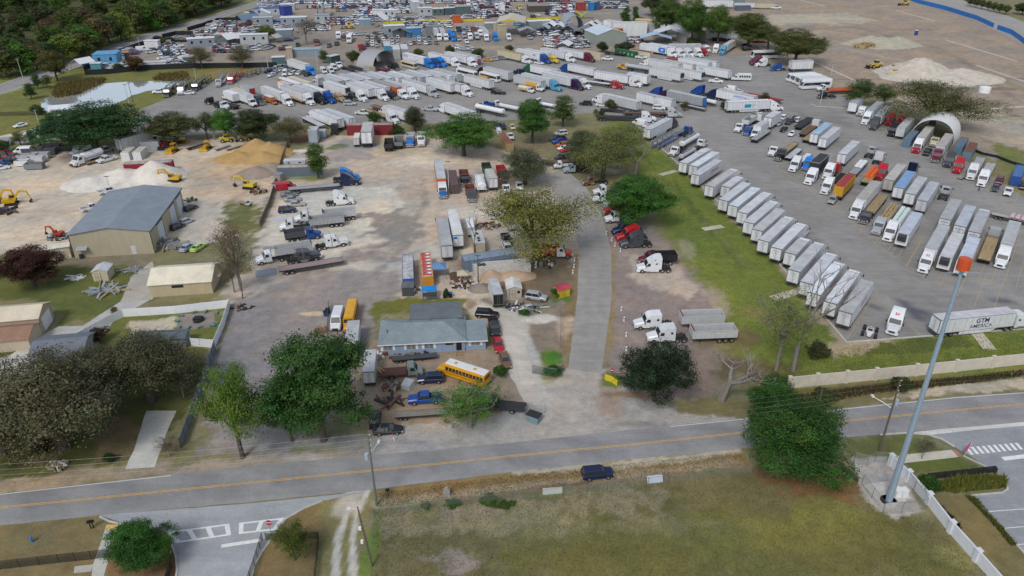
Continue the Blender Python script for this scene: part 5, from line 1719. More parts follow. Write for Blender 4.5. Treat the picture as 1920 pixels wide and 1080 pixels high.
un('coach','coach_bus','coach','c',1270,520,MD,RW,'white coach facing the aisle',{'c':'W'},.9,1.4)
un('schoolbus','school_bus','school bus','c',1190,540,MD,RW,'yellow bus between two coaches',{'c':'y','r':'y'},.7,1.0)
o,q=sm_('e',-15,470,MU+8,'classic','y',RW,sc_=K5,ds='amber long nosed truck')
un('tank','tank_trailer','trailer','e',290,470,MU+8,RW,'silver tank trailer behind amber truck',{'c':'S'},K5,1.5,gN['tank'])
o=vanr('e',930,400,MU,'vanp','W',RW,K5,ds='white trailer behind white truck')
trc_(o.location+dirv(MU)*(8.4+4.2+1.95),MU,'aero','W',RW,K5,ds='white truck right of silver tanker')
vanr('e',1140,412,MU,'vanp','W',RW,K5,r='t',ds='white trailer before red load')
vanr('e',1375,380,MU,'vanp','W',RW,K5,ds='white trailer right of red load')
vanr('e',1495,368,MU,'vanp','W',RW,K5,ds='farthest white trailer of the row')
un('cont40','shipping_container','container','e',900,385,MU,RW,'long red brown container',{'c':(.3,.06,.04),'r':(.3,.06,.04)},K5,1.2,'shipping containers')
vanf('e',940,650,MD,'reef','W',RW,K5,z=1.0,ds='white refrigerated trailer, nearer one')
vanf('e',1255,640,MD,'reef','W',RW,K5,z=1.0,r='t',ds='white refrigerated trailer, farther one')
q=vanr('e',1680,502,MU,'vanp','W',RW,K5,ds='white trailer beside minibus')
ltr(q,'Freight',.9,'teal_text',5.5,3.2,1,.02)
un('shuttle','minibus','minibus','e',1820,630,172,RW,'white minibus with five side windows',{'c':'W'},K5,.6)
car('e',1458,665,-14,'pickup','W',RW,K5)
RW='in the fifth row of the middle lot'
vanr('d',632,575,MU,'vanp','w',RW,K5,r='Z',ds='grey white trailer')
sm_('d',900,738,MD,'aero','L',RW,'vanp','W',K5,ds='light blue truck',td='white trailer behind light blue truck')
sm_('d',1225,725,MD,'aero','P',RW,'vanp','W',K5,ds='blackish purple truck',td='white trailer behind purple truck')
sm_('d',1340,708,MD,'aero','W',RW,'vanp','W',K5,ds='white truck beside purple truck',td='white trailer beside purple truck')
sm_('d',1840,702,MD+15,'classic','R',RW,'flat','W',K5,ds='red long nosed truck',td='white flatbed behind red truck')
sm_('e',345,757,MD+10,'aero','W',RW,'vanp','W',K5,ds='white truck right of red truck',td='white trailer right of red truck')
vanr('e',455,572,MU+8,'pup','W',RW,1.15,ds='short white trailer')
un('tanktruck','tank_truck','tank truck','d',385,715,MD+8,RW,'small white and tan tank truck',{'c':'W','s':'C'},1.0,.8,'tank trucks')
un('tanktruck','tank_truck','tank truck','d',510,690,MD+8,RW,'yellow and white tank truck',{'c':'W','s':'y'},1.15,.8,'tank trucks')
RW='in the near row along the trees'
for x,y,d in((625,345,'white truck nearest the flatbed'),(805,330,'white truck behind the nearest one')):
 o=vanr('h',x,y,MU,'vanp','W',RW,K5,ds=d.replace('truck','trailer',1))
 trc_(o.location+dirv(MU)*(8.4+4.2+1.95),MU,'aero','W',RW,K5,ds=d)
deck('flat','h',220,390,MD-4,RW,'white decked flatbed trailer','w',K5,1.3)
car('h',968,262,-18,'pickup','W',RW,K5)
un('tanktruck','tank_truck','tank truck','h',1160,190,MU,RW,'rusty brown tank wagon',{'c':'g','s':'U'},1.0,.8,'tank trucks')
o,q=sm_('h',1228,262,MU,'aero','W',RW,'vanp','W',K5,ds='white truck by the dark bush',td='white trailer half behind a dark bush')
sm_('h',1490,425,MD,'aero','W',RW,'flat','T',K5,ds='white truck facing the yard',td='tan flatbed behind a white truck')
car('c',372,1005,-15,'pickup','S',RW,K5)
o,q=sm_('c',505,1020,MU-5,'aero','W',RW,'vanp','W',K5,ds='white truck with blue lettered trailer',td='white trailer with faint blue letters')
ltr(q,'EXPRESS',.9,'blue_text',-4.5,2.3,1,.02)
un('tank','tank_trailer','trailer','c',1270,1010,MD+8,RW,'white tank trailer, nearer one',{'c':'W'},K5,1.8,gN['tank'])
un('tank','tank_trailer','trailer','c',1600,975,MD+8,RW,'white tank trailer, farther one',{'c':'W'},.9,1.8,gN['tank'])
sm_('c',1295,955,MU,'day','W',RW,sc_=K5,ds='white day cab before a tank')
dumper('c',1210,945,MU,RW,'white truck with dark blue bed',{'c':'W','s':'B'},.9,1.0)
sm_('d',460,925,MU+10,'day','W',RW,sc_=K5,ds='white day cab with flat tank')
un('tank','tank_trailer','trailer','d',680,925,MD+10,RW,'low white tank trailer',{'c':'W'},.7,1.5,gN['tank'])
car('d',1265,920,165,'suv','K',RW,1.1)
car('d',1510,940,-15,'sedan','W',RW,K5)
o=vanr('f',792,402,MU,'vanp','w',RW,K5,ds='white trailer with small maker mark')
trc_(o.location+dirv(MU)*(8.4+4.2+1.95),MU,'aero','W',RW,K5,ds='white truck left of the lamp post')
vanr('f',1310,372,MU,'vanp','W',RW,K5,ds='white trailer behind the lamp post')
o=vanr('f',1775,345,MU,'vanp','g',RW,K5,r='Z',ds='grey trailer with blue rear doors')
patch(o,'blue_panel','blue_text',[(-8.15,-1.2,1.2),(-8.15,1.2,1.2),(-8.15,1.2,3.95),(-8.15,-1.2,3.95)])
trc_(o.location+dirv(MU)*(8.4+4.2+1.95),MU,'aero','P',RW,K5,ds='purple sleeper truck')
sm_('f',935,300,MU,'aero','B',RW,sc_=K5,ds='blue truck beside purple truck')
un('tank','garbage_truck','garbage truck','f',1760,380,MD,RW,'white garbage truck body',{'c':'W'},.85,1.8)
sm_('e',1085,835,MU,'aero','B',RW,sc_=K5,ds='blue truck behind white tank')
o=vanr('g',945,405,MU,'vanp','W',RW,K5,ds='white trailer lettered LANDSTAR')
ltr(o,'LANDSTAR',1.15,'blue_text',-2.2,2.9,1,.02)
st=MB()
pts=[(math.sin(q*math.pi/5)*(.9 if q%2==0 else .36),math.cos(q*math.pi/5)*(.9 if q%2==0 else .36))for q in range(10)]
for q in range(10):
 a,b=pts[q],pts[(q+1)%10]
 st.face([(-5.9,1.31,2.4),(-5.9+a[0],1.31,2.4+a[1]),(-5.9+b[0],1.31,2.4+b[1])])
lk('star_emblem',st.ms('star_emblem',['blue_text']),o)
trc_(o.location+dirv(MU)*(8.4+4.2+1.95),MU,'aero','N',RW,K5,ds='navy truck pulling the LANDSTAR trailer')
deck('flat','g',1060,420,MD,RW,'bright red flat trailer','R',K5,1.3)
car('g',548,300,135,'van','W',RW,.9)
car('g',662,330,135,'sedan','W',RW,1.0,'white car behind LANDSTAR trailer')
o=vanf('g',480,640,8,'van53','W','on the drive between the two lots',K5,r='W',ds='white trailer with teal square logo',anc_='rear',z=.3)
lg=patch(o,'teal_logo','teal_text',[(-1.6,-1.305,1.9),(.9,-1.305,1.9),(.9,-1.305,3.1),(-1.6,-1.305,3.1)])
for i,wd in enumerate(('ABILENE','TRANSPORT','INC')):
 ltr(o,wd,.36,'teal_text',2.1-(0,0,.4)[i],2.95-i*.42,-1)
lt=lk('logo_letters',txt_('ATI',1.0,'blue_text',.03),lg,(-.35,-1.31,2.5))
lt.rotation_euler=(R(90),0,0)
trc_(o.location+dirv(8)*(8.4+4.2+1.95),8,'aero','W','on the drive between the two lots',K5,ds='white sleeper truck turning in')
RW='by the kerb above the grass strip'
sm_('f',1045,705,-6,'mid','W',RW,'flat','k',K5,ds='white truck with dark flatbed',td='dark flatbed behind white truck')
sm_('f',1432,640,-4,'mid','S',RW,'flat','U',K5,ds='silver truck with brown flatbed',td='brown flatbed behind silver truck')
car('f',1085,505,-12,'suv','W',RW,K5)
deck('lowbed','f',395,535,-20,RW,'empty black steel trailer','k',.7,.8)
deck('flat','f',1590,470,MD,RW,'slatted flatbed beside the LANDSTAR trailer','g',.8,1.2)
RW='at the left end of the middle lot'
for i,(t_,x,y,c,d,hx,hy)in enumerate((('a',395,355,'S','silver',480,235),('a',570,312,'R','red',760,110),('A',1245,735,'K','black',1330,655),('A',1350,718,'W','pale blue and white',1440,630),('A',1455,690,'K','older black',1580,590))):
 a,b=at(t_,x,y),at(t_,hx,hy)
 dg=math.degrees(math.atan2((a-b).y,(a-b).x))
 trc_(a,dg,'day',c,RW,1.05,ds=d+' car hauler truck')
 tr_=spawn('carhaul',a-dirv(dg)*(FRONT['day']+9.2),dg,'car_hauler_trailer','trailer',{'c':col(c if c!='W' else 'k')},gN['carhaul'],1.1)
 reg(tr_,'deck of '+d+' car hauler',RW)
un('carhaul','car_hauler_trailer','trailer','a',930,130,250,RW,'empty railed car trailer',{'c':'k'},.9,1.2,gN['carhaul'])
car('A',1200,692,190,'pickup','W',RW,K5)
car('A',1412,700,190,'sedan','W',RW,1.1,lift=0)
sm_('a',212,590,MU+15,'day','K',RW,'chas','k',K5,ds='black day cab with bare chassis',td='bare chassis behind black cab')
sm_('a',560,690,MD+12,'day','W',RW,sc_=K5,ds='white day cab beside bare chassis')
un('boxtruck','box_truck','truck','a',550,520,MU,RW,'white box truck facing away, nearest',{'c':'W','s':'W','r':'W'},1.15,.8,'box trucks')
un('boxtruck','box_truck','truck','a',660,480,MU,RW,'cream roofed box truck facing away',{'c':'W','s':'W','r':'C'},1.15,.8,'box trucks')
un('boxtruck','box_truck','truck','a',800,430,MU,RW,'grey box truck with red cab',{'c':'R','s':'w','r':'g'},1.1,.8,'box trucks')
un('boxtruck','box_truck','truck','a',870,590,MD,RW,'white box truck facing the trees',{'c':'W','s':'W','r':'w'},1.2,.8,'box trucks')
for i,(x,y,k,c)in enumerate(((1165,110,'pickup','N'),(1190,170,'sedan','W'),(1240,130,'sedan','S'),(1395,155,'van','W'),(1505,150,'suv','W'),(1600,140,'sedan','W'),(1690,130,'suv','K'),(1740,160,'sedan','K'),(1320,60,'suv','G'),(1400,60,'suv','k'),(1340,90,'sedan','S'),(1480,80,'sedan','G'),(1250,80,'suv','S'),(1600,75,'sedan','k'))):
 car('a',x,y,-120+(i*13)%40,k,c,'by the fence corner of the middle lot',K5)
sm_('r',410,300,235,'aero','R','behind the row of dark trees',sc_=K5)
RW='in the sandy centre yard'
sm_('F',787,300,12,'aero','N',RW,ds='black sleeper truck beside bright blue one')
vanf('F',245,350,13,'flat','g',RW,.95,ds='grey flatbed behind the black truck',anc_='rear',z=.8)
sm_('F',780,265,12,'aero','b',RW,ds='bright blue sleeper truck')
sm_('F',742,445,10,'aero','W',RW,ds='white sleeper truck with bare frame')
for x,y,k,c,d in((250,378,'sedan','G','grey sedan, farthest of four'),(275,415,'sedan','g','grey hatchback, second of four'),(305,452,'sedan','t','beige sedan beside white truck'),(235,500,'suv','N','dark blue estate car')):
 car('F',x,y,12,k,c,'by the yard fence',ds=d)
o=vanf('F',500,560,196,'dumpt','Z',RW,ds='farther grey dump trailer',anc_='front',z=.9)
sm_('F',288,590,196,'day','W',RW,ds='white cab of farther dump trailer')
vanf('F',405,610,196,'dumpt','g',RW,ds='nearer grey dump trailer',z=.9)
sm_('F',175,652,196,'day','W',RW,ds='white cab of nearer dump trailer')
dumper('F',365,690,20,RW,'blue cab truck with dark bed',{'c':'B','s':'D','h':'B'},1.05,.9)
sm_('F',692,752,22,'classic','W',RW,ds='white long nosed truck with stacks')
vanf('F',425,790,22,'dumpt','Z',RW,ds='grey dump trailer behind long nosed truck',z=.9)
sm_('F',492,860,20,'classic','D',RW,ds='dark grey long nosed truck')
sm_('F',0,905,205,'day','W',RW,ds='white cab beside wooden flatbed')
deck('flat','F',415,905,20.5,RW,'pinkish wooden flatbed trailer',(.33,.25,.24),.95,1.2)
def sheetm(t,x,y,deg,l_,w_,c,lbl,cat='metal sheet',name='metal_sheet',h=.12,mat='matt'):
 P=at(t,x,y)
 mb=MB()
 mb.box(-l_/2,l_/2,-w_/2,w_/2,.02,h)
 for k in range(3):
  xx=-l_/2+l_*(k+.5)/3
  mb.box(xx-.06,xx+.06,-w_/2,w_/2,h,h+.03)
 return tag(lk(name,mb.ms(name,[mat]),None,(P.x,P.y,0),R(deg),col(c)),lbl,cat)
sheetm('F',180,568,15,3.6,2.2,(.5,.52,.55),'pale metal panel on the sand beside two white truck cabs')
sheetm('F',75,965,20,4.5,3.4,(.28,.32,.36),'blue grey metal panels lying at the end of the wooden flatbed')
sheetm('F',105,780,15,3.2,1.6,(.3,.3,.29),'grey scrap panel leaning near the yard fence')
sm_('F',1405,418,-82,'mid','W',RW,'vanp','O',r='w',h=(.02,.12,.35),ds='white truck with blue bonnet',td='orange sided trailer with white roof')
P=at('F',1490,375)
cc=sbx_('cont40',P+dirv(97)*6.1,97,{'c':(.1,.07,.07),'r':(.16,.1,.11)})
reg(cc,'long rusty purple brown container',RW)
for x,y,c,s_,d in((1565,270,'K','V','black dump truck with rusty bed'),(1610,385,'D','V','dark dump truck facing the camera'),(1735,215,'E','k','green dump truck'),(1845,235,'M','R','red dump truck')):
 dumper('F',x,y,-82,RW,d,{'c':c,'s':s_,'h':c},1.0,.8)
un('tanktruck','tank_truck','tank truck','F',1680,300,98,RW,'white water truck seen from behind',{'c':'W','s':'W'},1.3,1.0,'tank trucks')
vanf('F',1782,355,100,'pup','W',RW,.95,(.62,.58,.5),.0,'white box trailer with stained roof','rear')
un('stake','stake_truck','truck','F',1868,335,-80,RW,'white flatbed truck',{'c':'W','s':'U'},.95,.6)
car('t',590,960,-85,'pickup','W','under the pale tree in the centre yard')
o=vanf('F',1438,886,98.5,'vanp','w',RW,1.04,'Z',.0,'long grey trailer with orange front','rear')
trc_(o.location+dirv(98.5)*(8.4+4.02+1.95),98.5,'mid','O',RW,ds='orange truck facing away')
o=vanf('F',1520,800,99,'vanp','W',RW,1.0,(.8,.8,.78),.0,'long white trailer with bright roof','rear')
patch(o,'blue_sign','blue_text',[(-8.15,.2,3.1),(-8.15,1.1,3.1),(-8.15,1.1,3.7),(-8.15,.2,3.7)])
un('pup','box_trailer','trailer','F',1608,640,99,RW,'small white box trailer behind bare tree',{'c':'W','r':(.8,.8,.8),'d':'w'},.68,1.0,gN['vanp'])
def office(t,x,y,deg,l_,w_,h,c,rc,lbl,name='office_trailer',cat='office trailer',z=1.0):
 P=at(t,x,y,z)
 P.z=0
 r=emt(name,P,R(deg))
 tag(r,lbl,cat)
 b_=MB().box(-l_/2,l_/2,-w_/2,w_/2,.5,h)
 b_.box(-l_/2+.4,l_/2-.4,-w_/2+.3,w_/2-.3,.0,.5)
 pt_('wall',b_.ms('office_wall',['panel']),r,col(c))
 pt_('roof',MB().box(-l_/2-.08,l_/2+.08,-w_/2-.08,w_/2+.08,h,h+.09).ms('office_roof',['roofpanel']),r,col(rc))
 g_=MB()
 for s_ in(-1,1):
  n=max(1,int(l_/3))
  for k in range(n):
   xx=-l_/2+l_*(k+.5)/n
   g_.box(xx-.45,xx+.45,s_*w_/2-.02,s_*w_/2+.02,h*.5,h*.78)
 lk('window',g_.ms('window',['glass']),r)
 pt_('door',MB().box(-l_*.22,-l_*.22+.9,-w_/2-.03,-w_/2+.01,.55,h-.4).ms('door',['matt']),r,(.5,.5,.48))
 return r
o=office('F',1665,740,99,7.2,2.5,3.0,'C','w','cream site cabin with roof vents between trailers and leafy tree','site_cabin','site cabin',1.5)
vt=MB()
for xx in(-2.4,-1.0,1.6):
 vt.box(xx-.3,xx+.3,-.3,.3,3.09,3.3)
lk('roof_vent',vt.ms('roof_vent',['dark']),o)
def lbox(t,x0,y0,x1,y1,wid,h,c,rc,lbl,name,cat,mat='panel',gable=.0,z=0):
 a,b=at(t,x0,y0,z),at(t,x1,y1,z)
 a.z=b.z=0
 L=(b-a).length
 r=emt(name,(a+b)/2,math.atan2((b-a).y,(b-a).x))
 tag(r,lbl,cat)
 pt_('wall',MB().box(-L/2,L/2,-wid/2,wid/2,0,h,0,'t').ms('wall',[mat]),r,col(c))
 q=MB()
 if gable:
  for s_ in(-1,1):
   q.face([(-L/2-.1,s_*(wid/2+.12),h),(L/2+.1,s_*(wid/2+.12),h),(L/2+.1,0,h+gable),(-L/2-.1,0,h+gable)])
   q.face([(-L/2-.1,s_*(wid/2+.12),h-.08),(L/2+.1,s_*(wid/2+.12),h-.08),(L/2+.1,s_*(wid/2+.12),h),(-L/2-.1,s_*(wid/2+.12),h)])
  for e in(-1,1):
   q.face([(e*L/2,-wid/2,h),(e*L/2,wid/2,h),(e*L/2,0,h+gable)])
 else:
  q.box(-L/2-.05,L/2+.05,-wid/2-.05,wid/2+.05,h,h+.1)
 pt_('roof',q.ms('roof',['roofpanel']),r,col(rc))
 return r
o=lbox('F',1555,945,1925,885,3.0,3.0,(.16,.22,.3),(.22,.28,.36),'long blue grey metal box shed with a pitched top beside the concrete tank','storage_shed','storage shed','panel',.5,0)
a,b=at('w',55,400),at('w',905,330)
L=(b-a).length
o=emt('concrete_tank',(a+b)/2+Vector((0,1.6,0)),math.atan2((b-a).y,(b-a).x))
tag(o,'low grey concrete tank with junk on its flat top','concrete tank')
lk('wall',MB().box(-L/2,L/2,-1.7,1.7,0,1.9).ms('tank_wall',['concrete']),o)
lk('rim',MB().box(-L/2,L/2,-1.7,-1.55,1.9,2.05).box(-L/2,L/2,1.55,1.7,1.9,2.05).box(-L/2,-L/2+.15,-1.55,1.55,1.9,2.05).ms('tank_rim',['concrete']),o)
def tyre(loc,rx=0,s_=1.0,lbl=None):
 mb=MB()
 n,m_=14,6
 rings=[]
 for q in range(n+1):
  A=2*math.pi*q/n
  rings.append([((.42+.13*math.cos(2*math.pi*w_/m_))*math.cos(A)*s_,(.42+.13*math.cos(2*math.pi*w_/m_))*math.sin(A)*s_,(.13+.13*math.sin(2*math.pi*w_/m_))*s_)for w_ in range(m_)])
 mb.loft(rings,0,False)
 o=lk('tyre',mb.ms('tyre',['rubber'],True),None,loc)
 o.rotation_euler=(R(rx),0,0)
 return tag(o,lbl,'tyre','loose tyres')
for x,y,d in((150,218,'left one of two black tyres on the concrete tank top'),(212,214,'right one of two black tyres on the concrete tank top')):
 tyre(at('w',x,y,1.92),lbl=d)
P1,P2=at('F',1148,1075),at('F',1140,862)
for t_,x0,y0,x1,y1,c,rc,d in(('v',215,590,195,110,(.03,.12,.36),(.6,.61,.62),'blue container with white roof beside the grey yard'),('v',505,560,470,160,(.6,.27,.02),(.6,.42,.34),'amber container with red and white scrap roof')):
 a,b=at(t_,x0,y0),at(t_,x1,y1,2.75)
 b.z=0
 dg=math.degrees(math.atan2((b-a).y,(b-a).x))
 cc=sbx_('cont40',a+dirv(dg)*6.1,dg,{'c':c,'r':rc})
 tag(cc,d,None)
 if c[0]>.5:
  mb=MB()
  for k in range(7):
   xx=-5.2+k*1.6
   mb.box(xx,xx+.45,-1.0,1.0,2.76,2.8,0)
   mb.box(xx+.5,xx+1.1,-.9,-.2,2.765,2.82,1)
   mb.box(xx+.7,xx+1.3,.2,.9,2.765,2.83,0)
  lk('roof_scrap',mb.ms('roof_scrap',['sign_red','white']),cc)
def canopy(t,x,y,deg,l_,w_,h,c,lbl,peak=.7,name='canopy_tent',cat='canopy',z=None):
 P=at(t,x,y,h if z is None else z)
 P.z=0
 r=emt(name,P,R(deg))
 tag(r,lbl,cat)
 q=MB()
 cs=[(-l_/2,-w_/2),(l_/2,-w_/2),(l_/2,w_/2),(-l_/2,w_/2)]
 for i in range(4):
  a,b=cs[i],cs[(i+1)%4]
  q.face([(a[0],a[1],h),(b[0],b[1],h),(0,0,h+peak)])
  q.face([(a[0],a[1],h-.25),(b[0],b[1],h-.25),(b[0],b[1],h),(a[0],a[1],h)])
 pt_('cloth_top',q.ms('cloth_top',['cloth']),r,col(c))
 for cx,cy in cs:
  lk('leg',MB().tube([(cx*.97,cy*.97,0),(cx*.97,cy*.97,h)],.04,5).ms('leg',['steel']),r)
 return r
canopy('v',662,225,5,3.3,3.2,2.6,(.12,.24,.45),'faded blue canopy tent behind the blue house')
canopy('v',518,560,4,3.0,1.9,2.2,(.0,.26,.72),'bright blue tarpaulin shelter at the end of the amber container',.25,'tarpaulin_shelter','tarp shelter')
canopy('v',1022,335,5,2.6,2.2,2.1,(.5,.43,.3),'beige patio umbrella canopy by the concrete tank',.8,'patio_umbrella','umbrella')
def shed(t,x,y,deg,l_,w_,h,peak,wc,rc,lbl,name='garden_shed',door=True,cat='shed',zz=.0,mat='matt',over=.15):
 P=at(t,x,y,zz)
 P.z=0
 r=emt(name,P,R(deg))
 tag(r,lbl,cat)
 q=MB().box(-l_/2,l_/2,-w_/2,w_/2,0,h,0,'t')
 for e in(-1,1):
  q.face([(e*l_/2,-w_/2,h),(e*l_/2,w_/2,h),(e*l_/2,0,h+peak)])
 pt_('wall',q.ms('shed_wall',[mat]),r,col(wc))
 q=MB()
 for s_ in(-1,1):
  q.loft([[(e*(l_/2+over),s_*(w_/2+over),h-over*peak/(w_/2)+.02),(e*(l_/2+over),0,h+peak+.02),(e*(l_/2+over),0,h+peak+.1),(e*(l_/2+over),s_*(w_/2+over),h-over*peak/(w_/2)+.1)]for e in(-1,1)])
 pt_('roof',q.ms('shed_roof',['roofpanel']),r,col(rc))
 if door:
  d=pt_('door',MB().box(-l_/2-.05,-l_/2-.002,-.1,1.0,.1,min(2.0,h-.1),0).ms('door',['matt']),r,tuple(min(.8,c*1.1)for c in col(wc)))
  fr=MB()
  for y0,y1,z0,z1 in((-.14,-.08,.08,min(2.05,h-.05)),(.98,1.04,.08,min(2.05,h-.05)),(.42,.48,.1,min(2,h-.1)),(-.14,1.04,1.0,1.06)):
   fr.box(-l_/2-.06,-l_/2-.003,y0,y1,z0,z1)
  lk('door_frame',fr.ms('door_frame',['dark']),d)
 return r
o=shed('w',660,640,96,4.2,3.1,2.2,.6,(.5,.43,.34),(.72,.71,.68),'cream garden shed with white roof and double door by the white cargo trailer')
lk('window',MB().box(-2.14,-2.1,-1.2,-.6,1.1,1.7).ms('window',['glass']),o).location=(0,0,0)
o.rotation_euler=(0,0,R(96))
o=shed('w',1380,665,28,2.9,2.2,1.9,.45,(.6,.44,.03),(.5,.06,.1),'small bright yellow shed with a pink red roof beside the lane','yellow_shed',False)
pt_('door',MB().box(-.5,.5,-1.12,-1.1,.1,1.7).ms('door',['matt']),o,(.55,.38,.02))
shed('v',205,640,94,2.6,2.4,2.0,.15,(.07,.075,.08),(.16,.16,.17),'flat grey roofed hut at the end of the blue container','storage_hut',False)
canopy('v',525,650,4,2.9,1.4,1.6,(.04,.06,.06),'dark green mesh screen under the bright blue tarpaulin',.05,'mesh_screen','screen')
shed('v',885,400,100,2.6,1.7,1.9,.2,(.12,.09,.07),(.42,.34,.25),'leaning brown shack with tan roof beside the patio umbrella','shack',False)
o=un('pup','cargo_trailer','trailer','w',395,680,100,'between the cream shed and the grey heap','white cargo trailer with dark open back',{'c':'W','r':'w','d':'K'},.82,1.0)
lk('interior_shade_panel',MB().box(-4.48,-4.46,-1.1,1.1,1.3,3.8).ms('interior_shade_panel',['black']),o)  # flat black panel over the rear doors, paints the shade of an open inside
car('w',1005,700,-18,'suv','S','beside the yellow shed',ds='silver estate car with roof rails')
car('w',265,960,-8,'suv','K','behind the blue house')
car('J',1788,300,-82,'pickup','k','beside the blue house',ds='dark pickup with white bed cover')
car('J',1818,430,-82,'sedan','R','beside the blue house')
car('J',1868,545,-80,'sedan','U','beside the blue house',ds='dull brown sedan half under a tree')
car('J',1310,685,184,'suv','N','in the house yard',ds='dark blue sport utility car')
car('J',1270,835,186,'pickup','B','in the house yard',ds='bright blue pickup truck')
car('J',990,1065,6,'sedan','K','parked beside the main road',ds='black sedan beside the orange marker post')
car('J',895,985,95,'sedan','K','parked beside the main road',ds='black car half under the big tree')
car('O',640,315,8,'suv','N','on the dry verge of the main road',1.0,ds='black sport utility car')
un('schoolbus','school_bus','school bus','J',1555,640,151,'in the house yard','white roofed yellow school bus',{'c':(.66,.32,.01),'r':(.78,.78,.76)},.95,1.2,'school buses')
un('schoolbus','school_bus','school bus','J',710,215,-86,'on gravel by the house','all yellow school bus',{'c':(.7,.34,.01),'r':(.7,.36,.02)},.9,1.2,'school buses')
car('J',610,240,-87,'van','W','on gravel by the house',1.1,ds='white van beside the yellow school bus',z=1.0)
un('boxtruck','box_truck','truck','J',728,455,-83,'left of the blue house','white box truck with grey roof',{'c':'W','s':'W','r':'Z'},.95,.8,'box trucks')
vanf('J',855,745,96,'pup','w','left of the dirt yard',.8,(.55,.56,.57),.0,'plain white box trailer by the big tree','rear')
o=un('stake','tow_truck','truck','J',1095,630,8,'in the house yard','rusty old green grey tow truck',{'c':(.22,.27,.25),'s':(.14,.06,.05),'h':(.24,.28,.26)},1.0,.8)
pt_('tow_boom',MB().tube([(-3.6,.2,1.1),(-4.6,.2,2.6),(-3.0,.2,1.2)],.08,5).tube([(-3.6,-.2,1.1),(-4.6,-.2,2.6)],.08,5).ms('tow_boom',['paint']),o,(.6,.42,.12))
deck('flat','J',1190,525,9,'before the blue house wall','small dark flat trailer','D',.55,.5)
deck('lowbed','J',1240,950,6,'in the house yard','weathered low trailer with slatted deck',(.24,.22,.18),.62,.5)
un('stake','wrecked_truck','truck','J',1850,890,170,'under the leafy tree by the concrete drive','stripped dark truck',{'c':'k','s':'k'},.95,.6)
RW='on the gravel right of the lane'
sm_('K',905,300,183.5,'mid','W',RW,ds='white truck with dump trailer, farther')
vanf('K',1255,262,183.5,'dumpt','Z',RW,1.0,ds='grey dump trailer with red tarp, farther',z=.8)
sm_('K',1003,400,183.5,'mid','W',RW,ds='white truck with dump trailer, nearer')
vanf('K',1338,372,183.5,'dumpt','Z',RW,1.0,ds='grey dump trailer with red tarp, nearer',z=.8)
for q in UNITS[-3::2]:
 for ch in q[0].children:
  if ch.name.startswith('tarp_roll'):
   ch.color=(.22,.02,.02,1)
sm_('G',928,955,181,'aero','W',RW,ds='white sleeper truck without trailer')
dumper('G',1075,875,183,RW,'maroon dump truck with black bed',{'c':'M','s':'K','h':'M'},1.05,.8)
sm_('G',805,775,186,'aero','D',RW,ds='dark grey sleeper truck with round badge')
sm_('G',775,725,188,'aero','R',RW,ds='red sleeper truck between dark ones')
sm_('G',748,680,190,'aero','N',RW,ds='navy sleeper truck under the tree')
sm_('G',692,590,190,'day','W',RW,ds='white day cab under the green tree')
for x,y,c,d in((598,440,'W','white truck under tree edge'),(605,385,'W','second white truck under tree edge'),(520,310,'U','brown truck under grey green tree'),(680,480,'S','silver truck nose under tree'),(678,530,'R','red truck nose under tree')):
 sm_('G',x,y,190,'day' if c in 'WU' else 'mid',c,'right of the lane bend',ds=d)
RW='at the top of the lane'
un('stake','stake_truck','truck','t',1265,650,186,RW,'white flatbed work truck',{'c':'W','s':'w'},.9,.6)
dumper('t',1440,710,186,RW,'silver blue dump truck with black bed',{'c':(.3,.36,.42),'s':'K','h':(.3,.36,.42)},1.0,.8)
deck('lowbed','t',1290,590,188,RW,'rusty brown low trailer','U',.95,1.0)
for x,y,k,c in((1165,250,'pickup','k'),(1205,290,'pickup','B'),(1240,340,'suv','O'),(1260,385,'sedan','W'),(1300,410,'sedan','R'),(1210,165,'suv','W'),(1225,530,'suv','k')):
 car('t',x,y,200,k,c,RW)
dumper('u',1120,850,0,'under the wide pale tree','red and white dump truck',{'c':'W','s':'R','h':(.5,.06,.03)},1.08,.8)
car('u',410,770,-78,'pickup','W','behind the long blue grey shed')
car('u',400,640,-78,'pickup','K','behind the long blue grey shed')
car('u',255,290,10,'sedan','W','under the left limbs of the wide tree')
car('u',460,420,-80,'pickup','S','under the left limbs of the wide tree')
for x,y,c,r_,d in((450,440,(.42,.3,.14),(.32,.12,.07),'tan container with rusty roof under trees'),):
 P=at('t',x,y)
 cc=sbx_('cont40',P+dirv(103)*6.1,103,{'c':c,'r':r_})
 tag(cc,'tan container with rusty roof behind the dump trucks',None)
un('pup','box_trailer','trailer','t',285,140,100,'behind the tan container','small white trailer',{'c':'W','r':'W','d':'w'},.5,1.0)
for x,y,k,c in((250,50,'pickup','k'),(345,65,'suv','N'),(485,70,'sedan','C'),(455,215,'pickup','W')):
 car('t',x,y,-80,k,c,'by the trees behind the centre yard')
RW='at the back of the centre yard'
for x,y,c,s_,d,sp in((1362,745,'K','k','black dump truck seen from behind',95),(1508,710,'K','G','black dump truck with grey bed',95),(1675,690,'b','Z','blue truck with grey open skip',-86),(1845,680,'W','Z','white truck with grey open skip',-86)):
 dumper('h',x,y,sp,RW,d,{'c':c,'s':s_,'h':c},1.1,.8)
vanf('h',872,772,96,'pup','w',RW,.75,(.75,.7,.58),.0,'short white trailer with cream roof','rear')
vanf('h',1032,782,96,'pup','W',RW,1.35,(.5,.48,.45),.0,'white trailer with grey brown roof','rear')
P=at('h',1075,585)
cc=sbx_('cont40',P+Vector((0,1.2,0)),2,{'c':(.22,.02,.03),'r':(.4,.3,.28)},1.3)
reg(cc,'long dark red container',RW)
sm_('h',575,500,94,'mid','k',RW,ds='dark truck seen from behind')
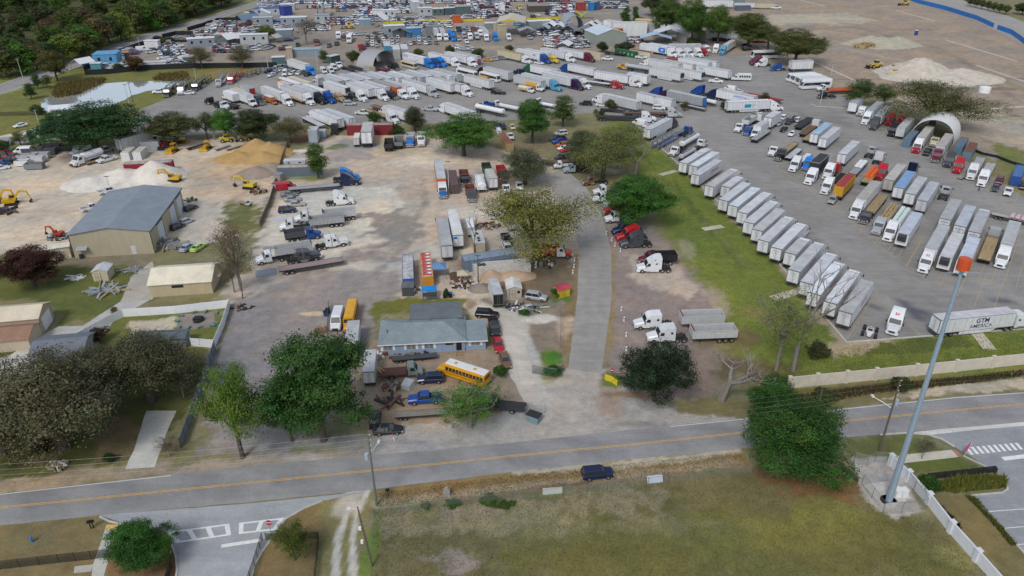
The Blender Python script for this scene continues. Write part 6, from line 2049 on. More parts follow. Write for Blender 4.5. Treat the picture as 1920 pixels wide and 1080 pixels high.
office('h',232,600,94,5.0,3.0,4.6,(.4,.46,.52),'w','tall pale blue grey box beside the rusty soil patch','storage_box','storage box',2.0)
office('h',355,570,94,3.0,2.6,2.6,(.3,.35,.4),'Z','low blue grey box right of the tall pale box','storage_box','storage box',1.3)
un('cont40','shipping_container','container','s',1140,650,5,'by the dirt track under a green tree','pale topped blue grey trailer box',{'c':(.16,.2,.24),'r':'t'},1.05,1.2,'shipping containers')
office('s',1065,510,6,6.5,2.4,1.5,'w','w','low pale trailer wreck above the blue grey trailer box','trailer_wreck','trailer',.8)
shed('s',830,800,80,2.2,2.0,2.3,.1,(.35,.28,.25),(.3,.31,.32),'small shack with slanted grey roof beside the yard fence','shack',False)
shed('s',795,920,82,1.8,1.8,1.9,.05,(.5,.5,.5),(.26,.1,.07),'white box hut with rusty roof beside the yard fence','storage_hut',False)
car('s',935,900,12,'van','R','behind the grey flatbed in the yard')
RW='in the sandy left yard'
un('tanktruck','street_sweeper','truck','q',1295,640,-118,RW,'white sweeper truck with grille',{'c':'W','s':'W','h':'W'},1.35,1.0)
dumper('q',1235,500,-116,RW,'white dump truck with tan load',{'c':'W','s':'W','h':'W'},1.05,1.0)
car('q',1600,640,-125,'pickup','W',RW,1.05,'white pickup nearest the sweeper')
car('q',1590,500,-120,'pickup','S',RW,1.05,'silver pickup with raised rack')
un('lowbed','flatbed_trailer','trailer','q',1450,650,60,RW,'small tan flat trailer',{'c':'T'},.5,.6)
for x,y,dg,c,rc,d in((170,545,5,'W',(.72,.68,.58),'left white container with cream roof'),(345,540,5,'W',(.72,.68,.58),'right white container with cream roof'),(345,420,8,'W','W','long white container behind two short ones')):
 P=at('r',x,y,1.3)
 P.z=0
 cc=spawn('cont20' if x!=345 or y>500 else 'cont40',P,dg+(90 if y>500 else 0),'shipping_container','container',{'c':col(c),'r':col(rc)},'shipping containers',1.0)
 reg(cc,d,RW)
vanf('r',60,560,60,'pup','w',RW,1.3,'S',.0,'white trailer beside the containers','rear')
P=at('r',500,810)
P=at('r',490,770,1.0)
P.z=0
cc=spawn('cont40',P,9,'box_trailer','trailer',{'c':(.28,.015,.025),'r':(.5,.51,.52)},gN['vanp'],1.12)
reg(cc,'long red trailer box with pale roof',RW)
for x,y,dg,k,c,d,s_ in((690,940,10,'excav','Y','big yellow excavator behind the metal building',1.35),(370,860,200,'excav','Y','small yellow excavator before the gravel heap',1.0)):
 if k=='excav' and x==690:
  o=spawn('excav',at('r',860,960),175,'excavator','excavator',{'c':(.6,.36,.01)},'excavators',.9)
  tag(o,d,None)
 else:
  o=spawn('excav',at('s',385,905),165,'excavator','excavator',{'c':(.62,.48,.06)},'excavators',.9)
  tag(o,d,None)
o=spawn('miniexcav',at('E',440,690),170,'excavator','excavator',{'c':(.42,.04,.02)},'excavators')
tag(o,'small red mini excavator beside the metal building corner',None)
o=spawn('excav',at('E',90,455),20,'excavator','excavator',{'c':(.6,.36,.01)},'excavators',.9)
tag(o,'yellow excavator with folded arm at the left photo edge',None)
o=spawn('excav',at('E',-20,440),10,'excavator','excavator',{'c':(.6,.36,.01)},'excavators',.9)
tag(o,'yellow excavator cut off by the left photo edge',None)
for t_,x,y,dg,k,c,d in(('r',840,520,-105,'dozer',(.6,.33,.01),'yellow bulldozer with blade toward the yard'),('r',1345,480,-100,'dozer',(.58,.33,.02),'tall yellow bulldozer beside the black trailer'),('r',720,450,-95,'loader',(.5,.08,.06),'red and white skid loader beside the bulldozer'),('r',600,395,20,'loader',(.4,.22,.02),'faded yellow loader under the dark trees'),('r',960,380,10,'dozer',(.45,.26,.02),'faded yellow bulldozer under the dark trees'),('r',1660,370,15,'loader',(.5,.38,.03),'yellow loader behind the aluminium ramps'),('s',340,190,10,'loader',(.3,.2,.05),'dark loader with orange canopy beside the orange sand')):
 o=spawn(k,at(t_,x,y),dg,'bulldozer' if k=='dozer' else 'wheel_loader','bulldozer' if k=='dozer' else 'loader',{'c':c},'earth movers along the tree line',.9)
 tag(o,d,None)
for t_,x,y,dg,c,d,s_ in(('r',1190,440,55,'K','black steel deck trailer',.5),('r',1580,450,60,'g','grey ramp trailer',.42),('r',1750,450,55,'g','second grey ramp trailer',.42),('s',150,285,55,'S','pale ramp trailer by orange sand',.42)):
 if t_=='s':
  continue
 deck('lowbed',t_,x,y,dg,'along the trees of the sandy yard',d,c,s_,.5)
for i,(x,y,dg,l_,c,d)in enumerate(((990,465,5,9.0,'k','black open skip'),(760,450,5,7.0,'k','black open skip'),(690,520,5,6.5,'D','dark grey open skip'),(600,580,5,6.0,'S','silver open skip'),(420,600,5,6.0,'g','grey open skip'),(540,640,5,5.0,'w','pale open skip'),(345,690,5,4.0,'W','white open skip'),(520,735,5,5.4,'G','grey open skip'),(500,500,5,6.5,'D','dark grey open skip'))):
 P=at('q',x,y,.8)
 P.z=0
 mb=MB()
 tub(mb,-l_/2,l_/2,1.2,.3,1.9)
 o=lk('steel_skip',mb.ms('steel_skip',['matt','dark']),None,P,R(dg),col(c))
 tag(o,None,'skip','open skips stored in the yard corner')
 reg(o,d,'in the stored rows of the sandy yard')
car('q',350,520,185,'van','W','behind the stored open skips')
for x,y,k,c in((40,570,'pickup','R'),(80,640,'pickup','R'),(60,600,'pickup','E'),(110,660,'pickup','k'),(30,700,'suv','B'),(20,760,'sedan','W'),(45,510,'pickup','G')):
 car('q',x,y,30,k,c,'at the left edge of the sandy yard')
car('q',305,125,-130,'sedan','W','on the pale drive above the yard',1.0)
for x,y,dg,k,c,d in((815,355,40,'pickup','W','white pickup hidden behind the metal building'),(690,480,40,'pickup','W','white pickup left of the metal building')):
 car('E',x,y,dg,k,c,'in the sandy left yard',ds=d)
for x,y,k,c,d in((1410,775,'sedan',(.35,.42,.5),'pale blue old sedan'),(1490,775,'pickup','l','lime green old sport car')):
 P=at('E',x,y,.5)
 P.z=0
 o=spawn('sedan',P,74,'parked_car','car',{'c':col(c)},'cars parked around the lots')
 reg(o,d,'beside the stacked timber')
for x,y,c,d in((1330,620,'k','black covered car'),(1400,580,'w','stripped pale car frame'),(1430,480,'k','black wrecked car')):
 P=at('E',x,y,.5)
 P.z=0
 o=spawn('hatch',P,60,'wrecked_car','car',{'c':col(c)},'cars parked around the lots',.95)
 reg(o,d,'along the metal building wall')
P=at('E',1835,445,.4)
P.z=0
o=spawn('stake',P,-30,'farm_wagon','wagon',{'c':'C' and COLS['t'],'s':COLS['T']},None,.55)
tag(o,'small tan farm wagon on the grass beside the gravel heap',None)
for t_,x,y,dg,k,d in(('D',800,510,190,'loader','yellow loader left of the huge sand pile'),('D',930,545,185,'loader','yellow loader with dark cab before the sand pile'),('D',1020,40,185,'loader','yellow loader by the blue barrier'),('j',1630,430,185,'loader','yellow loader among the far parked cars')):
 o=spawn(k,at(t_,x,y),dg,'wheel_loader','loader',{'c':(.6,.42,.08)},'wheel loaders on the bare ground',1.2)
 tag(o,d,None)
o=spawn('dozer',at('D',935,570),185,'road_roller','roller',{'c':(.62,.5,.12)},None,1.0)
tag(o,'pale yellow roller in front of the dark cabbed loader',None)
def load_on(fl,name,lbl,cat,c,nx,ny,dx,dy,dz,x0=-6.0,mat='cloth',jit=.12,layers=1,z=1.5):
 mb=MB()
 rr=random.Random(len(lbl))
 for k in range(layers):
  for i in range(nx):
   for j in range(ny):
    x,y=x0+(i+.5)*dx,(j-(ny-1)/2)*dy
    a,b=dx*(.47-rr.random()*jit),dy*(.48-rr.random()*jit*.5)
    h=dz*(1-rr.random()*jit*2)
    zb=z+k*dz
    mb.loft([[(x-a,y-b,zb),(x+a,y-b,zb),(x+a,y+b,zb),(x-a,y+b,zb)],[(x-a*1.04,y-b*1.04,zb+h*.5),(x+a*1.04,y-b*1.04,zb+h*.5),(x+a*1.04,y+b*1.04,zb+h*.5),(x-a*1.04,y+b*1.04,zb+h*.5)],[(x-a*.8,y-b*.8,zb+h),(x+a*.8,y-b*.8,zb+h),(x+a*.8,y+b*.8,zb+h),(x-a*.8,y+b*.8,zb+h)]])
 o=lk(name,mb.ms(name,[mat]),None,fl.location,fl.rotation_euler.z,c)
 return tag(o,lbl,cat)
load_on(fl_or,'orange_bundles','bright orange wrapped bundles strapped on the wooden flatbed','load',(.68,.12,.02),7,2,1.3,1.2,1.3,-3.5,'cloth',.08,1)
load_on(fl_wh,'white_bags','white bulk bags on the grey flatbed beside the orange bundles','load',(.7,.7,.7),6,2,1.1,1.15,.7,-1.0)
load_on(fl_tarp,'tan_tarp_load','crumpled tan tarpaulin over the load behind the silver truck','load',(.45,.33,.17),12,3,.95,.8,.9,-6.5,'cloth',.3)
load_on(fl_wrap,'wrapped_pallets','pale green white wrapped pallets behind the white truck','load',(.62,.7,.66),7,2,1.7,1.2,1.5,-6.0,'cloth',.06)
load_on(fl_pink,'pink_bags','pink and white bags on the flatbed at the right photo edge','load',(.6,.42,.46),4,2,1.2,1.1,.8,-2.0)
def gable_hall(name,lbl,o3,ax,L,W,eave,ridge,wc,rc,extra=None,over=.35):
 r=emt(name,o3,R(ax))
 tag(r,lbl,'building')
 q=MB().box(0,L,0,W,0,eave,0,'t')
 for x in(0,L):
  q.face([(x,0,eave),(x,W,eave),(x,W/2,ridge)])
 pt_('wall',q.ms('hall_wall',['siding']),r,wc)
 q=MB()
 for y0,y1 in((-over,W/2),(W+over,W/2)):
  z0=eave-over*(ridge-eave)/(W/2)
  q.loft([[(x,y0,z0+.02),(x,y1,ridge+.02),(x,y1,ridge+.14),(x,y0,z0+.14)]for x in(-over,L+over)])
 pt_('roof',q.ms('hall_roof',['metalroof']),r,rc)
 return r
def mat_siding():
 t=NT('siding')
 oi=t.n('ShaderNodeObjectInfo')
 c=t.coord()
 wv=t.n('ShaderNodeTexWave',wave_type='BANDS',bands_direction='Z',Scale=1.0)
 t.l(c,wv.inputs['Vector'])
 ln=t.ramp(wv.outputs['Fac'],0,.15,.88,1)
 v=t.ramp(t.noise(1,4,.7,t.coord(scale=(1,1,.2))),.3,.7,1.05,.88)
 M['siding']=t.done(t.vmul(t.vmul(oi.outputs['Color'],ln),v),.6)
 t=NT('metalroof')
 oi=t.n('ShaderNodeObjectInfo')
 c=t.coord()
 wv=t.n('ShaderNodeTexWave',wave_type='BANDS',bands_direction='X',Scale=.35)
 t.l(c,wv.inputs['Vector'])
 t.bump(wv.outputs['Fac'],.25,.04)
 v=t.ramp(t.noise(.35,6,.7,c),.35,.7,1.08,.82)
 M['metalroof']=t.done(t.vmul(oi.outputs['Color'],v),.5)
 t=NT('shingle')
 oi=t.n('ShaderNodeObjectInfo')
 c=t.coord()
 v=t.ramp(t.noise(6,3,.8,c),.3,.7,.72,1.3)
 v2=t.ramp(t.noise(.5,4,.6,c),.35,.65,.9,1.1)
 M['shingle']=t.done(t.vmul(t.vmul(oi.outputs['Color'],v),v2),.9,0,.2)
mat_siding()
A,B,C_=gp(138.75,485),gp(291,475),gp(347,392)
wid=(B-A).length
ang=math.degrees(math.atan2((C_-B).y,(C_-B).x))
Ln=(C_-B).length
hall=gable_hall('metal_building','big beige metal building with a blue grey roof on the sandy left yard',B,ang,Ln,wid,5.9,7.2,S('aaa189'),S('7e868e'))
dr=MB()
for x0,x1 in((5.2,9.4),(15.8,20.0),(22.4,26.6)):
 if x1<Ln:
  d=pt_('roller_door',MB().box(x0,x1,-.06,-.01,.05,4.9).ms('roller_door',['siding']),hall,(.62,.67,.72))
  lk('door_frame',MB().box(x1,x1+.25,-.08,-.005,0,5.1).box(x0-.15,x1+.25,-.08,-.005,4.95,5.15).ms('door_frame',['dark']),d)
lk('trim',MB().box(-.37,Ln+.37,-.42,-.36,5.75,5.95).box(-.07,-.01,-.06,.1,0,5.8).box(-.07,-.01,wid-.1,wid+.06,0,5.8).ms('trim',['dark']),hall)
pt_('side_door',MB().box(-.06,-.005,4.0,5.1,.1,2.3).ms('side_door',['matt']),hall,(.6,.62,.62))
aw=lk('awning',MB().prism([(-1.3,2.3),(0,2.7),(0,2.78),(-1.3,2.38)],1.2).ms('awning',['matt']),hall,(0,wid-2.4,0),None,(.35,.38,.42))
lk('condenser',MB().box(-.9,-.3,wid-2.2,wid-1.5,0,1.1).ms('condenser',['dark']),hall)
A,B=at('E',1110,1060,2.9),at('E',1580,1030,2.9)
A.z=B.z=0
ang=math.degrees(math.atan2((B-A).y,(B-A).x))
ws=gable_hall('workshop','cream workshop with a pale cream roof beside the bamboo thicket',A,ang,(B-A).length,9.0,2.9,4.6,S('b7a98a'),S('d8cfb8'),over=.25)
Lw=(B-A).length
lk('window',MB().box(4.6,7.0,-.05,.0,1.9,2.5).ms('window',['glass']),ws)
pt_('door',MB().box(Lw+.005,Lw+.06,3.4,4.6,.1,2.3).ms('door',['matt']),ws,(.5,.5,.48))
pt_('awning',MB().box(Lw+.01,Lw+1.2,3.0,5.0,2.45,2.55).ms('awning',['matt']),ws,(.5,.44,.35))
A,B=at('I',325,355),at('I',440,280)
ang=math.degrees(math.atan2((B-A).y,(B-A).x))
Wd=(B-A).length+1.0
def bgab(name,lbl,P,deg,l_,w_,h,pk,wc,rc,mat='siding',rmat='metalroof'):
 r=emt(name,P,R(deg))
 tag(r,lbl,'building')
 q=MB().box(-l_/2,l_/2,-w_/2,w_/2,0,h,0,'t')
 for e in(-1,1):
  q.face([(e*l_/2,-w_/2,h),(e*l_/2,w_/2,h),(e*l_/2,0,h+pk)])
 pt_('wall',q.ms('wall',[mat]),r,wc)
 q=MB()
 for s_ in(-1,1):
  q.loft([[(x,s_*(w_/2+.25),h-.25*pk/(w_/2)+.02),(x,0,h+pk+.02),(x,0,h+pk+.14),(x,s_*(w_/2+.25),h-.25*pk/(w_/2)+.14)]for x in(-l_/2-.25,l_/2+.25)])
 pt_('roof',q.ms('roof',[rmat]),r,rc)
 return r
P=at('I',190,300)
g_=bgab('garage','tan garage with pale roof and white roller door at the left photo edge',P+Vector((-.4,0,0)),10,9.5,6.4,3.6,1.3,S('a89a84'),S('c9bda6'))
pt_('roller_door',MB().box(4.76,4.82,-2.0,2.0,.05,3.0).ms('roller_door',['siding']),g_,(.72,.74,.76))
P=at('I',60,420)
bgab('house','low house with a brown shingle roof at the left photo edge',P,10,10.5,6.0,2.4,1.1,S('b5a791'),S('8d6f5c'),'siding','shingle')
P=at('E',420,830,.8)
P.z=0
bgab('storage_trailer','pale cream storage box between the metal building and the maroon tree',P,22,6.5,2.6,2.9,.15,S('c6bda4'),S('d5ceba'))
o=shed('E',785,1000,96,3.6,3.2,2.3,.6,S('b5ab93')[:3],(.58,.6,.6),'small white garden shed on the lawn below the metal building','garden_shed')
bgab('storage_box','white box cut off by the left photo edge near the maroon tree',at('E',5,960),10,3.0,2.0,2.0,.1,S('c8c2b4'),S('d5d0c4'))
P=at('I',540,470)
bgab('house','low house with a blue grey roof hidden under the dark oak',P+Vector((0,-2,0)),10,9.0,8.0,2.4,1.4,S('8d8d88'),S('6c7078'),'siding','shingle')
P=at('I',1260,395)
bgab('pavilion','low grey blue roofed pavilion behind the white yard fence',P+Vector((0,-1.5,0)),4,9.0,3.0,2.2,.4,S('7b8588'),S('5d666c'),'siding','shingle')
bgab('barn','white roofed barn half hidden behind the big dark trees',gp(133,222),20,12,9,3.5,1.8,S('b9b9b4'),S('cdd2d8'))
A,B=gp(715,666),gp(911,656)
HA=math.atan2((B-A).y,(B-A).x)
LH=(B-A).length
hs_=emt('blue_house',A,HA)
tag(hs_,'light blue house with a grey green shingle hip roof and white shutters','house')
main=LH*.8
dep=8.2
q=MB().box(0,main,0,dep,0,2.5,0,'t').box(main+.003,LH,.3,dep-2.6,0,2.5,0,'t')
pt_('wall',q.ms('house_wall',['siding']),hs_,S('8b9db5'))
q=MB()
o_=.45
ez,rz_=2.5,4.3
e=[(-o_,-o_,ez),(main+o_,-o_,ez),(main+o_,dep+o_,ez),(-o_,dep+o_,ez)]
rr=[(dep/2-.3,dep/2,rz_),(main-dep/2+.3,dep/2,rz_)]
q.face([e[0],e[1],rr[1],rr[0]]).face([e[1],e[2],rr[1]]).face([e[2],e[3],rr[0],rr[1]]).face([e[3],e[0],rr[0]])
q.box(-o_,main+o_,-o_,dep+o_,ez-.16,ez-.002)
q.loft([[(main+.47,-.3,2.3),(main+.47,dep-2.2,3.1),(main+.47,dep-2.2,2.95),(main+.47,-.3,2.15)],[(LH+.4,-.3,2.3),(LH+.4,dep-2.2,3.1),(LH+.4,dep-2.2,2.95),(LH+.4,-.3,2.15)]])
roof=pt_('roof',q.ms('house_roof',['shingle']),hs_,S('7d878a'))
q=MB()
q.box(main*.35,main*.98,dep+.48,dep+5.2,0,2.9,0,'t')
pt_('rear_wing',q.ms('rear_wing',['siding']),hs_,S('8b9db5'))
pt_('wing_roof',MB().loft([[(main*.33,dep-1.5,3.3),(main*.33,dep+5.5,2.9),(main*.33,dep+5.5,3.0),(main*.33,dep-1.5,3.42)],[(main*.99,dep-1.5,3.3),(main*.99,dep+5.5,2.9),(main*.99,dep+5.5,3.0),(main*.99,dep-1.5,3.42)]]).ms('wing_roof',['shingle']),hs_,S('666d70'))
vt=MB()
for x,y in((1.2,2.6),(main*.66,3.4),(main*.6,5.4)):
 vt.tube([(x,y,3.0),(x,y,4.0)],.09,6)
lk('vent_pipe',vt.ms('vent_pipe',['dark']),roof)
lk('fascia',MB().box(-o_-.03,main+o_+.03,-o_-.04,-o_-.005,2.28,2.48).box(main+o_+.03,LH+.43,-.36,-.31,2.1,2.3).ms('fascia',['white']),hs_)
for x in(1.35,5.6,8.9,LH-1.9):
 f=lk('window',MB().box(x-.85,x+.85,-.04 if x<main else .26,-.005 if x<main else .296,1.0,2.0).ms('window',['glass']),hs_)
 y=-.07 if x<main else .23
 fr=MB()
 for k in range(5):
  fr.box(x-.85,x+.85,y,y+.025,1.02+k*.23,1.06+k*.23)
 for xx in(x-.85,x-.02,x+.81):
  fr.box(xx,xx+.05,y-.01,y+.02,.98,2.03)
 lk('frame',fr.ms('frame',['white']),f)
 lk('shutter',MB().box(x-1.3,x-.9,y,y+.05,.95,2.05).box(x+.9,x+1.3,y,y+.05,.95,2.05).ms('shutter',['white']),hs_)
lk('door',MB().box(main-1.6,main-.6,-.05,-.004,.3,2.2).ms('door',['black']),hs_)
lk('small_window',MB().box(main-3.6,main-2.2,-.05,-.004,1.5,2.0).ms('small_window',['glass']),hs_)
st=MB()
for k in range(3):
 st.box(main-1.7,main-.5,-1.5+k*.4,-1.1+k*.4,.05,.1+k*.1)
for xx in(main-1.75,main-.45):
 st.tube([(xx,-1.6,0),(xx,-1.6,.9),(xx,-.1,1.3)],.04,5)
pt_('steps',st.ms('steps',['wood']),hs_,(.35,.24,.13))
def arch(name,lbl,a,b,depth,h,c,ends=False,thick=.12):
 w_=(b-a).length
 ang=math.atan2((b-a).y,(b-a).x)
 r=emt(name,(a+b)/2,ang)
 tag(r,lbl,'shelter')
 n=22
 q=MB()
 def rg(t,k):
  x=-math.cos(t)*(w_/2-k)
  return x,(h-k)*math.sin(t)**.8
 rings=[]
 for y in(0,depth):
  for k in range(n+1):
   pass
 for i in range(n):
  t0,t1=math.pi*i/n,math.pi*(i+1)/n
  (x0,z0),(x1,z1)=rg(t0,0),rg(t1,0)
  (u0,v0),(u1,v1)=rg(t0,thick),rg(t1,thick)
  q.face([(x0,0,z0),(x1,0,z1),(x1,depth,z1),(x0,depth,z0)])
  q.face([(u0,0,v0),(u0,depth,v0),(u1,depth,v1),(u1,0,v1)])
  q.face([(x0,0,z0),(u0,0,v0),(u1,0,v1),(x1,0,z1)])
  q.face([(x0,depth,z0),(x1,depth,z1),(u1,depth,v1),(u0,depth,v0)])
 me=q.ms('cover',['cloth'],False)
 pt_('cover',me,r,c)
 for k in range(6):
  y=.15+(depth-.3)*k/5
  lk('rib',MB().tube([(rg(math.pi*i/14,thick+.1)[0],y,max(0,rg(math.pi*i/14,thick+.1)[1]))for i in range(15)],.06,5).ms('rib',['steel']),r)
 return r
a,b=at('o',1085,790),at('o',1735,895)
arch('arched_shelter','bright white arched fabric shelter over trucks in the right lot',a,b,12.5,7.4,(.8,.8,.79))
a,b=at('b',1120,420),at('b',1440,290)
sh=arch('arched_shelter','grey half round steel shelter open at its right end in the middle lot',a,b,9,7.2,(.36,.36,.37))
lk('back_wall',MB().prism([(0,0)]*0 or[(-8,0),(8,0),(7,3.6),(4.5,5.7),(0,6.8),(-4.5,5.7),(-7,3.6)],.05).ms('back_wall',['dark']),sh,(0,8.6,0))
P=at('b',1000,430)
lbox('b',840,300,1110,440,3.0,2.0,'t','T','low tan wall box along the grey half round shelter','side_shed','shed')
def mat_mesh():
 for nm,c,gap,sc_ in(('chainlink',(.32,.34,.33,1),.84,9.0),('black_mesh',(.015,.015,.016,1),.42,9.0),('green_mesh',(.05,.1,.07,1),.5,9.0),('dark_screen',(.02,.022,.025,1),.06,9.0)):
  t=NT(nm)
  c_=t.coord('Object',(1,1,1))
  a=t.n('ShaderNodeTexWave',wave_type='BANDS',bands_direction='DIAGONAL',Scale=sc_*.35)
  t.l(c_,a.inputs['Vector'])
  al=t.ramp(a.outputs['Fac'],0,1,1-gap-.12,1-gap+.12)
  t.l(al,t.b.inputs['Alpha'])
  M[nm]=t.done(c,.6)
mat_mesh()
def fence(name,lbl,pts,h,mesh_mat,post_mat,gap=3.0,pr=.035,thick=None,color=None,cat='fence',top=True,cap=False,pw=None,z0=.0):
 pts=[Vector(p)for p in pts]
 r=emt(name,pts[0])
 tag(r,lbl,cat)
 o0=pts[0]
 pan,rail=MB(),MB()
 posts=[]
 for p,q in zip(pts,pts[1:]):
  p,q=p-o0,q-o0
  L=(q-p).length
  d=(q-p)/L
  n=Vector((-d.y,d.x,0))
  if thick:
   t_=n*thick/2
   pan.loft([[tuple(e-t_+Vector((0,0,z0))),tuple(e+t_+Vector((0,0,z0))),tuple(e+t_+Vector((0,0,h))),tuple(e-t_+Vector((0,0,h)))]for e in(p,q)])
  else:
   pan.face([tuple(p),tuple(q),tuple(q+Vector((0,0,h))),tuple(p+Vector((0,0,h)))])
  if top:
   rail.tube([p+Vector((0,0,h)),q+Vector((0,0,h))],pr*.8,5)
  m_=max(1,round(L/gap))
  for k in range(m_):
   posts.append((p+(q-p)*k/m_,d))
 posts.append((pts[-1]-o0,d))
 pt_('panel',pan.ms('fence_panel',[mesh_mat]),r,color)
 if rail.v:
  lk('rail',rail.ms('rail',[post_mat]),r)
 pm=None
 for p,d in posts[:100]:
  if pm is None:
   mb=MB()
   if pw:
    mb.box(-pw/2,pw/2,-pw/2,pw/2,0,h+.08)
    if cap:
     mb.box(-pw/2-.07,pw/2+.07,-pw/2-.07,pw/2+.07,h+.08,h+.2)
   else:
    mb.tube([(0,0,0),(0,0,h+.06)],pr,6)
   pm=mb.ms('post',[post_mat])
  po=lk('post',pm,r,p,math.atan2(d.y,d.x),color)
 return r
pl('wall_paint',S('c2b9aa'),.85,0,.1,.8)
fence('boundary_wall','cream concrete wall with capped pilasters along the main road',G2([(1478,728),(1530,722.5),(1640,712),(1790,696.5),(1925,682),(2080,664)]),2.3,'wall_paint','wall_paint',6.3,thick=.22,top=False,cap=True,pw=.55,cat='wall')
pl('white_wall',(.66,.68,.71,1),.8,0,.06,1)
fence('white_wall','white wall with capped pilasters beside the tall mast',G2([(1668,872),(1700,902),(1738,944),(1780,998),(1828,1052),(1905,1140)]),1.9,'white_wall','white_wall',5.4,thick=.22,top=False,cap=True,pw=.6,cat='wall')
pl('vinyl',(.8,.81,.82,1),.5,0,.04,1)
fence('vinyl_fence','white vinyl fence round the patio garden',G2([(128,650),(213,603),(232,594),(330,588),(431,576),(420,612),(403,652),(360,649)]),1.8,'vinyl','vinyl',2.4,thick=.06,top=False,pw=.13)
fence('screen_fence','blue grey metal screen fence between the oak lawn and the gravel',G2([(404,655),(385,715),(360,785),(340,840)]),1.9,'siding','dark',2.4,thick=.05,top=False,pw=.1,color=S('6c7680'))
fence('black_fence','black chain link fence with posts on the lower left verge',G2([(-60,1078),(0,1068),(112,1055),(172,1049),(224,1043),(290,1036)]),1.5,'black_mesh','black',2.6)
fence('black_fence','black screened fence bending beside the left side street',G2([(318,1035),(322,1065),(308,1110)]),1.3,'dark_screen','black',2.0)
fence('black_fence','black gate fence on the right kerb of the side street',G2([(493,1014),(478,1062),(462,1110)]),1.4,'black_mesh','black',1.6)
fence('black_fence','black screened fence behind the small round tree',G2([(499,1012),(540,1016),(598,1009),(595,1050),(588,1110)]),1.2,'black_mesh','black',2.4)
fence('black_screen_fence','long black screened fence in front of the ornamental grass',G2([(1736,900),(1800,893),(1862,886),(1866,892)]),1.3,'dark_screen','black',2.4)
fence('chain_link_fence','grey chain link fence along the front of the dry field',G2([(703,968),(800,956),(815,951),(960,938),(1100,922),(1290,900),(1410,886)]),1.4,'chainlink','steel',3.2)
fence('chain_link_fence','grey chain link fence running down the left side of the field',G2([(703,966),(700,1010),(698,1060),(697,1120)]),1.4,'chainlink','steel',3.0)
fence('mast_fence','chain link compound fence round the foot of the tall mast',G2([(1600,868),(1625,874),(1640,866),(1668,868),(1690,890),(1735,955),(1690,962),(1655,962),(1634,935),(1615,910)]),2.0,'chainlink','steel',3.0)
fence('pipe_gate','grey tubular farm gate left open beside the mast compound',G2([(1572,876),(1608,906)]),1.2,'black_mesh','steel',1.5)
fence('chain_link_fence','green tinged chain link gate panels beside the lane mouth',G2([(998,700),(1042,708),(1056,698)]),1.8,'green_mesh','steel',2.2)
fence('chain_link_fence','grey chain link fence along the left edge of the lane',G2([(1048,690),(1050,650),(1052,610),(1050,590)]),1.8,'chainlink','steel',3.0)
fence('swing_gate','open chain link swing gate behind the dumpster',G2([(984,778),(1022,774)]),1.6,'chainlink','steel',2.4)
pl('yellow_paint',(.62,.5,.02,1),.5)
fence('yellow_barrier','yellow painted rail barrier at the lane mouth under the round dark tree',G2([(1134,712),(1146,716),(1157,724)]),1.2,'yellow_paint','yellow_paint',1.2,thick=.03,top=True)
pl('old_wood',(.16,.13,.1,1),.9,0,.3)
fence('wooden_fence','weathered dark wooden fence between the sandy yard and the centre yard',G2([(541,272),(530,300),(519,340),(506,385),(488,425)]),1.6,'old_wood','old_wood',2.5,thick=.08,top=False,pw=.16)
fence('gravel_side_fence','green chain link fence left of the white van',G2([(617,575),(616,605),(614,636)]),1.6,'green_mesh','steel',2.5)
pl('screen_black',(.012,.014,.017,1),.8)
fence('black_screen_fence','long black screened fence between the pond grass and the car yard',G2([(160,141),(200,139),(280,131),(370,128),(470,127),(520,126)]),2.4,'screen_black','black',6,thick=.06,top=False)
fence('black_screen_fence','black screened fence beside the far left road',G2([(158,133),(205,107),(262,86),(300,76)]),2.0,'screen_black','black',6,thick=.06,top=False)
fence('black_screen_fence','black screened fence at the bend of the far left road',G2([(352,58),(380,50),(410,40),(460,38)]),2.2,'screen_black','black',6,thick=.06,top=False)
fence('black_screen_fence','black screened fence behind parked dark cars by the far road',G2([(305,72),(330,66),(363,66)]),2.4,'screen_black','black',6,thick=.06,top=False)
pl('blue_barrier',(.01,.16,.5,1),.6,0,.12,.3)
fence('blue_barrier','long bright blue screened barrier along the far right road',G2([(1690,-6),(1720,6),(1770,18),(1830,37),(1862,52)]),2.6,'blue_barrier','blue_barrier',8,thick=.1,top=False)
fence('blue_barrier','shorter bright blue screened barrier section at the right photo edge',G2([(1869,55),(1895,64),(1912,76),(1935,96)]),2.6,'blue_barrier','blue_barrier',8,thick=.1,top=False)
for i,(pts,d)in enumerate(((G2([(941,40.5),(995,38),(1030,36),(1056,34)]),'yellow road barrier wall in front of the dark far cars'),(G2([(1080,23),(1094,34)]),'short yellow barrier wall beside the lime tent'),(G2([(720,45),(790,42),(850,41),(906,39)]),'faded yellow barrier wall across the far car yard'),(G2([(619,52),(630,36)]),'thin yellow barrier wall beside the bare grey tree'))):
 fence('yellow_barrier_wall',d,pts,1.3,'yellow_paint','yellow_paint',8,thick=.4,top=False,cat='barrier')
fence('pond_fence','thin dark wire fence below the pond',G2([(-60,222),(0,217),(62,216),(120,214)]),1.5,'black_mesh','black',4)
fence('silt_fence','low black silt fence along the ditch on the right',G2([(1812,278),(1840,290),(1868,296),(1893,306),(1925,316)]),.9,'screen_black','black',3,thick=.04,top=False)
def pole(name,lbl,base,h,r0,r1,mat,cat='pole',lean=(0,0),parts=()):
 o=emt(name,base)
 tag(o,lbl,cat)
 top=Vector((lean[0],lean[1],h))
 lk('shaft',MB().tube([(0,0,-.1),(top.x*.5,top.y*.5,h*.5),tuple(top)],r0,8,0,r1).ms('pole_shaft',[mat]),o)
 return o,top
pl('pole_wood',(.12,.1,.075,1),.9,0,.25)
pl('pole_green',(.15,.165,.14,1),.9,0,.2)
pl('galv',(.3,.39,.48,1),.5,.2,.1)
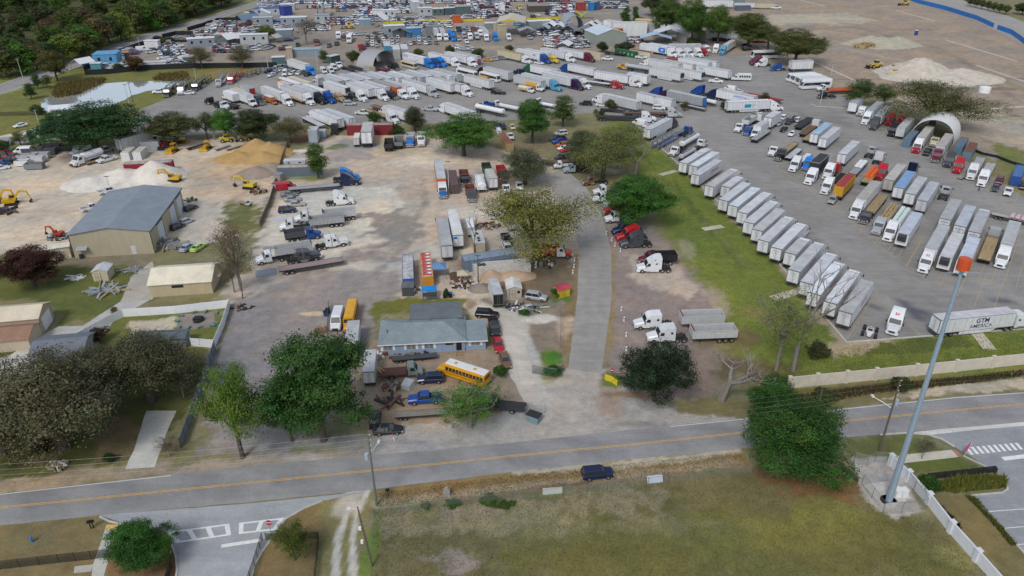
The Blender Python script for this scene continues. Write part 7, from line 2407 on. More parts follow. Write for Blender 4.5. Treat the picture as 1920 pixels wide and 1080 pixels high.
pl('grey_can',(.42,.5,.56,1),.45,.1)
pl('orange_paint',(.6,.08,.02,1),.5)
def extras(o,top,arm=None,can=None,h=10,bar_=True):
 if can:
  lk('transformer',MB().tube([(can[0],can[1],h*.72),(can[0],can[1],h*.72+1.0)],.27,10).ms('transformer',['grey_can']),o)
 if arm:
  ar=lk('lamp_arm',MB().tube([(0,0,arm[2]),(arm[0]*.5,arm[1]*.5,arm[2]+.5),(arm[0],arm[1],arm[2]+.8)],.05,5).ms('lamp_arm',['white']),o)
  lk('lamp_head',MB().box(arm[0]-.18,arm[0]+.18,arm[1]-.12,arm[1]+.5,arm[2]+.72,arm[2]+.9).ms('lamp_head',['lamp']),ar)
 if bar_:
  q=MB()
  for k,z in enumerate((0,-.9,-1.8,-2.6)):
   q.tube([(top.x+.12,top.y,top.z+z-.15),(top.x+.26,top.y,top.z+z)],.05,5)
  lk('insulator',q.ms('insulator',['white']),o)
b1,b2=gp(706,947.5),gp(1648,848)
u1,t1=pole('utility_pole','greenish utility pole with lamp and transformer at the field corner',b1,12.75,.19,.12,'pole_green','utility pole')
extras(u1,t1,(.9,1.6,9.2),(-.55,.1),11.6)
u2,t2=pole('utility_pole','dark leaning utility pole with white lamp arm by the tall mast',b2,13.5,.18,.11,'pole_wood','utility pole')
extras(u2,t2,(-2.2,1.8,8.4),(.5,.1),12.4)
b3=gp(698,1062)
u3,t3=pole('utility_pole','shorter dark pole with a floodlight beside the white sand track',b3,hto(b3,953),.15,.1,'pole_wood','utility pole',(-.9,.2))
lk('lamp_head',MB().box(-2.2,-1.7,.0,.35,t3.z-.3,t3.z-.1).box(-1.8,-.8,.1,.18,t3.z-.25,t3.z-.18).ms('lamp_head',['lamp']),u3)
lk('meter_box',MB().box(-1.0,-.7,-.2,.1,t3.z*.42,t3.z*.42+.5).box(-1.1,-.75,-.1,.2,t3.z*.64,t3.z*.64+.45).ms('meter_box',['white']),u3)
b4=gp(1532,772)
u4,t4=pole('utility_pole','thin grey utility pole in front of the cream concrete wall',b4,hto(b4,730),.14,.1,'pole_wood','utility pole')
def wire(lbl,pts,r=.013):
 v=[]
 for a,b in zip(pts,pts[1:]):
  for k in range(13):
   t=k/12
   p=a.lerp(b,t)
   p.z-=4*t*(1-t)*(b-a).length*.012
   v.append(p)
 return tag(lk('power_line',MB().tube(v,r,4).ms('power_line',['steel'])),lbl,'cable','power lines along the main road')
rd=(b2-b1).normalized()
for k,nm in enumerate(('topmost','second highest','third highest','lowest')):
 z=-.1-.9*k
 p0=b1+t1+Vector((0,.2,z))
 p1=b2+t2+Vector((0,.2,z))
 wire(nm+' of the four wires strung along the main road between the utility poles',[p0-rd*62+Vector((0,3.5,-1.2)),p0,p1,p1+rd*60])
bm_=gp(1665.4,941.5)
ms,tm=pole('monopole_mast','very tall grey blue steel mast topped by an orange drum',bm_,37.0,.48,.2,'galv','mast')
lk('beacon_drum',MB().tube([(0,0,36.9),(0,0,38.3)],.72,14).ms('beacon_drum',['orange_paint']),ms)
lk('cross_arm',MB().tube([(-2.2,0,36.4),(2.2,0,36.4)],.05,5).tube([(0,-1.2,36.4),(0,1.2,36.4)],.05,5).ms('cross_arm',['galv']),ms)
lk('base_plate',MB().tube([(0,0,0),(0,0,.3)],1.15,16).ms('base_plate',['concrete']),ms)
a=at('P',870,465)
o=tag(lk('concrete_pad',MB().box(-2.0,2.0,-2.0,2.0,.02,.3).ms('concrete_pad',['concrete']),None,a,R(10)),'flat pale concrete pad beside the foot of the tall mast','concrete pad')
o=emt('equipment_cabinet',at('P',985,480),R(12))
tag(o,'white equipment cabinets beside the foot of the tall mast','cabinet')
lk('cabinet_body',MB().box(-1.1,-.1,-.5,.5,.1,1.5).box(.1,1.0,-.45,.45,.1,1.25).ms('cabinet_body',['white']),o)
lk('plinth',MB().box(-1.4,1.4,-.8,.8,0,.1).ms('plinth',['concrete']),o)
for x0,y0,y1,d in((1004-750,86,43,'far utility pole leaning beside the left road in front of the woods'),(262,87,70,'short pole with two lamps beside the far left road'),(65,132,88,'tall far pole in front of the dark woods at the left'),(46,156,110,'lamp pole at the left road junction'),(365,28,8,'far pole beside the verge of the left road'),(596,131,92,'pale lamp post at the corner of the middle lot'),(243,198,158,'pale lamp post on the pond bank'),(255,214,155,'dark utility pole on the pond bank'),(76,242,206,'pole at the pale drive by the left edge'),(273,262,232,'pale pole behind the containers of the sandy yard'),(206,356,330,'short lamp post behind the metal building'),(1225,205,181,'slim lamp post before the white trailers'),(1538,196,165,'pale lamp post on the lot island by the coaches'),(368,150,128,'pale leaning post by the pond fence'),(1558,142,118,'thin pole by the coach row'),(503,128,96,'pale post behind the parked vans'),(897,530,478,'dark pole beside the concrete tank'),(842,363,302,'thin post among the dump trucks'),(797,62,44,'dark far post among the parked cars')):
 b_=gp(x0,y0)
 h_=hto(b_,y1)
 o,t_=pole('lamp_post' if 'lamp' in d else 'utility_pole',d,b_,h_,.14,.09,'pole_wood' if('dark' in d or 'utility' in d)else 'concrete','lamp post' if 'lamp' in d else 'pole')
 lk('fitting',MB().box(-.7,.7,-.1,.1,h_-.25,h_-.05).ms('fitting',['steel']),o)
def sign(name,lbl,base,h,face_pts,mat,text=None,tsize=.3,faces=(0,-1),cat='sign'):
 o=emt(name,base)
 tag(o,lbl,cat)
 lk('post',MB().tube([(0,0,0),(0,0,h)],.035,5).ms('post',['steel']),o)
 q=MB()
 q.face([(x,-.05,z+h)for x,z in face_pts])
 q.face([(x,-.03,z+h)for x,z in reversed(face_pts)],1)
 p=lk('sign_face',q.ms('sign_face',[mat,'alu']),o)
 if text:
  t_=lk('lettering',txt_(text,tsize,'white',.01),p,(0,-.06,h))
  t_.rotation_euler=(R(90),0,0)
 return o
octo=[(.48*math.cos(R(22.5+45*k)),.48*math.sin(R(22.5+45*k)))for k in range(8)]
sg=sign('stop_sign','red STOP sign on the corner of the left side street',gp(509,1003),2.3,octo,'sign_red','STOP',.34)
circ=[(.4*math.cos(R(20*k)),.4*math.sin(R(20*k)))for k in range(18)]
sg=sign('no_entry_sign','round red no entry sign beside the yellow rail barrier',gp(1147,709),1.7,circ,'sign_red')
lk('white_bar',MB().face([(-.28,-.06,1.63),(.28,-.06,1.63),(.28,-.06,1.78),(-.28,-.06,1.78)]).ms('white_bar',['white']),sg)
o=emt('feather_flag',gp(1809,853))
tag(o,'pink feather flag at the corner of the car park crossing','flag')
lk('flag_pole',MB().tube([(0,0,0),(.25,0,1.5),(.35,0,2.6)],.03,5).ms('flag_pole',['white']),o)
pl('pink',(.45,.08,.2,1),.7)
lk('flag_cloth',MB().loft([[(.1,-.01,.6),(.1,.01,.6),(-.25,.01,.7),(-.25,-.01,.7)],[(.26,-.01,1.6),(.26,.01,1.6),(-.35,.01,1.5),(-.35,-.01,1.5)],[(.35,-.01,2.6),(.35,.01,2.6),(.2,.01,2.5),(.2,-.01,2.5)]]).ms('flag_cloth',['pink']),o)
def marker(lbl,base,h=1.0,c='white',tip='orange_paint',lean=.0):
 o=emt('marker_post',base,0)
 tag(o,lbl,'marker post')
 lk('post',MB().tube([(0,0,0),(lean,0,h*.65)],.06,6).ms('post',[c]),o)
 lk('post_top',MB().tube([(lean,0,h*.65),(lean*1.5,0,h)],.065,6).ms('post_top',[tip]),o)
 return o
marker('white marker post with an orange top beside the black sedan',gp(740,827.5),1.5,lean=-.15)
bl=[(1165,583),(1170,602),(1174,631),(1174,658),(1137,440),(1147,452),(1153,462),(1163,472),(1074,513),(1076,502),(1077,490)]
for i,(x,y)in enumerate(bl):
 o=emt('bollard',gp(x,y))
 tag(o,None,'bollard','white bollards along the lane')
 reg(o,'white bollard with dark band','along the lane')
 lk('shaft',MB().tube([(0,0,0),(0,0,.95)],.17,8).ms('bollard_shaft',['white']),o)
 lk('band',MB().tube([(0,0,.6),(0,0,.75)],.18,8).ms('band',['dark']),o)
for x,y,d in((171,991,'left black mailbox beside the left sidewalk'),(176,990,'right black mailbox beside the left sidewalk'),(728,931,'single black mailbox beside the greenish utility pole')):
 o=emt('mailbox',gp(x,y),R(10))
 tag(o,d,'mailbox')
 lk('post',MB().box(-.06,.06,-.06,.06,0,1.1).ms('post',['black']),o)
 lk('box',MB().prism([(-.3,1.1),(.3,1.1),(.3,1.3),(.18,1.42),(-.18,1.42),(-.3,1.3)],.14).ms('box',['black']),o)
o=emt('fire_hydrant',gp(61,1016))
tag(o,'blue fire hydrant on the dry grass of the lower left verge','hydrant')
pl('hyd_blue',(.02,.18,.5,1),.5)
lk('barrel',MB().tube([(0,0,0),(0,0,.75)],.16,8).tube([(0,0,.75),(0,0,.95)],.17,8,0,.05).ms('barrel',['hyd_blue']),o)
lk('nozzle',MB().tube([(-.3,0,.5),(.3,0,.5)],.08,6).ms('nozzle',['hyd_blue']),o)
def dumpster(lbl,base,deg,c,lidc,s_=1.0):
 o=emt('dumpster',base,R(deg))
 tag(o,lbl,'dumpster')
 o.scale=(s_,s_,s_)
 pt_('bin',MB().prism([(-.9,0),(.9,0),(1.0,1.2),(-1.0,1.2)],.7).ms('bin',['matt']),o,c)
 pt_('lid',MB().box(-1.05,1.05,-.75,.75,1.22,1.3).ms('lid',['matt']),o,lidc)
 return o
dumpster('teal grey dumpster with a black lid on the gravel apron',gp(1001,789),-30,(.17,.25,.28),(.03,.03,.03),1.1)
for x,y,c,lc,d in((845,557,(.012,.013,.015),(.02,.16,.42),'black wheelie bin with a blue lid behind the blue house'),(834,558,(.012,.013,.015),(.05,.3,.28),'black wheelie bin with a teal lid behind the blue house'),(611,592,(.015,.05,.2),(.01,.01,.012),'blue bin beside the gravel fence by the white van'),(615,587,(.015,.016,.02),(.01,.01,.012),'black bin beside the gravel fence by the white van')):
 o=emt('wheelie_bin',gp(x,y))
 tag(o,d,'bin')
 pt_('bin',MB().prism([(-.3,0),(.3,0),(.38,1.0),(-.38,1.0)],.36).ms('bin',['matt']),o,c)
 pt_('lid',MB().box(-.42,.42,-.4,.4,1.02,1.1).ms('lid',['matt']),o,lc)
def board(lbl,a,b,h,c,name='board'):
 P,Q=gp(*a),gp(*b)
 d=(Q-P).normalized()
 n=Vector((-d.y,d.x,0))
 q=MB().loft([[tuple(e-P),tuple(e-P+n*.06),tuple(e-P+n*(.5+.06)+Vector((0,0,h))),tuple(e-P+n*.5+Vector((0,0,h)))]for e in(P,Q)])
 return tag(lk(name,q.ms(name,['matt']),None,P,None,c),lbl,'board')
board('pale grey panel leaning on the field fence left of the black car',(1018,928),(1056,925),.75,S('a9aea4')[:3])
board('pale blue white panel leaning on the field fence right of the black car',(1214,907),(1243,904),.95,S('b9c3cf')[:3])
pl('stone',S('8f8a84'),.9,0,.25)
tag(lk('stone_marker',MB().prism([(-.5,0),(.5,0),(.45,1.2),(.2,1.5),(-.2,1.5),(-.45,1.2)],.18).ms('stone_marker',['stone']),None,gp(838,929)),'grey upright stone on the verge before the field fence','stone')
def junk(lbl,px,py,rad,n,cols,name='scrap_heap',cat='scrap heap',h=.8,sz=(.3,1.4),seed=1,sp=None):
 rr=random.Random(seed)
 q=MB()
 P=gp(px,py)
 for k in range(n):
  a,d=rr.random()*6.28,rad*math.sqrt(rr.random())
  x,y=d*math.cos(a),d*math.sin(a)*.7
  L,w_,t_=rr.uniform(*sz),rr.uniform(.08,.5),rr.uniform(.05,h)
  ang=rr.random()*3.14
  cx,sx=math.cos(ang),math.sin(ang)
  tl=rr.uniform(-.25,.25)
  pts=[]
  for zz in(0,t_):
   for u,v in((-L/2,-w_/2),(L/2,-w_/2),(L/2,w_/2),(-L/2,w_/2)):
    pts.append((x+u*cx-v*sx,y+u*sx+v*cx,.02+zz+max(0,u*tl)))
  i=len(q.v)
  q.v+=pts
  m_=rr.randrange(len(cols))
  for fc in((0,1,2,3),(4,5,6,7),(0,1,5,4),(1,2,6,5),(2,3,7,6),(3,0,4,7)):
   q.f.append(tuple(i+k_ for k_ in fc))
   q.m.append(m_)
 mats=[]
 for c in cols:
  key='junk_%02x%02x%02x'%tuple(int(255*v)for v in c)
  if key not in M:
   pl(key,tuple(c)+(1,),.75)
  mats.append(key)
 return tag(lk(name,q.ms(name,mats),None,P),lbl,cat)
GRY,DK,RST,WHT,TAN=(.2,.2,.2),(.03,.03,.03),(.14,.06,.03),(.65,.65,.63),(.35,.27,.17)
junk('scrap and engine parts on the dirt before the rusty tow truck',735,726,2.0,34,(GRY,DK,RST,TAN),seed=2)
junk('clutter along the front wall of the blue house',770,665,4.0,40,(DK,RST,TAN,GRY),seed=3,h=.5)
junk('mixed junk at the left corner of the blue house',705,668,1.8,36,(GRY,WHT,RST,TAN),seed=4)
junk('scrap wood and pipes scattered beside the concrete tank',870,535,3.2,70,(GRY,TAN,WHT,DK,RST),seed=5,h=.4)
junk('white and dark scrap in front of the cream garden shed',968,577,2.2,34,(WHT,GRY,DK),seed=6,h=.5)
junk('flattened scrap sheets on the grass below the silver estate car',995,578,3.0,22,(DK,GRY,WHT),seed=7,h=.25,sz=(1,3))
junk('clutter between the white cargo trailer and the grey heap',778,545,2.0,36,(WHT,DK,TAN),seed=8)
junk('tangle of parts under the left limbs of the wide tree',915,425,3.0,40,(DK,RST,GRY),seed=9)
junk('tanks and drums beside the red and white dump truck',1022,497,3.0,26,(WHT,DK,GRY,RST),seed=10,h=1.2)
junk('rusty scrap heap beside the wooden fence and gravel heap',484,361,2.4,40,(RST,DK,TAN),seed=12,h=1.0)
junk('scrap and pallets along the side wall of the metal building',357,376,1.8,30,(DK,GRY,(.1,.2,.12)),seed=13)
o=junk('neat stack of grey timber and steel bundles beside two old cars',320,462,3.2,46,(GRY,(.3,.3,.31),(.45,.4,.32)),'timber_stack','timber stack',1.3,(2.5,4.5),14)
junk('white fence pickets piled on the lawn by the small white shed',143,521,1.6,20,(WHT,),'picket_pile','timber stack',.2,(1.5,2.6),15)
junk('grey metal poles piled on the lawn right of the white shed',248,507,2.0,18,((.3,.34,.38),GRY),'pole_pile','metal poles',.15,(2,3.6),16)
junk('rough brown boards on the gravel beside the white box trailer',734,753,1.8,14,((.16,.09,.06),DK),'board_pile','timber stack',.4,(2.5,4),17)
junk('stacked brown pallets on the gravel left of the fence',604,620,1.3,24,((.2,.1,.06),(.28,.16,.1)),'pallet_stack','pallets',.5,(.8,1.6),18)
junk('tan wood and rubble piled near the left mailbox lawn',110,873,1.6,30,(TAN,(.3,.25,.15),WHT),'brush_pile','brush pile',.6,(.4,1.4),19)
junk('burnt brush and roots piled on the bare construction site',1622,89,5,90,((.32,.22,.1),(.2,.13,.07),(.4,.3,.15)),'brush_pile','brush pile',2.0,(1.5,4),20)
junk('pallets and scrap along the metal building left corner',110,446,3.0,40,(WHT,GRY,DK),seed=21,h=.6)
junk('rubble and white stones at the dark pole by the concrete tank',868,520,1.8,20,(WHT,TAN),seed=22,h=.5,sz=(.3,.8))
junk('dark machinery parts piled at the left photo edge of the sand',5,398,3.5,40,(DK,(.05,.08,.15),RST),seed=23,h=.8,sz=(1,3))
junk('timber and metal bits along the fence corner by the bamboo',455,577,2.2,24,(DK,RST,WHT),seed=24,h=.3)
junk('lumber and rails lying along the workshop lawn drive',200,545,2.8,20,((.3,.33,.36),(.4,.33,.2)),'rail_stack','timber stack',.5,(4,7),25)
junk('black plastic pieces fallen on the lot before a white truck',1802,336,1.2,10,(DK,GRY),seed=26,h=.4)
o=emt('fire_pit',at('I',1490,245))
tag(o,'dark fire pit table on the patio inside the white fence','fire pit')
lk('bowl',MB().tube([(0,0,0),(0,0,.6)],1.1,12).ms('bowl',['dark']),o)
lk('cover',MB().box(-.8,.8,-.6,.6,.62,.8).ms('cover',['black']),o)
for i,(x,y)in enumerate(((1360,215),(1460,190),(1545,185),(1625,195),(1620,270),(1595,290),(1500,300),(1415,305),(1345,300),(1330,255))):
 o=emt('patio_bench',at('I',x,y),R(36*i))
 tag(o,None,'bench','teal benches round the fire pit')
 reg(o,'teal grey patio bench','round the fire pit')
 pt_('seat',MB().box(-.5,.5,-.22,.22,.4,.48).ms('seat',['matt']),o,(.16,.26,.25))
 for s_ in(-1,1):
  pt_('leg',MB().box(s_*.42-.05,s_*.42+.05,-.2,.2,0,.4).ms('leg',['matt']),o,(.1,.3,.26))
o=emt('buggy',at('L',760,345),R(60))
tag(o,'white open wheel buggy with fat black tyres in the near lot corner','buggy')
pt_('body',MB().loft([rh(-1.9,.35,.45,.8,.1),rh(-.3,.7,.4,1.1,.15),rh(1.0,.55,.4,.95,.12),rh(1.9,.25,.45,.7,.08)]).ms('body',['paint']),o,COLS['W'])
lk('seat',MB().box(-.6,.3,-.4,.4,1.0,1.3).ms('seat',['black']),o)
lk('roll_bar',MB().tube([(-.8,-.6,.9),(-.8,-.5,1.7),(-.8,.5,1.7),(-.8,.6,.9)],.05,5).ms('roll_bar',['white']),o)
for x,y in((1.3,1.1),(1.3,-1.1),(-1.3,1.15),(-1.3,-1.15)):
 lk('wheel',wheel_mesh(.55,.6),o,(x,y,.55))
o=emt('truck_bonnet',at('J',1145,735),R(70))
tag(o,'loose silver truck bonnet lying on the dirt before the tow truck','car part')
pt_('shell',MB().loft([[(-1.2,-.9,.0),(-1.2,.9,.0),(-1.2,.8,.9),(-1.2,-.8,.9)],[(.6,-1.1,.0),(.6,1.1,.0),(.6,.9,1.2),(.6,-.9,1.2)]]).ms('shell',['paint']),o,(.5,.52,.54))
pt_('fender',MB().tube([(.6,1.0,0),(.9,1.05,.6),(1.3,1.0,.0)],.18,6).ms('fender',['paint']),o,(.5,.52,.54))
o=emt('boat_fuel_drum',at('J',1405,450))
tag(o,'dark red gas cylinders beside the front door of the blue house','gas cylinder')
lk('cylinder',MB().tube([(0,0,0),(0,0,1.1)],.14,8).tube([(.35,.1,0),(.35,.1,1.1)],.14,8).ms('cylinder',['sign_red']),o)
o=emt('portable_toilet',gp(1717,66))
tag(o,'blue portable toilet on the bare construction site','toilet')
pt_('cabin',MB().box(-.7,.7,-.7,.7,0,2.6).ms('cabin',['paint']),o,(.02,.08,.3))
lk('roof',MB().prism([(-.75,2.6),(.75,2.6),(.6,2.8),(-.6,2.8)],.75).ms('roof',['white']),o)
o=tag(lk('water_tank',MB().tube([(0,0,0),(0,0,2.2)],2.2,16).tube([(0,0,2.2),(0,0,2.6)],2.2,16,0,.6).ms('water_tank',['white']),None,gp(1845,173)),'round white tank on the bare site behind the wide tree','tank')
def person(lbl,P,deg,top,leg):
 o=emt('person',P,R(deg))
 tag(o,lbl,'person')
 me=bpy.data.meshes.new('person_body')
 V_=[(0,0,.95),(0,0,1.2),(0,0,1.42),(0,0,1.5),(.02,0,1.62),(.02,0,1.72),(.0,.1,.9),(.08,.11,.5),(.0,.11,.08),(.12,.11,.03),(0,-.1,.9),(-.12,-.11,.5),(-.25,-.11,.1),(-.14,-.11,.04),(0,.2,1.4),(-.03,.27,1.12),(.1,.28,.9),(0,-.2,1.4),(.06,-.27,1.14),(.2,-.26,.95)]
 E_=[(0,1),(1,2),(2,3),(3,4),(4,5),(0,6),(6,7),(7,8),(8,9),(0,10),(10,11),(11,12),(12,13),(2,14),(14,15),(15,16),(2,17),(17,18),(18,19)]
 r_=[.15,.15,.16,.06,.1,.09,.1,.07,.05,.045,.1,.07,.05,.045,.07,.05,.045,.07,.05,.045]
 me.from_pydata(V_,E_,[])
 ob=lk('body',me,o)
 md=ob.modifiers.new('skin','SKIN')
 for i,q in enumerate(me.skin_vertices[0].data):
  q.radius=(r_[i],r_[i])
 me.skin_vertices[0].data[0].use_root=True
 sb=ob.modifiers.new('sub','SUBSURF')
 sb.levels=sb.render_levels=1
 key=NT('clothes')
 c_=key.coord()
 sx=key.n('ShaderNodeSeparateXYZ')
 key.l(c_,sx.inputs[0])
 a_=key.ramp(sx.outputs[2],.92,.95)
 b_=key.ramp(sx.outputs[2],1.5,1.53)
 col_=key.mix(b_,key.mix(a_,tuple(leg)+(1,),tuple(top)+(1,)),(.3,.18,.12,1))
 M['clothes']=key.done(col_,.8)
 me.materials.append(M['clothes'])
 lk('hair',MB().loft([[(.02+.1*math.cos(q*.785)*s_,.1*math.sin(q*.785)*s_,z)for q in range(8)]for z,s_ in((1.66,1.0),(1.76,.95),(1.82,.5))]).ms('hair',['black']),o)
 return o
person('person in dark clothes walking in front of a white truck',at('p',1235,945),120,(.03,.03,.035),(.02,.02,.025))
FAR=[]
def fr_(t,x0,y0,x1,y1,n,deg,cols,row,kinds='ssu',sc_=1.08,jit=6):
 rr=random.Random(int(x0*7+y0*3+n))
 for i in range(n):
  k=i/max(1,n-1)
  x,y=x0+(x1-x0)*k+rr.uniform(-4,4),y0+(y1-y0)*k+rr.uniform(-3,3)
  c=cols[i%len(cols)]if len(cols)>=n else rr.choice(cols)
  kd={'s':'sedan','u':'suv','h':'hatch','p':'pickup','v':'van'}[rr.choice(kinds)]
  FAR.append((at(t,x,y,.6),deg+rr.uniform(-jit,jit),kd,c,row,sc_))
MIXC='WWWSSgGGkkKNBwwtSWGRM'
NW='in the north west car yard'
fr_('i',1375,185,1480,195,3,-30,'SWS',NW)
fr_('i',1530,185,1640,190,3,-30,'kKD',NW)
fr_('i',1280,255,1690,270,8,-80,'gWWOkGkD',NW,'uuvs')
fr_('i',1115,312,1345,312,4,-80,'SkWW',NW)
fr_('i',1375,318,1680,320,6,-80,'DgRgWD',NW)
fr_('i',1115,388,1350,385,5,-60,'WWBSg',NW)
fr_('i',950,395,1045,395,2,-80,'Sk',NW)
fr_('i',690,415,820,395,2,20,'KS',NW)
fr_('i',820,450,920,455,2,10,'KK',NW,'pp')
fr_('i',1830,225,1890,200,2,25,'MM',NW,'pu')
WY='in the west car yard'
fr_('i',690,505,770,500,2,-60,'DD',WY)
fr_('i',720,540,910,555,4,-60,'gWSW',WY)
fr_('i',545,590,930,600,6,-60,'DgkDSg',WY)
fr_('i',565,650,905,640,5,-60,'WkBWW',WY)
fr_('i',950,605,1020,615,2,-60,'MR',WY)
fr_('i',10,660,90,645,4,20,'LkDk',WY)
fr_('i',130,615,220,595,4,20,'SgSg',WY)
fr_('i',300,590,300,590,1,30,'W',WY,'v')
fr_('i',420,620,480,590,2,30,'Wk',WY,'pu')
fr_('i',635,745,745,760,4,10,'WSkW',WY)
fr_('i',770,715,770,715,1,-10,'k',WY)
fr_('i',580,800,700,800,3,10,'WWS',WY)
fr_('i',380,805,490,800,2,10,'BW',WY)
fr_('i',900,760,960,740,2,20,'gS',WY)
fr_('i',0,810,60,860,3,10,'WWW',WY)
fr_('i',1390,545,1590,560,5,-40,'SGkgS',WY)
fr_('i',1400,600,1480,610,2,-40,'gk',WY)
fr_('i',1590,610,1690,570,3,-20,'kSg',WY)
fr_('i',1860,600,1910,570,2,-20,'SD',WY)
fr_('x',1310,960,1380,955,2,15,'BN',WY,'pu')
fr_('x',1720,830,1900,800,4,20,'SgkW',WY)
fr_('x',1700,1010,1890,985,5,20,'WWSWW',WY)
MY='in the far north car yard'
fr_('j',1250,345,1330,330,3,-60,'WSW',MY)
fr_('j',1600,360,1740,350,4,-60,'WSWg',MY)
NR='near the pale grey tents'
fr_('j',570,370,600,360,1,-60,'S',NR)
fr_('j',550,460,650,405,5,20,'WSWSW',NR)
fr_('j',660,385,690,380,1,20,'R',NR)
fr_('j',90,470,300,440,6,20,MIXC,NR)
fr_('j',200,510,300,500,3,20,'gWS',NR)
fr_('j',250,385,250,385,1,5,'Y',NR)
fr_('j',60,380,110,365,2,25,'MM',NR,'pu')
fr_('j',170,720,290,670,4,20,'kSWS',NR)
fr_('j',130,750,240,745,2,30,'WW',NR)
fr_('j',370,735,460,690,4,30,'Sggk',NR)
fr_('j',650,740,700,710,2,25,'MK',NR,'pu')
fr_('j',865,675,865,675,1,-80,'K',NR,'u')
fr_('j',1335,690,1335,690,1,-85,'k',NR,'u')
fr_('j',1450,660,1450,660,1,-85,'K',NR,'p')
fr_('j',555,865,555,865,1,25,'S',NR)
fr_('j',730,600,730,600,1,10,'N',NR,'u')
fr_('j',1560,520,1880,505,6,-60,MIXC,NR)
fr_('k',280,500,400,480,3,-50,'Dgg',NR)
CY='in the central far car yard'
fr_('k',80,305,290,305,4,-80,'SkSg',CY)
fr_('k',390,300,500,300,3,10,'SSW',CY)
fr_('k',620,300,780,300,3,-85,'kSD',CY,'us')
fr_('k',410,405,680,405,6,5,'SSWkWW',CY)
fr_('k',755,405,950,405,4,-85,'SWkW',CY,'us')
fr_('k',1010,395,1270,375,5,-85,'kgKGK',CY,'us')
fr_('k',740,460,960,465,3,-85,'MWW',CY)
DM='in the row facing the dirt lane'
for x,ys,cs in((150,(590,640,675),'gGk'),(225,(600,635,670),'SWW'),(290,(685,),'g'),(320,(590,620),'DK'),(395,(595,640,675),'WgD'),(460,(625,660,680),'WSW'),(525,(600,640,680),'gSW'),(600,(600,650),'gS'),(715,(660,),'g'),(795,(655,),'W'),(850,(565,600,640),'gSV'),(925,(565,605,645),'WWS'),(1000,(565,605),'gg'),(1025,(650,),'W'),(1080,(570,605,645),'DgG'),(1185,(645,),'G')):
 for y,c in zip(ys,cs):
  FAR.append((at('k',x,y,.6),-80+(x%7),'suv' if(x+y)%3==0 else 'sedan',c,DM,1.05))
fr_('k',1480,705,1600,735,5,-30,'SWWSS',DM,jit=25)
fr_('k',1640,710,1745,745,5,-60,'SSgWS',DM,jit=25)
EY='in the north east car yard'
fr_('l',60,265,200,255,3,-85,'WWk',EY)
fr_('l',95,205,220,190,3,-80,'SSW',EY,'us')
fr_('l',260,245,340,235,4,30,'DNDN',EY)
fr_('l',410,250,540,240,4,-60,'WSgD',EY)
fr_('l',560,210,670,215,4,-60,'NkKk',EY)
fr_('l',590,235,590,235,1,-70,'M',EY)
fr_('l',880,255,880,255,1,-60,'k',EY,'u')
fr_('l',950,225,950,225,1,-60,'W',EY)
fr_('l',1170,225,1400,225,6,-60,'WKSSWS',EY)
fr_('l',1520,225,1520,225,1,-60,'k',EY)
TY='around the grey canopy tents'
fr_('l',1160,355,1230,340,3,-20,'gSS',TY)
fr_('l',1220,380,1310,370,3,-20,'SgW',TY)
fr_('l',1380,370,1380,345,2,-20,'gS',TY)
fr_('l',640,365,720,370,2,-30,'LD',TY,'su')
fr_('l',860,510,920,480,3,-60,'gkS',TY)
fr_('l',825,570,825,570,1,-70,'S',TY)
fr_('l',1050,555,1130,560,2,-80,'SW',TY,'us')
fr_('l',1095,600,1095,600,1,5,'W',TY)
fr_('l',1225,570,1410,565,3,-80,'VSG',TY,'us')
fr_('l',1310,575,1310,575,1,-75,'S',TY)
fr_('l',1475,565,1475,565,1,-80,'W',TY)
fr_('l',1580,575,1740,570,3,-75,'SkV',TY)
fr_('l',1800,555,1880,510,3,-70,'kSN',TY)
fr_('l',1790,490,1850,465,2,-70,'SW',TY)
fr_('l',1260,510,1310,430,2,-70,'SD',TY)
HY='in the heap of wrecks behind the trailers'
fr_('l',1115,660,1240,690,5,-50,'gSBgD',HY,jit=40)
fr_('l',1330,660,1480,640,4,-30,'gSGS',HY,jit=40)
fr_('l',1490,700,1660,690,6,-50,'gWSgGS',HY,jit=40)
fr_('l',1540,650,1590,640,2,-50,'WS',HY,jit=40)
SE='in the dirt yard by the metal sheds'
fr_('m',370,345,470,365,3,-20,'MWS',SE,jit=30)
fr_('m',650,345,700,330,3,-70,'KSg',SE)
fr_('m',600,620,760,620,4,-50,'gDRg',SE,jit=40)
fr_('m',190,500,300,520,3,-70,'SNS',SE)
fr_('n',500,600,710,605,4,5,'KkMk',SE)
fr_('n',300,450,400,530,4,-50,'gkgW',SE,jit=40)
fr_('n',960,740,960,740,1,20,'K','by the lot corner trees','u',1.15)
fr_('n',960,680,960,680,1,5,'k','by the lot corner trees','u',1.1)
fr_('i',525,400,525,400,1,27,'N','driving on the far left road','s',1.1)
FAR.append((gp(472,23,.6),27,'sedan','B','parked by the far left road',1.1))
def crowd(t,x0,y0,x1,y1,rows,n,deg,sc_=1.1):
 rr=random.Random(int(x0+y0*3))
 for r_ in range(rows):
  y=y0+(y1-y0)*(r_+.5)/rows
  for i in range(n):
   if rr.random()<.9:
    MASS.append((at(t,x0+(x1-x0)*(i+.5)/n+rr.uniform(-3,3),y+rr.uniform(-4,4)),deg+rr.uniform(-8,8),rr.choice(('sedan','suv','sedan','hatch')),rr.choice('WWWWSSgGkKDNBwwMR'),'',sc_))
MASS=[]
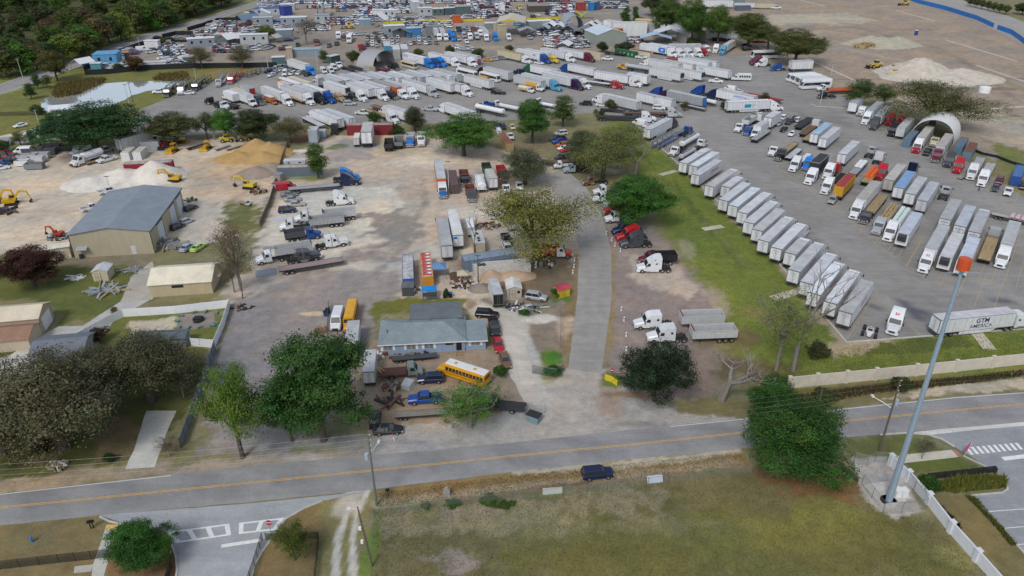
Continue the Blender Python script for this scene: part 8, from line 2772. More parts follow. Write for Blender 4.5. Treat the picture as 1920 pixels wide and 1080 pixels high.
for q in(('j',300,15,780,125,6,18,20),('j',800,-10,1900,60,4,34,-80),('j',1000,90,1750,130,2,20,-80),('j',1700,180,1900,240,3,7,-80),('j',1260,280,1900,380,4,20,-60),('j',560,400,760,480,3,7,20),('j',80,420,310,540,4,8,20),('j',1000,380,1340,470,3,12,-50),('k',0,5,1900,60,3,50,-80),('k',0,80,780,160,3,20,-80),('k',1320,100,1900,210,4,18,-80),('k',60,170,360,320,4,9,-80),('k',390,280,1130,320,2,16,8),('k',560,130,800,215,2,8,-80),('k',690,350,1420,420,3,17,-80),('k',1440,250,1720,285,2,9,8),('k',1480,440,1900,480,2,12,-80),('k',130,560,640,600,1,8,-80),('l',40,170,680,260,3,16,-60),('l',0,5,520,130,5,16,5),('l',520,0,1500,30,2,26,5),('l',1080,60,1480,240,5,10,-60),('l',1660,40,1910,110,3,7,10),('l',1150,330,1420,420,3,9,-50),('l',940,440,1320,560,2,9,-70),('l',1350,500,1900,560,2,13,-70),('l',1090,630,1690,720,4,14,-40),('m',190,20,600,140,4,13,10),('m',20,480,260,600,3,6,-70),('m',580,590,840,650,3,6,-40),('i',1270,170,1700,330,4,12,-80),('i',540,560,940,660,4,9,-60),('i',0,590,220,670,3,7,20),('i',1380,520,1720,640,3,9,-40),('i',580,720,960,810,3,8,10),('x',1560,950,1910,1060,3,8,15),('n',280,430,420,540,3,4,-40)):
 crowd(*q)
n_near=sum(1 for o,d,r,x in UNITS if o.get('category')=='car')
FAR.sort(key=lambda q:q[0].y)
room=296-n_near
def far_name(k):
 return{'pickup':'pickup_truck','van':'van'}.get(k,'parked_car')
mass=MB()
used_c=[]
nc=0
for P,dg,k,c,row,s_ in FAR+MASS:
 P=Vector((P.x,P.y,0))
 if row and(k in('pickup','van')or nc<room):
  o=lk(far_name(k),KIND['far_'+k],None,P,R(dg),col(c))
  o.scale=(s_,s_,s_)
  tag(o,None,{'pickup':'pickup truck','van':'van'}.get(k,'car'),{'pickup':'pickup trucks parked around the lots','van':'vans parked around the lots'}.get(k,'cars parked around the lots'))
  reg(o,CNAME[c]+' '+CARN[k],row)
  nc+=k not in('pickup','van')
 else:
  me=KIND['far_'+k]
  mt=Matrix.Translation(P)@Matrix.Rotation(R(dg),4,'Z')@Matrix.Scale(s_,4)
  if c not in used_c:
   used_c.append(c)
   key='far_paint_'+CNAME[c].replace(' ','_')
   if key not in M:
    pl(key,tuple(COLS[c])+(1,),.35)
  i=len(mass.v)
  mass.v+=[tuple(mt@v.co)for v in me.vertices]
  for p in me.polygons:
   mass.f.append(tuple(i+q for q in p.vertices))
   mass.m.append((0,1,2,3)[p.material_index]if p.material_index else 4+used_c.index(c))
if mass.v:
 me=mass.ms('distant_cars',['dark','glass','dark','lamp']+['far_paint_'+CNAME[c].replace(' ','_')for c in used_c])
 tag(lk('distant_cars',me),'mass of small parked cars filling the farthest salvage yards','cars',None,'stuff')
def off(t,x0,y0,x1,y1,w_,h,c,rc,lbl,win=True,nm='office_trailer',cat='office trailer'):
 a,b=at(t,x0,y0),at(t,x1,y1)
 r=emt(nm,(a+b)/2+Vector((0,w_/2,0)),math.atan2((b-a).y,(b-a).x))
 tag(r,lbl,cat)
 L=(b-a).length
 pt_('wall',MB().box(-L/2,L/2,-w_/2,w_/2,0,h,0,'t').ms('wall',['panel']),r,col(c))
 pt_('roof',MB().box(-L/2-.2,L/2+.2,-w_/2-.25,w_/2+.25,h,h+.18).ms('roof',['roofpanel']),r,col(rc))
 if win:
  q=MB()
  n=max(2,int(L/4))
  for k in range(n):
   x=-L/2+L*(k+.5)/n
   q.box(x-.6,x+.6,-w_/2-.03,-w_/2-.003,h*.45,h*.75)
  lk('window',q.ms('window',['glass']),r)
 return r
def sbox(*a):
 return off(*a,False,'storage_box','storage box')
def lshed(*a):
 return off(*a,False,'long_shed','shed')
def tent(t,x,y,deg,l_,w_,h,pk,c,lbl,nm='canopy_tent',cat='canopy'):
 P=at(t,x,y)+dirv(deg)*l_/2
 r=emt(nm,P,R(deg))
 tag(r,lbl,cat)
 q=MB()
 for s_ in(-1,1):
  q.loft([[(e*l_/2,s_*w_/2,h-.05),(e*l_/2,0,h+pk-.05),(e*l_/2,0,h+pk),(e*l_/2,s_*w_/2,h)]for e in(-1,1)])
 pt_('cloth_top',q.ms('cloth_top',['cloth']),r,col(c))
 for e in(-1,1):
  for s_ in(-1,1):
   lk('leg',MB().tube([(e*(l_/2-.1),s_*(w_/2-.1),0),(e*(l_/2-.1),s_*(w_/2-.1),h)],.08,5).ms('leg',['steel']),r)
 return r
BL,GYc,WH,LG=(.05,.3,.55),(.26,.29,.33),(.75,.75,.75),(.42,.45,.48)
off('x',1395,1000,1745,985,9,5.5,(.12,.36,.6),(.14,.4,.66),'bright blue metal building by the far left road',True,'metal_shed','building')
tent('x',1150,1050,60,8,8,3,2,WH,'white gabled tent left of the bright blue building')
off('i',315,885,660,872,3,3.2,'W','w','long white box trailer behind the black pond fence',False)
sbox('i',340,570,545,570,3.2,4.0,'W','W','white box body standing between cars near the far road')
tent('i',840,860,75,8,9,3,2.2,WH,'white gabled tent beside the dark green container')
off('i',920,860,1065,858,4,5,(.06,.12,.11),LG,'dark green container office beside the white gabled tent',True)
off('i',960,560,1370,535,5,4.4,GYc,'W','grey site office with white roof behind the pale sand',True)
off('i',1372,480,1765,470,5,4.2,(.2,.23,.24),'w','long dark grey site office behind the pointed white tents',False)
off('i',1765,500,1925,492,5,4.6,LG,'W','pale grey site office right of the pointed white tents',True)
tent('i',1500,520,60,8,9,3.2,2.6,WH,'larger pointed white tent with dark inside in the west yard')
tent('i',1660,495,60,6,7,2.8,2.2,WH,'smaller pointed white tent right of the larger one')
tent('i',1740,215,40,13,12,3.5,2.4,(.13,.2,.3),'blue black canopy at the top of the west yard')
sbox('i',1835,190,1890,185,6,6,'C','C','cream box building right of the blue black canopy')
sbox('x',1370,1075,1520,1070,3,3.6,(.12,.32,.42),'W','teal container with white roof left of the brown tree')
off('i',20,760,90,755,4,4,(.05,.05,.055),(.6,.2,.03),'dark shelter with an orange roof by the brown tree',False,'shelter','shelter')
off('j',215,240,580,225,7,4.4,(.5,.53,.56),(.03,.13,.4),'white office with blue trimmed flat roof in the far yard',True)
sbox('j',615,240,745,225,6,5.5,(.03,.06,.28),(.03,.08,.32),'deep blue container in the far yard')
off('j',605,160,820,155,5,4,LG,'W','pale office cabin with white roof behind the deep blue container',True)
off('j',190,385,485,375,5,4.5,(.3,.34,.38),'w','grey office under a pointed white tent in the far yard',True)
tent('j',320,330,90,5,12,5.2,2.6,WH,'pointed white tent roof above the grey office')
off('j',610,385,1000,375,5,4.6,(.3,.35,.4),'W','long grey office with bright white roof behind the bare tree',True)
o=un('tank','water_tank','tank','j',560,300,10,'in the far yard','bright blue round tank',{'c':'b'},.7,2)
for x,d in((1205,'left white arched tent in the far yard'),(1300,'right white arched tent in the far yard')):
 a=at('j',x-45,250)
 b=at('j',x+45,247)
 arch('arched_tent',d,a,b,12,8,(.72,.76,.78))
off('j',1110,345,1335,335,5,4.6,LG,(.4,.46,.5),'pale blue grey office below the white arched tents',True)
lshed('j',545,610,790,600,5,5.5,(.22,.26,.3),'W','dark grey long shed left of the bare tree')
off('j',0,665,420,650,4,4.8,(.5,.53,.56),'W','long white motor coach body parked by the roundish green tree',True)
tent('j',485,655,70,6,6,3,1.6,(.5,.5,.5),'small grey gabled tent beside the roundish green tree')
lshed('j',790,860,1210,850,5,3.6,(.26,.33,.38),(.4,.48,.55),'long pale blue roofed shed above the third truck row')
sbox('j',690,880,780,875,4,5,(.5,.42,.3),'C','cream box at the left end of the long pale blue shed')
off('j',480,965,670,958,3,3.2,(.1,.16,.17),'W','low dark box with white roof behind parked vans',False)
off('k',225,240,385,235,5,3.6,'W','W','white flat awning left of the small white office',False,'awning','canopy')
off('k',385,270,565,265,5,4.6,(.5,.53,.56),'W','small white office beside the white flat awning',True)
off('k',910,240,1115,232,5,4.8,(.45,.48,.5),'W','white roofed grey office at the centre of the far yards',True)
off('k',1120,235,1285,230,5,4.2,(.1,.14,.14),'W','dark green office with white roof at the centre of the far yards',True)
off('k',1300,228,1455,222,5,4.4,(.06,.1,.12),'W','white roofed dark cabin right of the dark green office',False)
lshed('k',1455,225,1690,212,5,5,(.1,.15,.15),(.35,.44,.42),'long teal grey shed in the far yards')
sbox('k',815,190,900,185,12,6.5,(.5,.52,.54),'W','left tall white trailer box in the far yards')
sbox('k',905,175,1000,172,10,5,(.45,.47,.5),'w','right tall white trailer box in the far yards')
tent('k',305,430,80,9,10,5,3.4,WH,'tall bright white gabled tent in the far yards')
off('k',400,560,705,545,5,6,(.28,.32,.35),'W','grey site office with white roof above the parked car columns',True)
tent('k',645,575,80,9,12,3.2,2.4,(.2,.22,.25),'dark grey gabled canopy right of the grey site office')
sbox('k',730,570,945,555,5,5,(.06,.24,.5),(.4,.55,.7),'bright blue long box right of the dark grey canopy')
lshed('k',1030,525,1275,515,5,4.6,(.2,.22,.25),(.25,.28,.32),'dark grey long shed left of the white trucks')
sbox('k',1425,350,1545,345,3,4.4,(.62,.12,.03),(.65,.16,.05),'orange red container by the yellow barrier')
off('k',20,390,200,385,5,3.6,(.2,.3,.36),(.5,.6,.64),'pale teal cabin left of the tall white tent',False)
lshed('l',150,440,370,435,4,3.4,(.22,.26,.27),'W','low white roofed wall shed behind the white trucks')
tent('l',530,560,85,22,16,8,2.2,(.62,.56,.45),'large cream canopy with open front in the far yards','large_canopy')
sbox('l',335,580,425,572,10,7,(.55,.49,.36),'C','cream side box left of the large cream canopy')
lshed('l',785,460,1145,440,5,5,(.24,.28,.29),'W','long grey wall shed with thin white roof')
tent('l',790,575,100,12,9,4,1.6,(.33,.36,.4),'grey sloping canopy below the long grey wall shed')
for x,y,s_,c,d in((1110,480,10,WH,'largest white tent of the canopy row'),(1250,490,8,WH,'white tent right of the largest one'),(1015,510,8,(.5,.53,.56),'pale grey tent left of the largest one'),(1390,525,10,(.22,.24,.27),'dark grey tent left of the double grey one'),(1610,565,12,(.2,.22,.25),'dark grey tent nearest the metal building'),(1710,480,9,WH,'white tent left of the rightmost one'),(1795,455,8,WH,'rightmost white tent of the canopy row')):
 tent('l',x,y,75,s_,s_*.9,2.8,2.4,c,d)
a,b=at('l',1345,480),at('l',1640,470)
arch('arched_canopy','big grey arched canopy behind the dark grey tents',a,b,14,9,(.33,.37,.41))
tent('l',1310,760,70,10,7,2.5,1.6,WH,'white tent behind the trailers beside the heap of wrecks')
sbox('l',1530,165,1660,160,4,5,(.32,.05,.04),(.4,.07,.05),'red containers at the top of the far yards')
sbox('l',1720,165,1780,162,4,5,(.03,.22,.5),(.04,.28,.55),'light blue container at the top of the far yards')
sbox('l',1785,155,1865,152,4,5,(.05,.1,.22),(.06,.12,.26),'navy container at the top of the far yards')
off('l',800,185,1130,178,12,4,(.08,.07,.06),(.34,.27,.22),'flat tan roofed shop building with scrap trucks in the far yards',False,'shop_building','building')
tent('l',1345,110,90,9,11,5,3,WH,'pointed white tent at the top of the north east yard')
tent('l',1680,285,90,4,8,1.5,3,(.28,.5,.05),'lime green tent beside the short yellow barrier')
P=at('m',300,690)
h2=bgab('metal_shed','grey metal building with pale roof and dark bushes before it',P+Vector((0,9,0)),108,18,17,6.0,2.6,S('8c938c'),S('b9c4cc'))
for t_,x,y,deg,l_,w_,h,c,rc,d in(('m',350,480,-45,11,5,6,'W','w','white box body behind the orange one'),('m',405,575,-45,5,5,5,(.5,.18,.05),(.55,.22,.08),'orange brown box beside the white lorry body'),('m',640,550,3,20,5,7.5,'W','w','large white lorry body with small windows'),('m',845,395,-20,11,6,3.5,(.55,.36,.02),(.62,.5,.3),'yellow box body in the dirt yard'),('m',870,520,-50,14,5,6,'g','Z','grey trailer box right of the large white body'),('m',1220,430,-30,19,6,6,'W','g','long white trailer box beside the tree belt'),('n',170,410,2,22,5,6,'W','w','white trailer box with red end under the trees'),('n',540,540,2,26,5,4,(.5,.42,.26),(.5,.42,.26),'long tan wall box below the green roof'),('n',560,590,2,30,4,4.5,(.5,.5,.49),'w','long white trailer wall below the tan box'),('n',800,570,-40,9,4,5,(.5,.5,.5),(.25,.03,.05),'white box with maroon top at the yard corner'),('n',355,380,2,16,6,4.5,(.05,.05,.055),(.16,.18,.2),'black open shed beside the green roofed one')):
 P=at(t_,x,y)
 o=emt('storage_box',P,R(deg))
 tag(o,d,'storage box')
 pt_('wall',MB().box(-l_/2,l_/2,0,w_,.3,h,0,'t').ms('wall',['panel']),o,col(c))
 pt_('roof',MB().box(-l_/2-.05,l_/2+.05,-.05,w_+.05,h,h+.12).ms('roof',['roofpanel']),o,col(rc))
tent('m',1240,650,80,14,18,4.5,3.0,(.66,.7,.74),'white gabled open shed in the dirt yard')
tent('m',1030,670,80,10,17,3.2,2.2,(.4,.55,.7),'pale blue gabled canopy left of the white open shed')
a,b=at('m',1490,660),at('m',1800,640)
arch('arched_canopy','tan grey domed canopy in the dirt yard',a,b,12,7.5,(.45,.43,.4))
lshed('n',400,480,700,470,9,4.5,(.06,.08,.08),(.1,.26,.25),'long green roofed open shed beside the tree belt')
P=at('n',230,470)
tag(lk('tarp_heap',MB().loft([[(s_*math.cos(q*.785)*4,s_*math.sin(q*.785)*3,z)for q in range(8)]for z,s_ in((0,1),(1.6,.85),(2.4,.3))]).ms('tarp_heap',['cloth']),None,P,0,(.02,.13,.36)),'bright blue tarpaulin heap in the dirt yard','tarp')
canopy('n',1130,730,10,8,6,3.5,(.35,.12,.07),'rusty red roofed shelter by the motor home',.6,'shelter','shelter',0)
P0=at('n',850,120)
for x0,x1,y,c,d in((570,740,130,'W','shorter white trailer at the far site edge'),(760,1070,130,'W','longer white trailer at the far site edge'),(1080,1370,135,'C','cream trailer at the far site edge')):
 a,b=at('n',x0,y),at('n',x1,y)
 trl_(b,0+math.degrees(math.atan2((b-a).y,(b-a).x)),'vanp',c,'at the far site edge behind the trees',(b-a).length/16.15 if x0>600 else 1.3,c,d.split(' at')[0])
car('n',1395,125,0,'pickup','W','at the far site edge behind the trees',1.3)
sbox('n',770,40,925,38,5,5,(.18,.25,.27),(.22,.28,.3),'dark teal box behind the far white trailers')
off('n',800,165,1010,160,4,3,(.1,.13,.18),(.14,.18,.22),'dark blue steel stack before the far white trailers',False,'steel_stack','steel stack')
sbox('b',455,330,590,300,3,3.6,(.06,.1,.09),'w','green black box with pale roof behind the white vans')
for x,y,c,d in((1340,200,(.06,.32,.55),'blue ended white box behind the grey shelter'),(1480,260,'Z','grey brown box left of the blue swoosh trailer'),(1600,250,'g','grey box nearest the blue swoosh trailer')):
 P=at('b',x,y)
 o=emt('storage_box',P,R(100))
 tag(o,d,'storage box')
 pt_('wall',MB().box(0,13,-1.7,1.7,.2,5.0,0,'t').ms('wall',['panel']),o,col(c))
 pt_('roof',MB().box(-.05,13.05,-1.75,1.75,5.0,5.1).ms('roof',['roofpanel']),o,(.6,.6,.6))
dumper('b',960,110,-70,'behind the grey half round shelter','dark red dump truck',{'c':'M','s':'R','h':'M'},1.2,1)
RW='in the truck row facing the dirt lane'
for t_,x,y,k,c in(('k',1240,625,'mid','W'),('k',1340,625,'mid','W'),('k',1395,590,'aero','b'),('k',1450,628,'aero','b'),('k',1705,612,'mid','W'),('k',1805,605,'mid','W'),('k',1850,555,'day','W'),('l',45,605,'mid','W'),('l',100,560,'mid','W'),('l',190,632,'mid','W'),('l',325,622,'aero','b'),('l',525,620,'mid','w')):
 sm_(t_,x,y,-80,k,c,RW,sc_=1.05)
for x,y in((1190,540),(1290,560),(180,560)):
 vanf('k' if x>500 else 'l',x,y,-80,'vanp','w',RW,1.0,'Z')
for x,y,c,k in((1520,595,'S','pickup'),(1640,635,'W','pickup'),(1600,550,'S','van')):
 car('k',x,y,-80,k,c,RW,1.1)
for x,y,c,s_ in((1440,545,'M','k'),(1530,470,'N','k'),(1600,470,'G','g'),(1750,470,'V','V'),(1880,130,'M','k'),(1560,150,'V','U')):
 dumper('k',x,y,-80,'in the far truck rows',CNAME[c]+' dump truck',{'c':c,'s':s_},1.15,1)
for t_,x,y,c in(('k',190,95,'W'),('k',95,60,'W'),('k',910,50,'W'),('k',1410,110,'S'),('k',1675,100,'W'),('k',1780,150,'w'),('l',110,140,'M'),('l',690,155,'Y'),('l',350,150,'W'),('l',1450,170,'W'),('l',510,110,'M'),('l',1010,70,'M'),('j',1850,50,'W'),('j',1560,180,'B'),('j',1465,180,'U'),('j',1640,660,'W'),('j',1480,600,'W'),('j',1150,690,'M'),('j',1560,620,'M')):
 sm_(t_,x,y,-80,'mid' if c in 'Ww' else 'day',c,'in the far truck rows',sc_=1.15)
for x,y,c in((450,60,'w'),(690,60,'g'),(610,40,'w'),(970,45,'t'),(420,165,'W')):
 vanf('k' if x!=420 else 'l',x,y,-80,'pup',c,'in the far truck rows',1.2)
un('coach','motor_home','motor home','j',1650,590,-85,'by the bare grey tree','white motor home with dark front',{'c':'W'},1.0,1)
un('tank','water_tank','tank','k',1230,120,80,'in the far truck rows','yellow round tank',{'c':'Y'},.8,2)
def mat_leaf():
 m=bpy.data.materials.new('leaf')
 m.use_nodes=True
 t=m.node_tree
 b=t.nodes['Principled BSDF']
 vc=t.nodes.new('ShaderNodeVertexColor')
 vc.layer_name='tint'
 oi=t.nodes.new('ShaderNodeObjectInfo')
 mx=t.nodes.new('ShaderNodeMix')
 mx.data_type='RGBA'
 mx.blend_type='MULTIPLY'
 mx.inputs[0].default_value=1
 t.links.new(vc.outputs[0],mx.inputs[6])
 t.links.new(oi.outputs['Color'],mx.inputs[7])
 t.links.new(mx.outputs[2],b.inputs['Base Color'])
 b.inputs['Roughness'].default_value=.6
 b.inputs['Specular IOR Level'].default_value=.25
 tr=t.nodes.new('ShaderNodeBsdfTranslucent')
 t.links.new(mx.outputs[2],tr.inputs[0])
 ms=t.nodes.new('ShaderNodeMixShader')
 ms.inputs[0].default_value=.3
 t.links.new(b.outputs[0],ms.inputs[1])
 t.links.new(tr.outputs[0],ms.inputs[2])
 t.links.new(ms.outputs[0],t.nodes['Material Output'].inputs[0])
 M['leaf']=m
mat_leaf()
pl('bark',(.085,.07,.055,1),.95,0,.3)
pl('pale_bark',(.22,.2,.175,1),.95,0,.25)
def leafm(name,seed,lobes,nclu,per,size,sprd,tint=.3,hue=.25,droop=.0,shell=.55,up=.7):
 g=np.random.default_rng(seed)
 lb=np.array(lobes)
 vol=lb[:,3]*lb[:,4]*lb[:,5]
 pick=g.choice(len(lb),nclu,p=vol/vol.sum())
 d=g.normal(size=(nclu,3))
 d/=np.linalg.norm(d,axis=1)[:,None]
 r=shell+(1-shell)*g.random(nclu)**.6
 cc=lb[pick,:3]+d*r[:,None]*lb[pick,3:]
 n=nclu*per
 ci=np.repeat(np.arange(nclu),per)
 off=g.normal(size=(n,3))*sprd*(.6+.8*g.random(nclu))[ci][:,None]
 off[:,2]*=.55
 if droop:
  off[:,2]-=np.abs(g.normal(size=n))*droop
 p=cc[ci]+off
 nr=g.normal(size=(n,3))
 nr*=.75
 nr[:,2]+=up
 nr+=d[ci]*1.3
 nr/=np.linalg.norm(nr,axis=1)[:,None]
 a=np.cross(nr,g.normal(size=(n,3)))
 a/=np.linalg.norm(a,axis=1)[:,None]
 b=np.cross(nr,a)
 s=size*(.6+.8*g.random(n))[:,None]
 a,b=a*s,b*s*.62
 v=np.stack([p-a,p-b*.9,p+a,p+b*.9],1).reshape(-1,3)
 f=np.arange(n*4).reshape(-1,4)
 me=bpy.data.meshes.new(name)
 me.vertices.add(n*4)
 me.vertices.foreach_set('co',v.ravel())
 me.loops.add(n*4)
 me.loops.foreach_set('vertex_index',f.ravel().astype(np.int32))
 me.polygons.add(n)
 me.polygons.foreach_set('loop_start',np.arange(0,n*4,4,dtype=np.int32))
 me.polygons.foreach_set('loop_total',np.full(n,4,np.int32))
 ct=np.ones((n*4,4),np.float32)
 br=1+tint*g.normal(size=nclu)
 hw=hue*g.normal(size=nclu)
 br=np.clip(br[ci]*(1+.1*g.normal(size=n)),.35,1.9)
 ct[:,0]=np.repeat(br*np.clip(1+hw[ci],.6,1.6),4)
 ct[:,1]=np.repeat(br,4)
 ct[:,2]=np.repeat(br*np.clip(1-.4*hw[ci],.6,1.4),4)
 me.update(calc_edges=True)
 at_=me.color_attributes.new('tint','FLOAT_COLOR','POINT')
 at_.data.foreach_set('color',ct.ravel())
 me.materials.append(M['leaf'])
 return me
def trunkm(name,seed,lobes,h0,r0,mat='bark',twigs=2,fork=.35):
 rr=random.Random(seed)
 mb=MB()
 top=Vector((rr.uniform(-.3,.3),rr.uniform(-.3,.3),h0))
 mb.tube([(0,0,-.2),(top.x*.3,top.y*.3,h0*.5),top],r0,8,0,r0*.7)
 for x,y,z,rx,ry,rz in lobes:
  e=Vector((x,y,z+rz*.2))
  st=top*rr.uniform(.75,1)
  m_=st.lerp(e,.5)+Vector((rr.uniform(-.4,.4),rr.uniform(-.4,.4),rr.uniform(0,.5)))
  mb.tube([st,m_,e],r0*.45,6,0,r0*.12)
  for k in range(twigs):
   a=m_.lerp(e,rr.random())
   b=e+Vector((rr.uniform(-rx,rx),rr.uniform(-ry,ry),rr.uniform(-.2,1)*rz))*.85
   mb.tube([a,a.lerp(b,.5)+Vector((0,0,.2)),b],r0*.16,4,0,r0*.04)
 return mb.ms(name,[mat])
def lobe_set(seed,R_,H,base,n,flat=.6,top=True):
 rr=random.Random(seed)
 L=[]
 for k in range(n):
  a=2*math.pi*k/n+rr.uniform(-.4,.4)
  q=R_*rr.uniform(.4,.74)
  s_=R_*rr.uniform(.24,.46)
  L.append((q*math.cos(a),q*math.sin(a),base+(H-base)*rr.uniform(.2,.68),s_,s_,s_*flat*rr.uniform(.8,1.2)))
 if top:
  s_=R_*.55
  L.append((rr.uniform(-.6,.6),rr.uniform(-.6,.6),H-s_*flat*1.05,s_,s_,s_*flat))
  L.append((rr.uniform(-.4,.4),rr.uniform(-.4,.4),base+(H-base)*.45,R_*.5,R_*.5,(H-base)*.3))
 return L
SPEC={}
def spc(key,seed,H,R_,base,n,nclu,per,size,sprd,trunk=.35,flat=.65,tint=.28,hue=.15,droop=0,shell=.55,mat='bark',twigs=2,up=.7):
 v=[]
 for k in range(2):
  L=lobe_set(seed+k*31,R_,H,base,n,flat)
  v.append((leafm('crown',seed+k,L,nclu,per,size,sprd,tint,hue,droop,shell,up),trunkm('trunk',seed+k,L,base+(H-base)*.25,trunk,mat,twigs)))
 SPEC[key]=(H,R_,v)
spc('oak',11,10,5,1.6,13,900,46,.105,.34,tint=.24)
spc('gappy',15,10,5,1.8,11,210,46,.1,.38,tint=.26,shell=.5,mat='pale_bark',twigs=6)
spc('loose',21,10,5,2.0,10,340,46,.105,.42,tint=.26,shell=.4,twigs=5)
spc('pale',31,10,5,2.2,11,560,36,.09,.48,.32,.7,.24,.1,0,.35,'bark',8)
spc('mossy',41,10,5,1.8,13,1000,38,.09,.4,.45,.7,.34,.14,.3,.4,'bark',5)
spc('round',51,10,5,1.3,12,900,40,.11,.34,.3,.85,.24,.08,0,.75)
spc('bush',61,5,5,.3,7,300,30,.2,.42,.2,.55,.3,.1,0,.6)
spc('tall',71,12,3,1.5,8,280,34,.14,.42,.25,1.2,.28,.1)
spc('poplar',81,12,1.8,1.0,6,140,24,.22,.4,.2,1.8,.3,.1)
spc('sparse',91,10,5,2.0,9,200,22,.1,.55,.25,.7,.3,.12,0,.3,'pale_bark',10)
spc('wood',101,12,5,.6,8,300,26,.26,.55,.3,.9,.28,.12)
def bare_mesh(seed,H,sprd,r0,mat,depth=4):
 rr=random.Random(seed)
 mb=MB()
 def grow(p,d,L,r,k):
  q=p+d*L*.55+Vector((rr.uniform(-1,1),rr.uniform(-1,1),0))*L*.07
  e=q+(d+Vector((rr.uniform(-.3,.3),rr.uniform(-.3,.3),.1))).normalized()*L*.45
  mb.tube([p,q,e],r,6 if k<2 else 4,0,r*.62)
  if k>=depth:
   return
  for j in range(3 if k<3 else 2):
   nd=(d*.75+Vector((rr.uniform(-1,1),rr.uniform(-1,1),rr.uniform(-.1,.7)))*sprd).normalized()
   grow(q.lerp(e,rr.uniform(.2,1)),nd,L*rr.uniform(.55,.8),r*.52,k+1)
 grow(Vector((0,0,-.1)),Vector((0,0,1)),H*.34,r0,0)
 return mb.ms('branches',[mat])
def tr(bx,by,topy,wpx,sp,hexc,lbl,name='tree',k=0,cat='tree',rot=None,hmul=1.0):
 if sp=='bush' and name=='tree':
  name=cat='bush'
 P=gp(bx,by)
 h=hto(P,topy)*hmul
 ppm=FPX/(P-Vector((0,0,CAMH))).length
 H,R_,v=SPEC[sp]
 sx=wpx/ppm/2/R_
 h=max(h,.4)
 dz=P-Vector((0,0,CAMH))
 sd=CAMH/dz.length
 cd=math.sqrt(1-sd*sd)
 rd_=wpx/ppm/2*.8*sd
 v0=h*cd
 for _ in range(12):
  h=max(.4,min(h,h*v0/(.6*h*cd+math.hypot(.4*h*cd,rd_))))
 crown,trunk=v[k%2]
 o=emt(name,P,R(rot if rot is not None else(bx*37+by*11)%360))
 o.scale=(sx,sx,h/H)
 tag(o,lbl,cat)
 pt_('crown',crown,o,S(hexc,.62))
 lk('trunk',trunk,o)
 return o
def bare(bx,by,topy,wpx,seed,lbl,mat='pale_bark',name='bare_tree',r0=.34,sprd=.8):
 P=gp(bx,by)
 h=hto(P,topy)
 me=bare_mesh(seed,h,sprd,r0,mat)
 xs=[v.co.x for v in me.vertices]
 zs=max(v.co.z for v in me.vertices)
 ppm=FPX/(P-Vector((0,0,CAMH))).length
 o=emt(name,P)
 tag(o,lbl,'tree')
 lk('branches',me,o)
 sx=wpx/ppm/(max(xs)-min(xs))
 o.scale=(sx,sx,h/zs)
 return o
G1,G2_,G3,OL,DK_,BR_,PL='4f7033','5f8f3c','7d9e45','6f7440','3b4f2c','6d5f45','8d9660'
tr(1226,752,632,122,'round','32482a','round dark green tree beside the lane mouth and yellow barrier')
tr(1438,800,700,98,'oak','47752f','smaller bright green tree above the big one by the main road',k=1)
tr(1486,880,752,192,'oak','47702c','big bushy green tree on the verge of the main road')
tr(607,826,612,200,'oak','4c7436','largest green tree left of the blue house yard',k=1)
tr(548,828,700,90,'oak','527a38','lower green tree merging with the largest green tree')
tr(455,858,668,125,'loose','76973a','light yellow green tree left of the largest green tree')
tr(882,800,697,158,'gappy','6a9440','leafy gappy tree with pale limbs in front of the white roofed bus',k=1)
tr(120,842,640,225,'mossy','7d7857','widest mossy dark oak on the lower left lawn')
tr(285,752,606,180,'mossy','6f7152','mossy dark oak beside the blue grey screen fence',k=1)
tr(10,850,690,150,'mossy','7b7656','mossy oak cut off by the left photo edge',k=1)
tr(200,760,640,140,'mossy','73714f','mossy oak standing between the two widest mossy oaks')
tr(272,1066,972,106,'round','477a30','small neat round green tree by the left side street',k=1)
tr(553,1050,968,80,'loose','6b7a36','small thin olive tree by the STOP sign')
tr(1003,490,335,215,'pale','93944a','wide pale olive oak in the middle beside the lane',k=0)
tr(985,345,272,100,'mossy','6d7656','grey green oak behind the dump trucks',k=1)
tr(1192,420,325,145,'oak','4f8032','bright green tree over trucks right of the lane',k=1)
tr(1130,335,235,140,'pale','8a9255','pale yellow green tree above the bright green one',k=1)
tr(1092,312,240,75,'mossy','6a7450','grey green tree at the top of the lane')
tr(1170,300,225,80,'pale','8f9a56','pale slim tree on the edge of the grass strip')
tr(870,292,208,125,'oak','5d8a3c','broad bright green tree at the back of the centre yard')
tr(998,268,183,78,'oak','56803a','green tree with a clear trunk at the top of the lane',k=1)
tr(1055,238,178,52,'tall','6f8448','olive tree between tanks and the blue roofed shack')
tr(183,284,188,160,'oak','43663a','biggest dark green tree above the sandy left yard')
tr(118,266,205,60,'oak','4c7434','lighter tree at the left flank of the biggest dark tree',k=1)
tr(330,270,206,92,'oak','6b7648','olive tree between the red cab and the bare tree')
tr(390,262,208,40,'loose','66704a','thin olive tree behind the yellow bulldozers')
tr(425,262,203,48,'oak','62963c','bright fresh green tree below the white day cab')
tr(480,268,203,85,'oak','4e5c36','dark olive tree behind the orange sand',k=1)
tr(545,268,214,75,'pale','7c7a52','dull brownish tree beside the pale blue box',k=1)
tr(597,334,268,46,'tall','5f7f38','green upright tree beside the blue grey trailer box')
tr(65,538,458,108,'oak','5a3a30','maroon leaved tree at the left edge of the lawn',k=1)
tr(1748,236,148,175,'pale','757848','wide olive oak behind the white arched shelter')
tr(1490,122,52,95,'oak','67703c','dark olive tree at the lot corner by the coaches')
tr(1402,90,22,88,'oak','66743c','olive tree in the belt left of the coach corner',k=1)
tr(1440,92,45,60,'pale','7a7850','brownish tree between two olive ones by the lot corner')
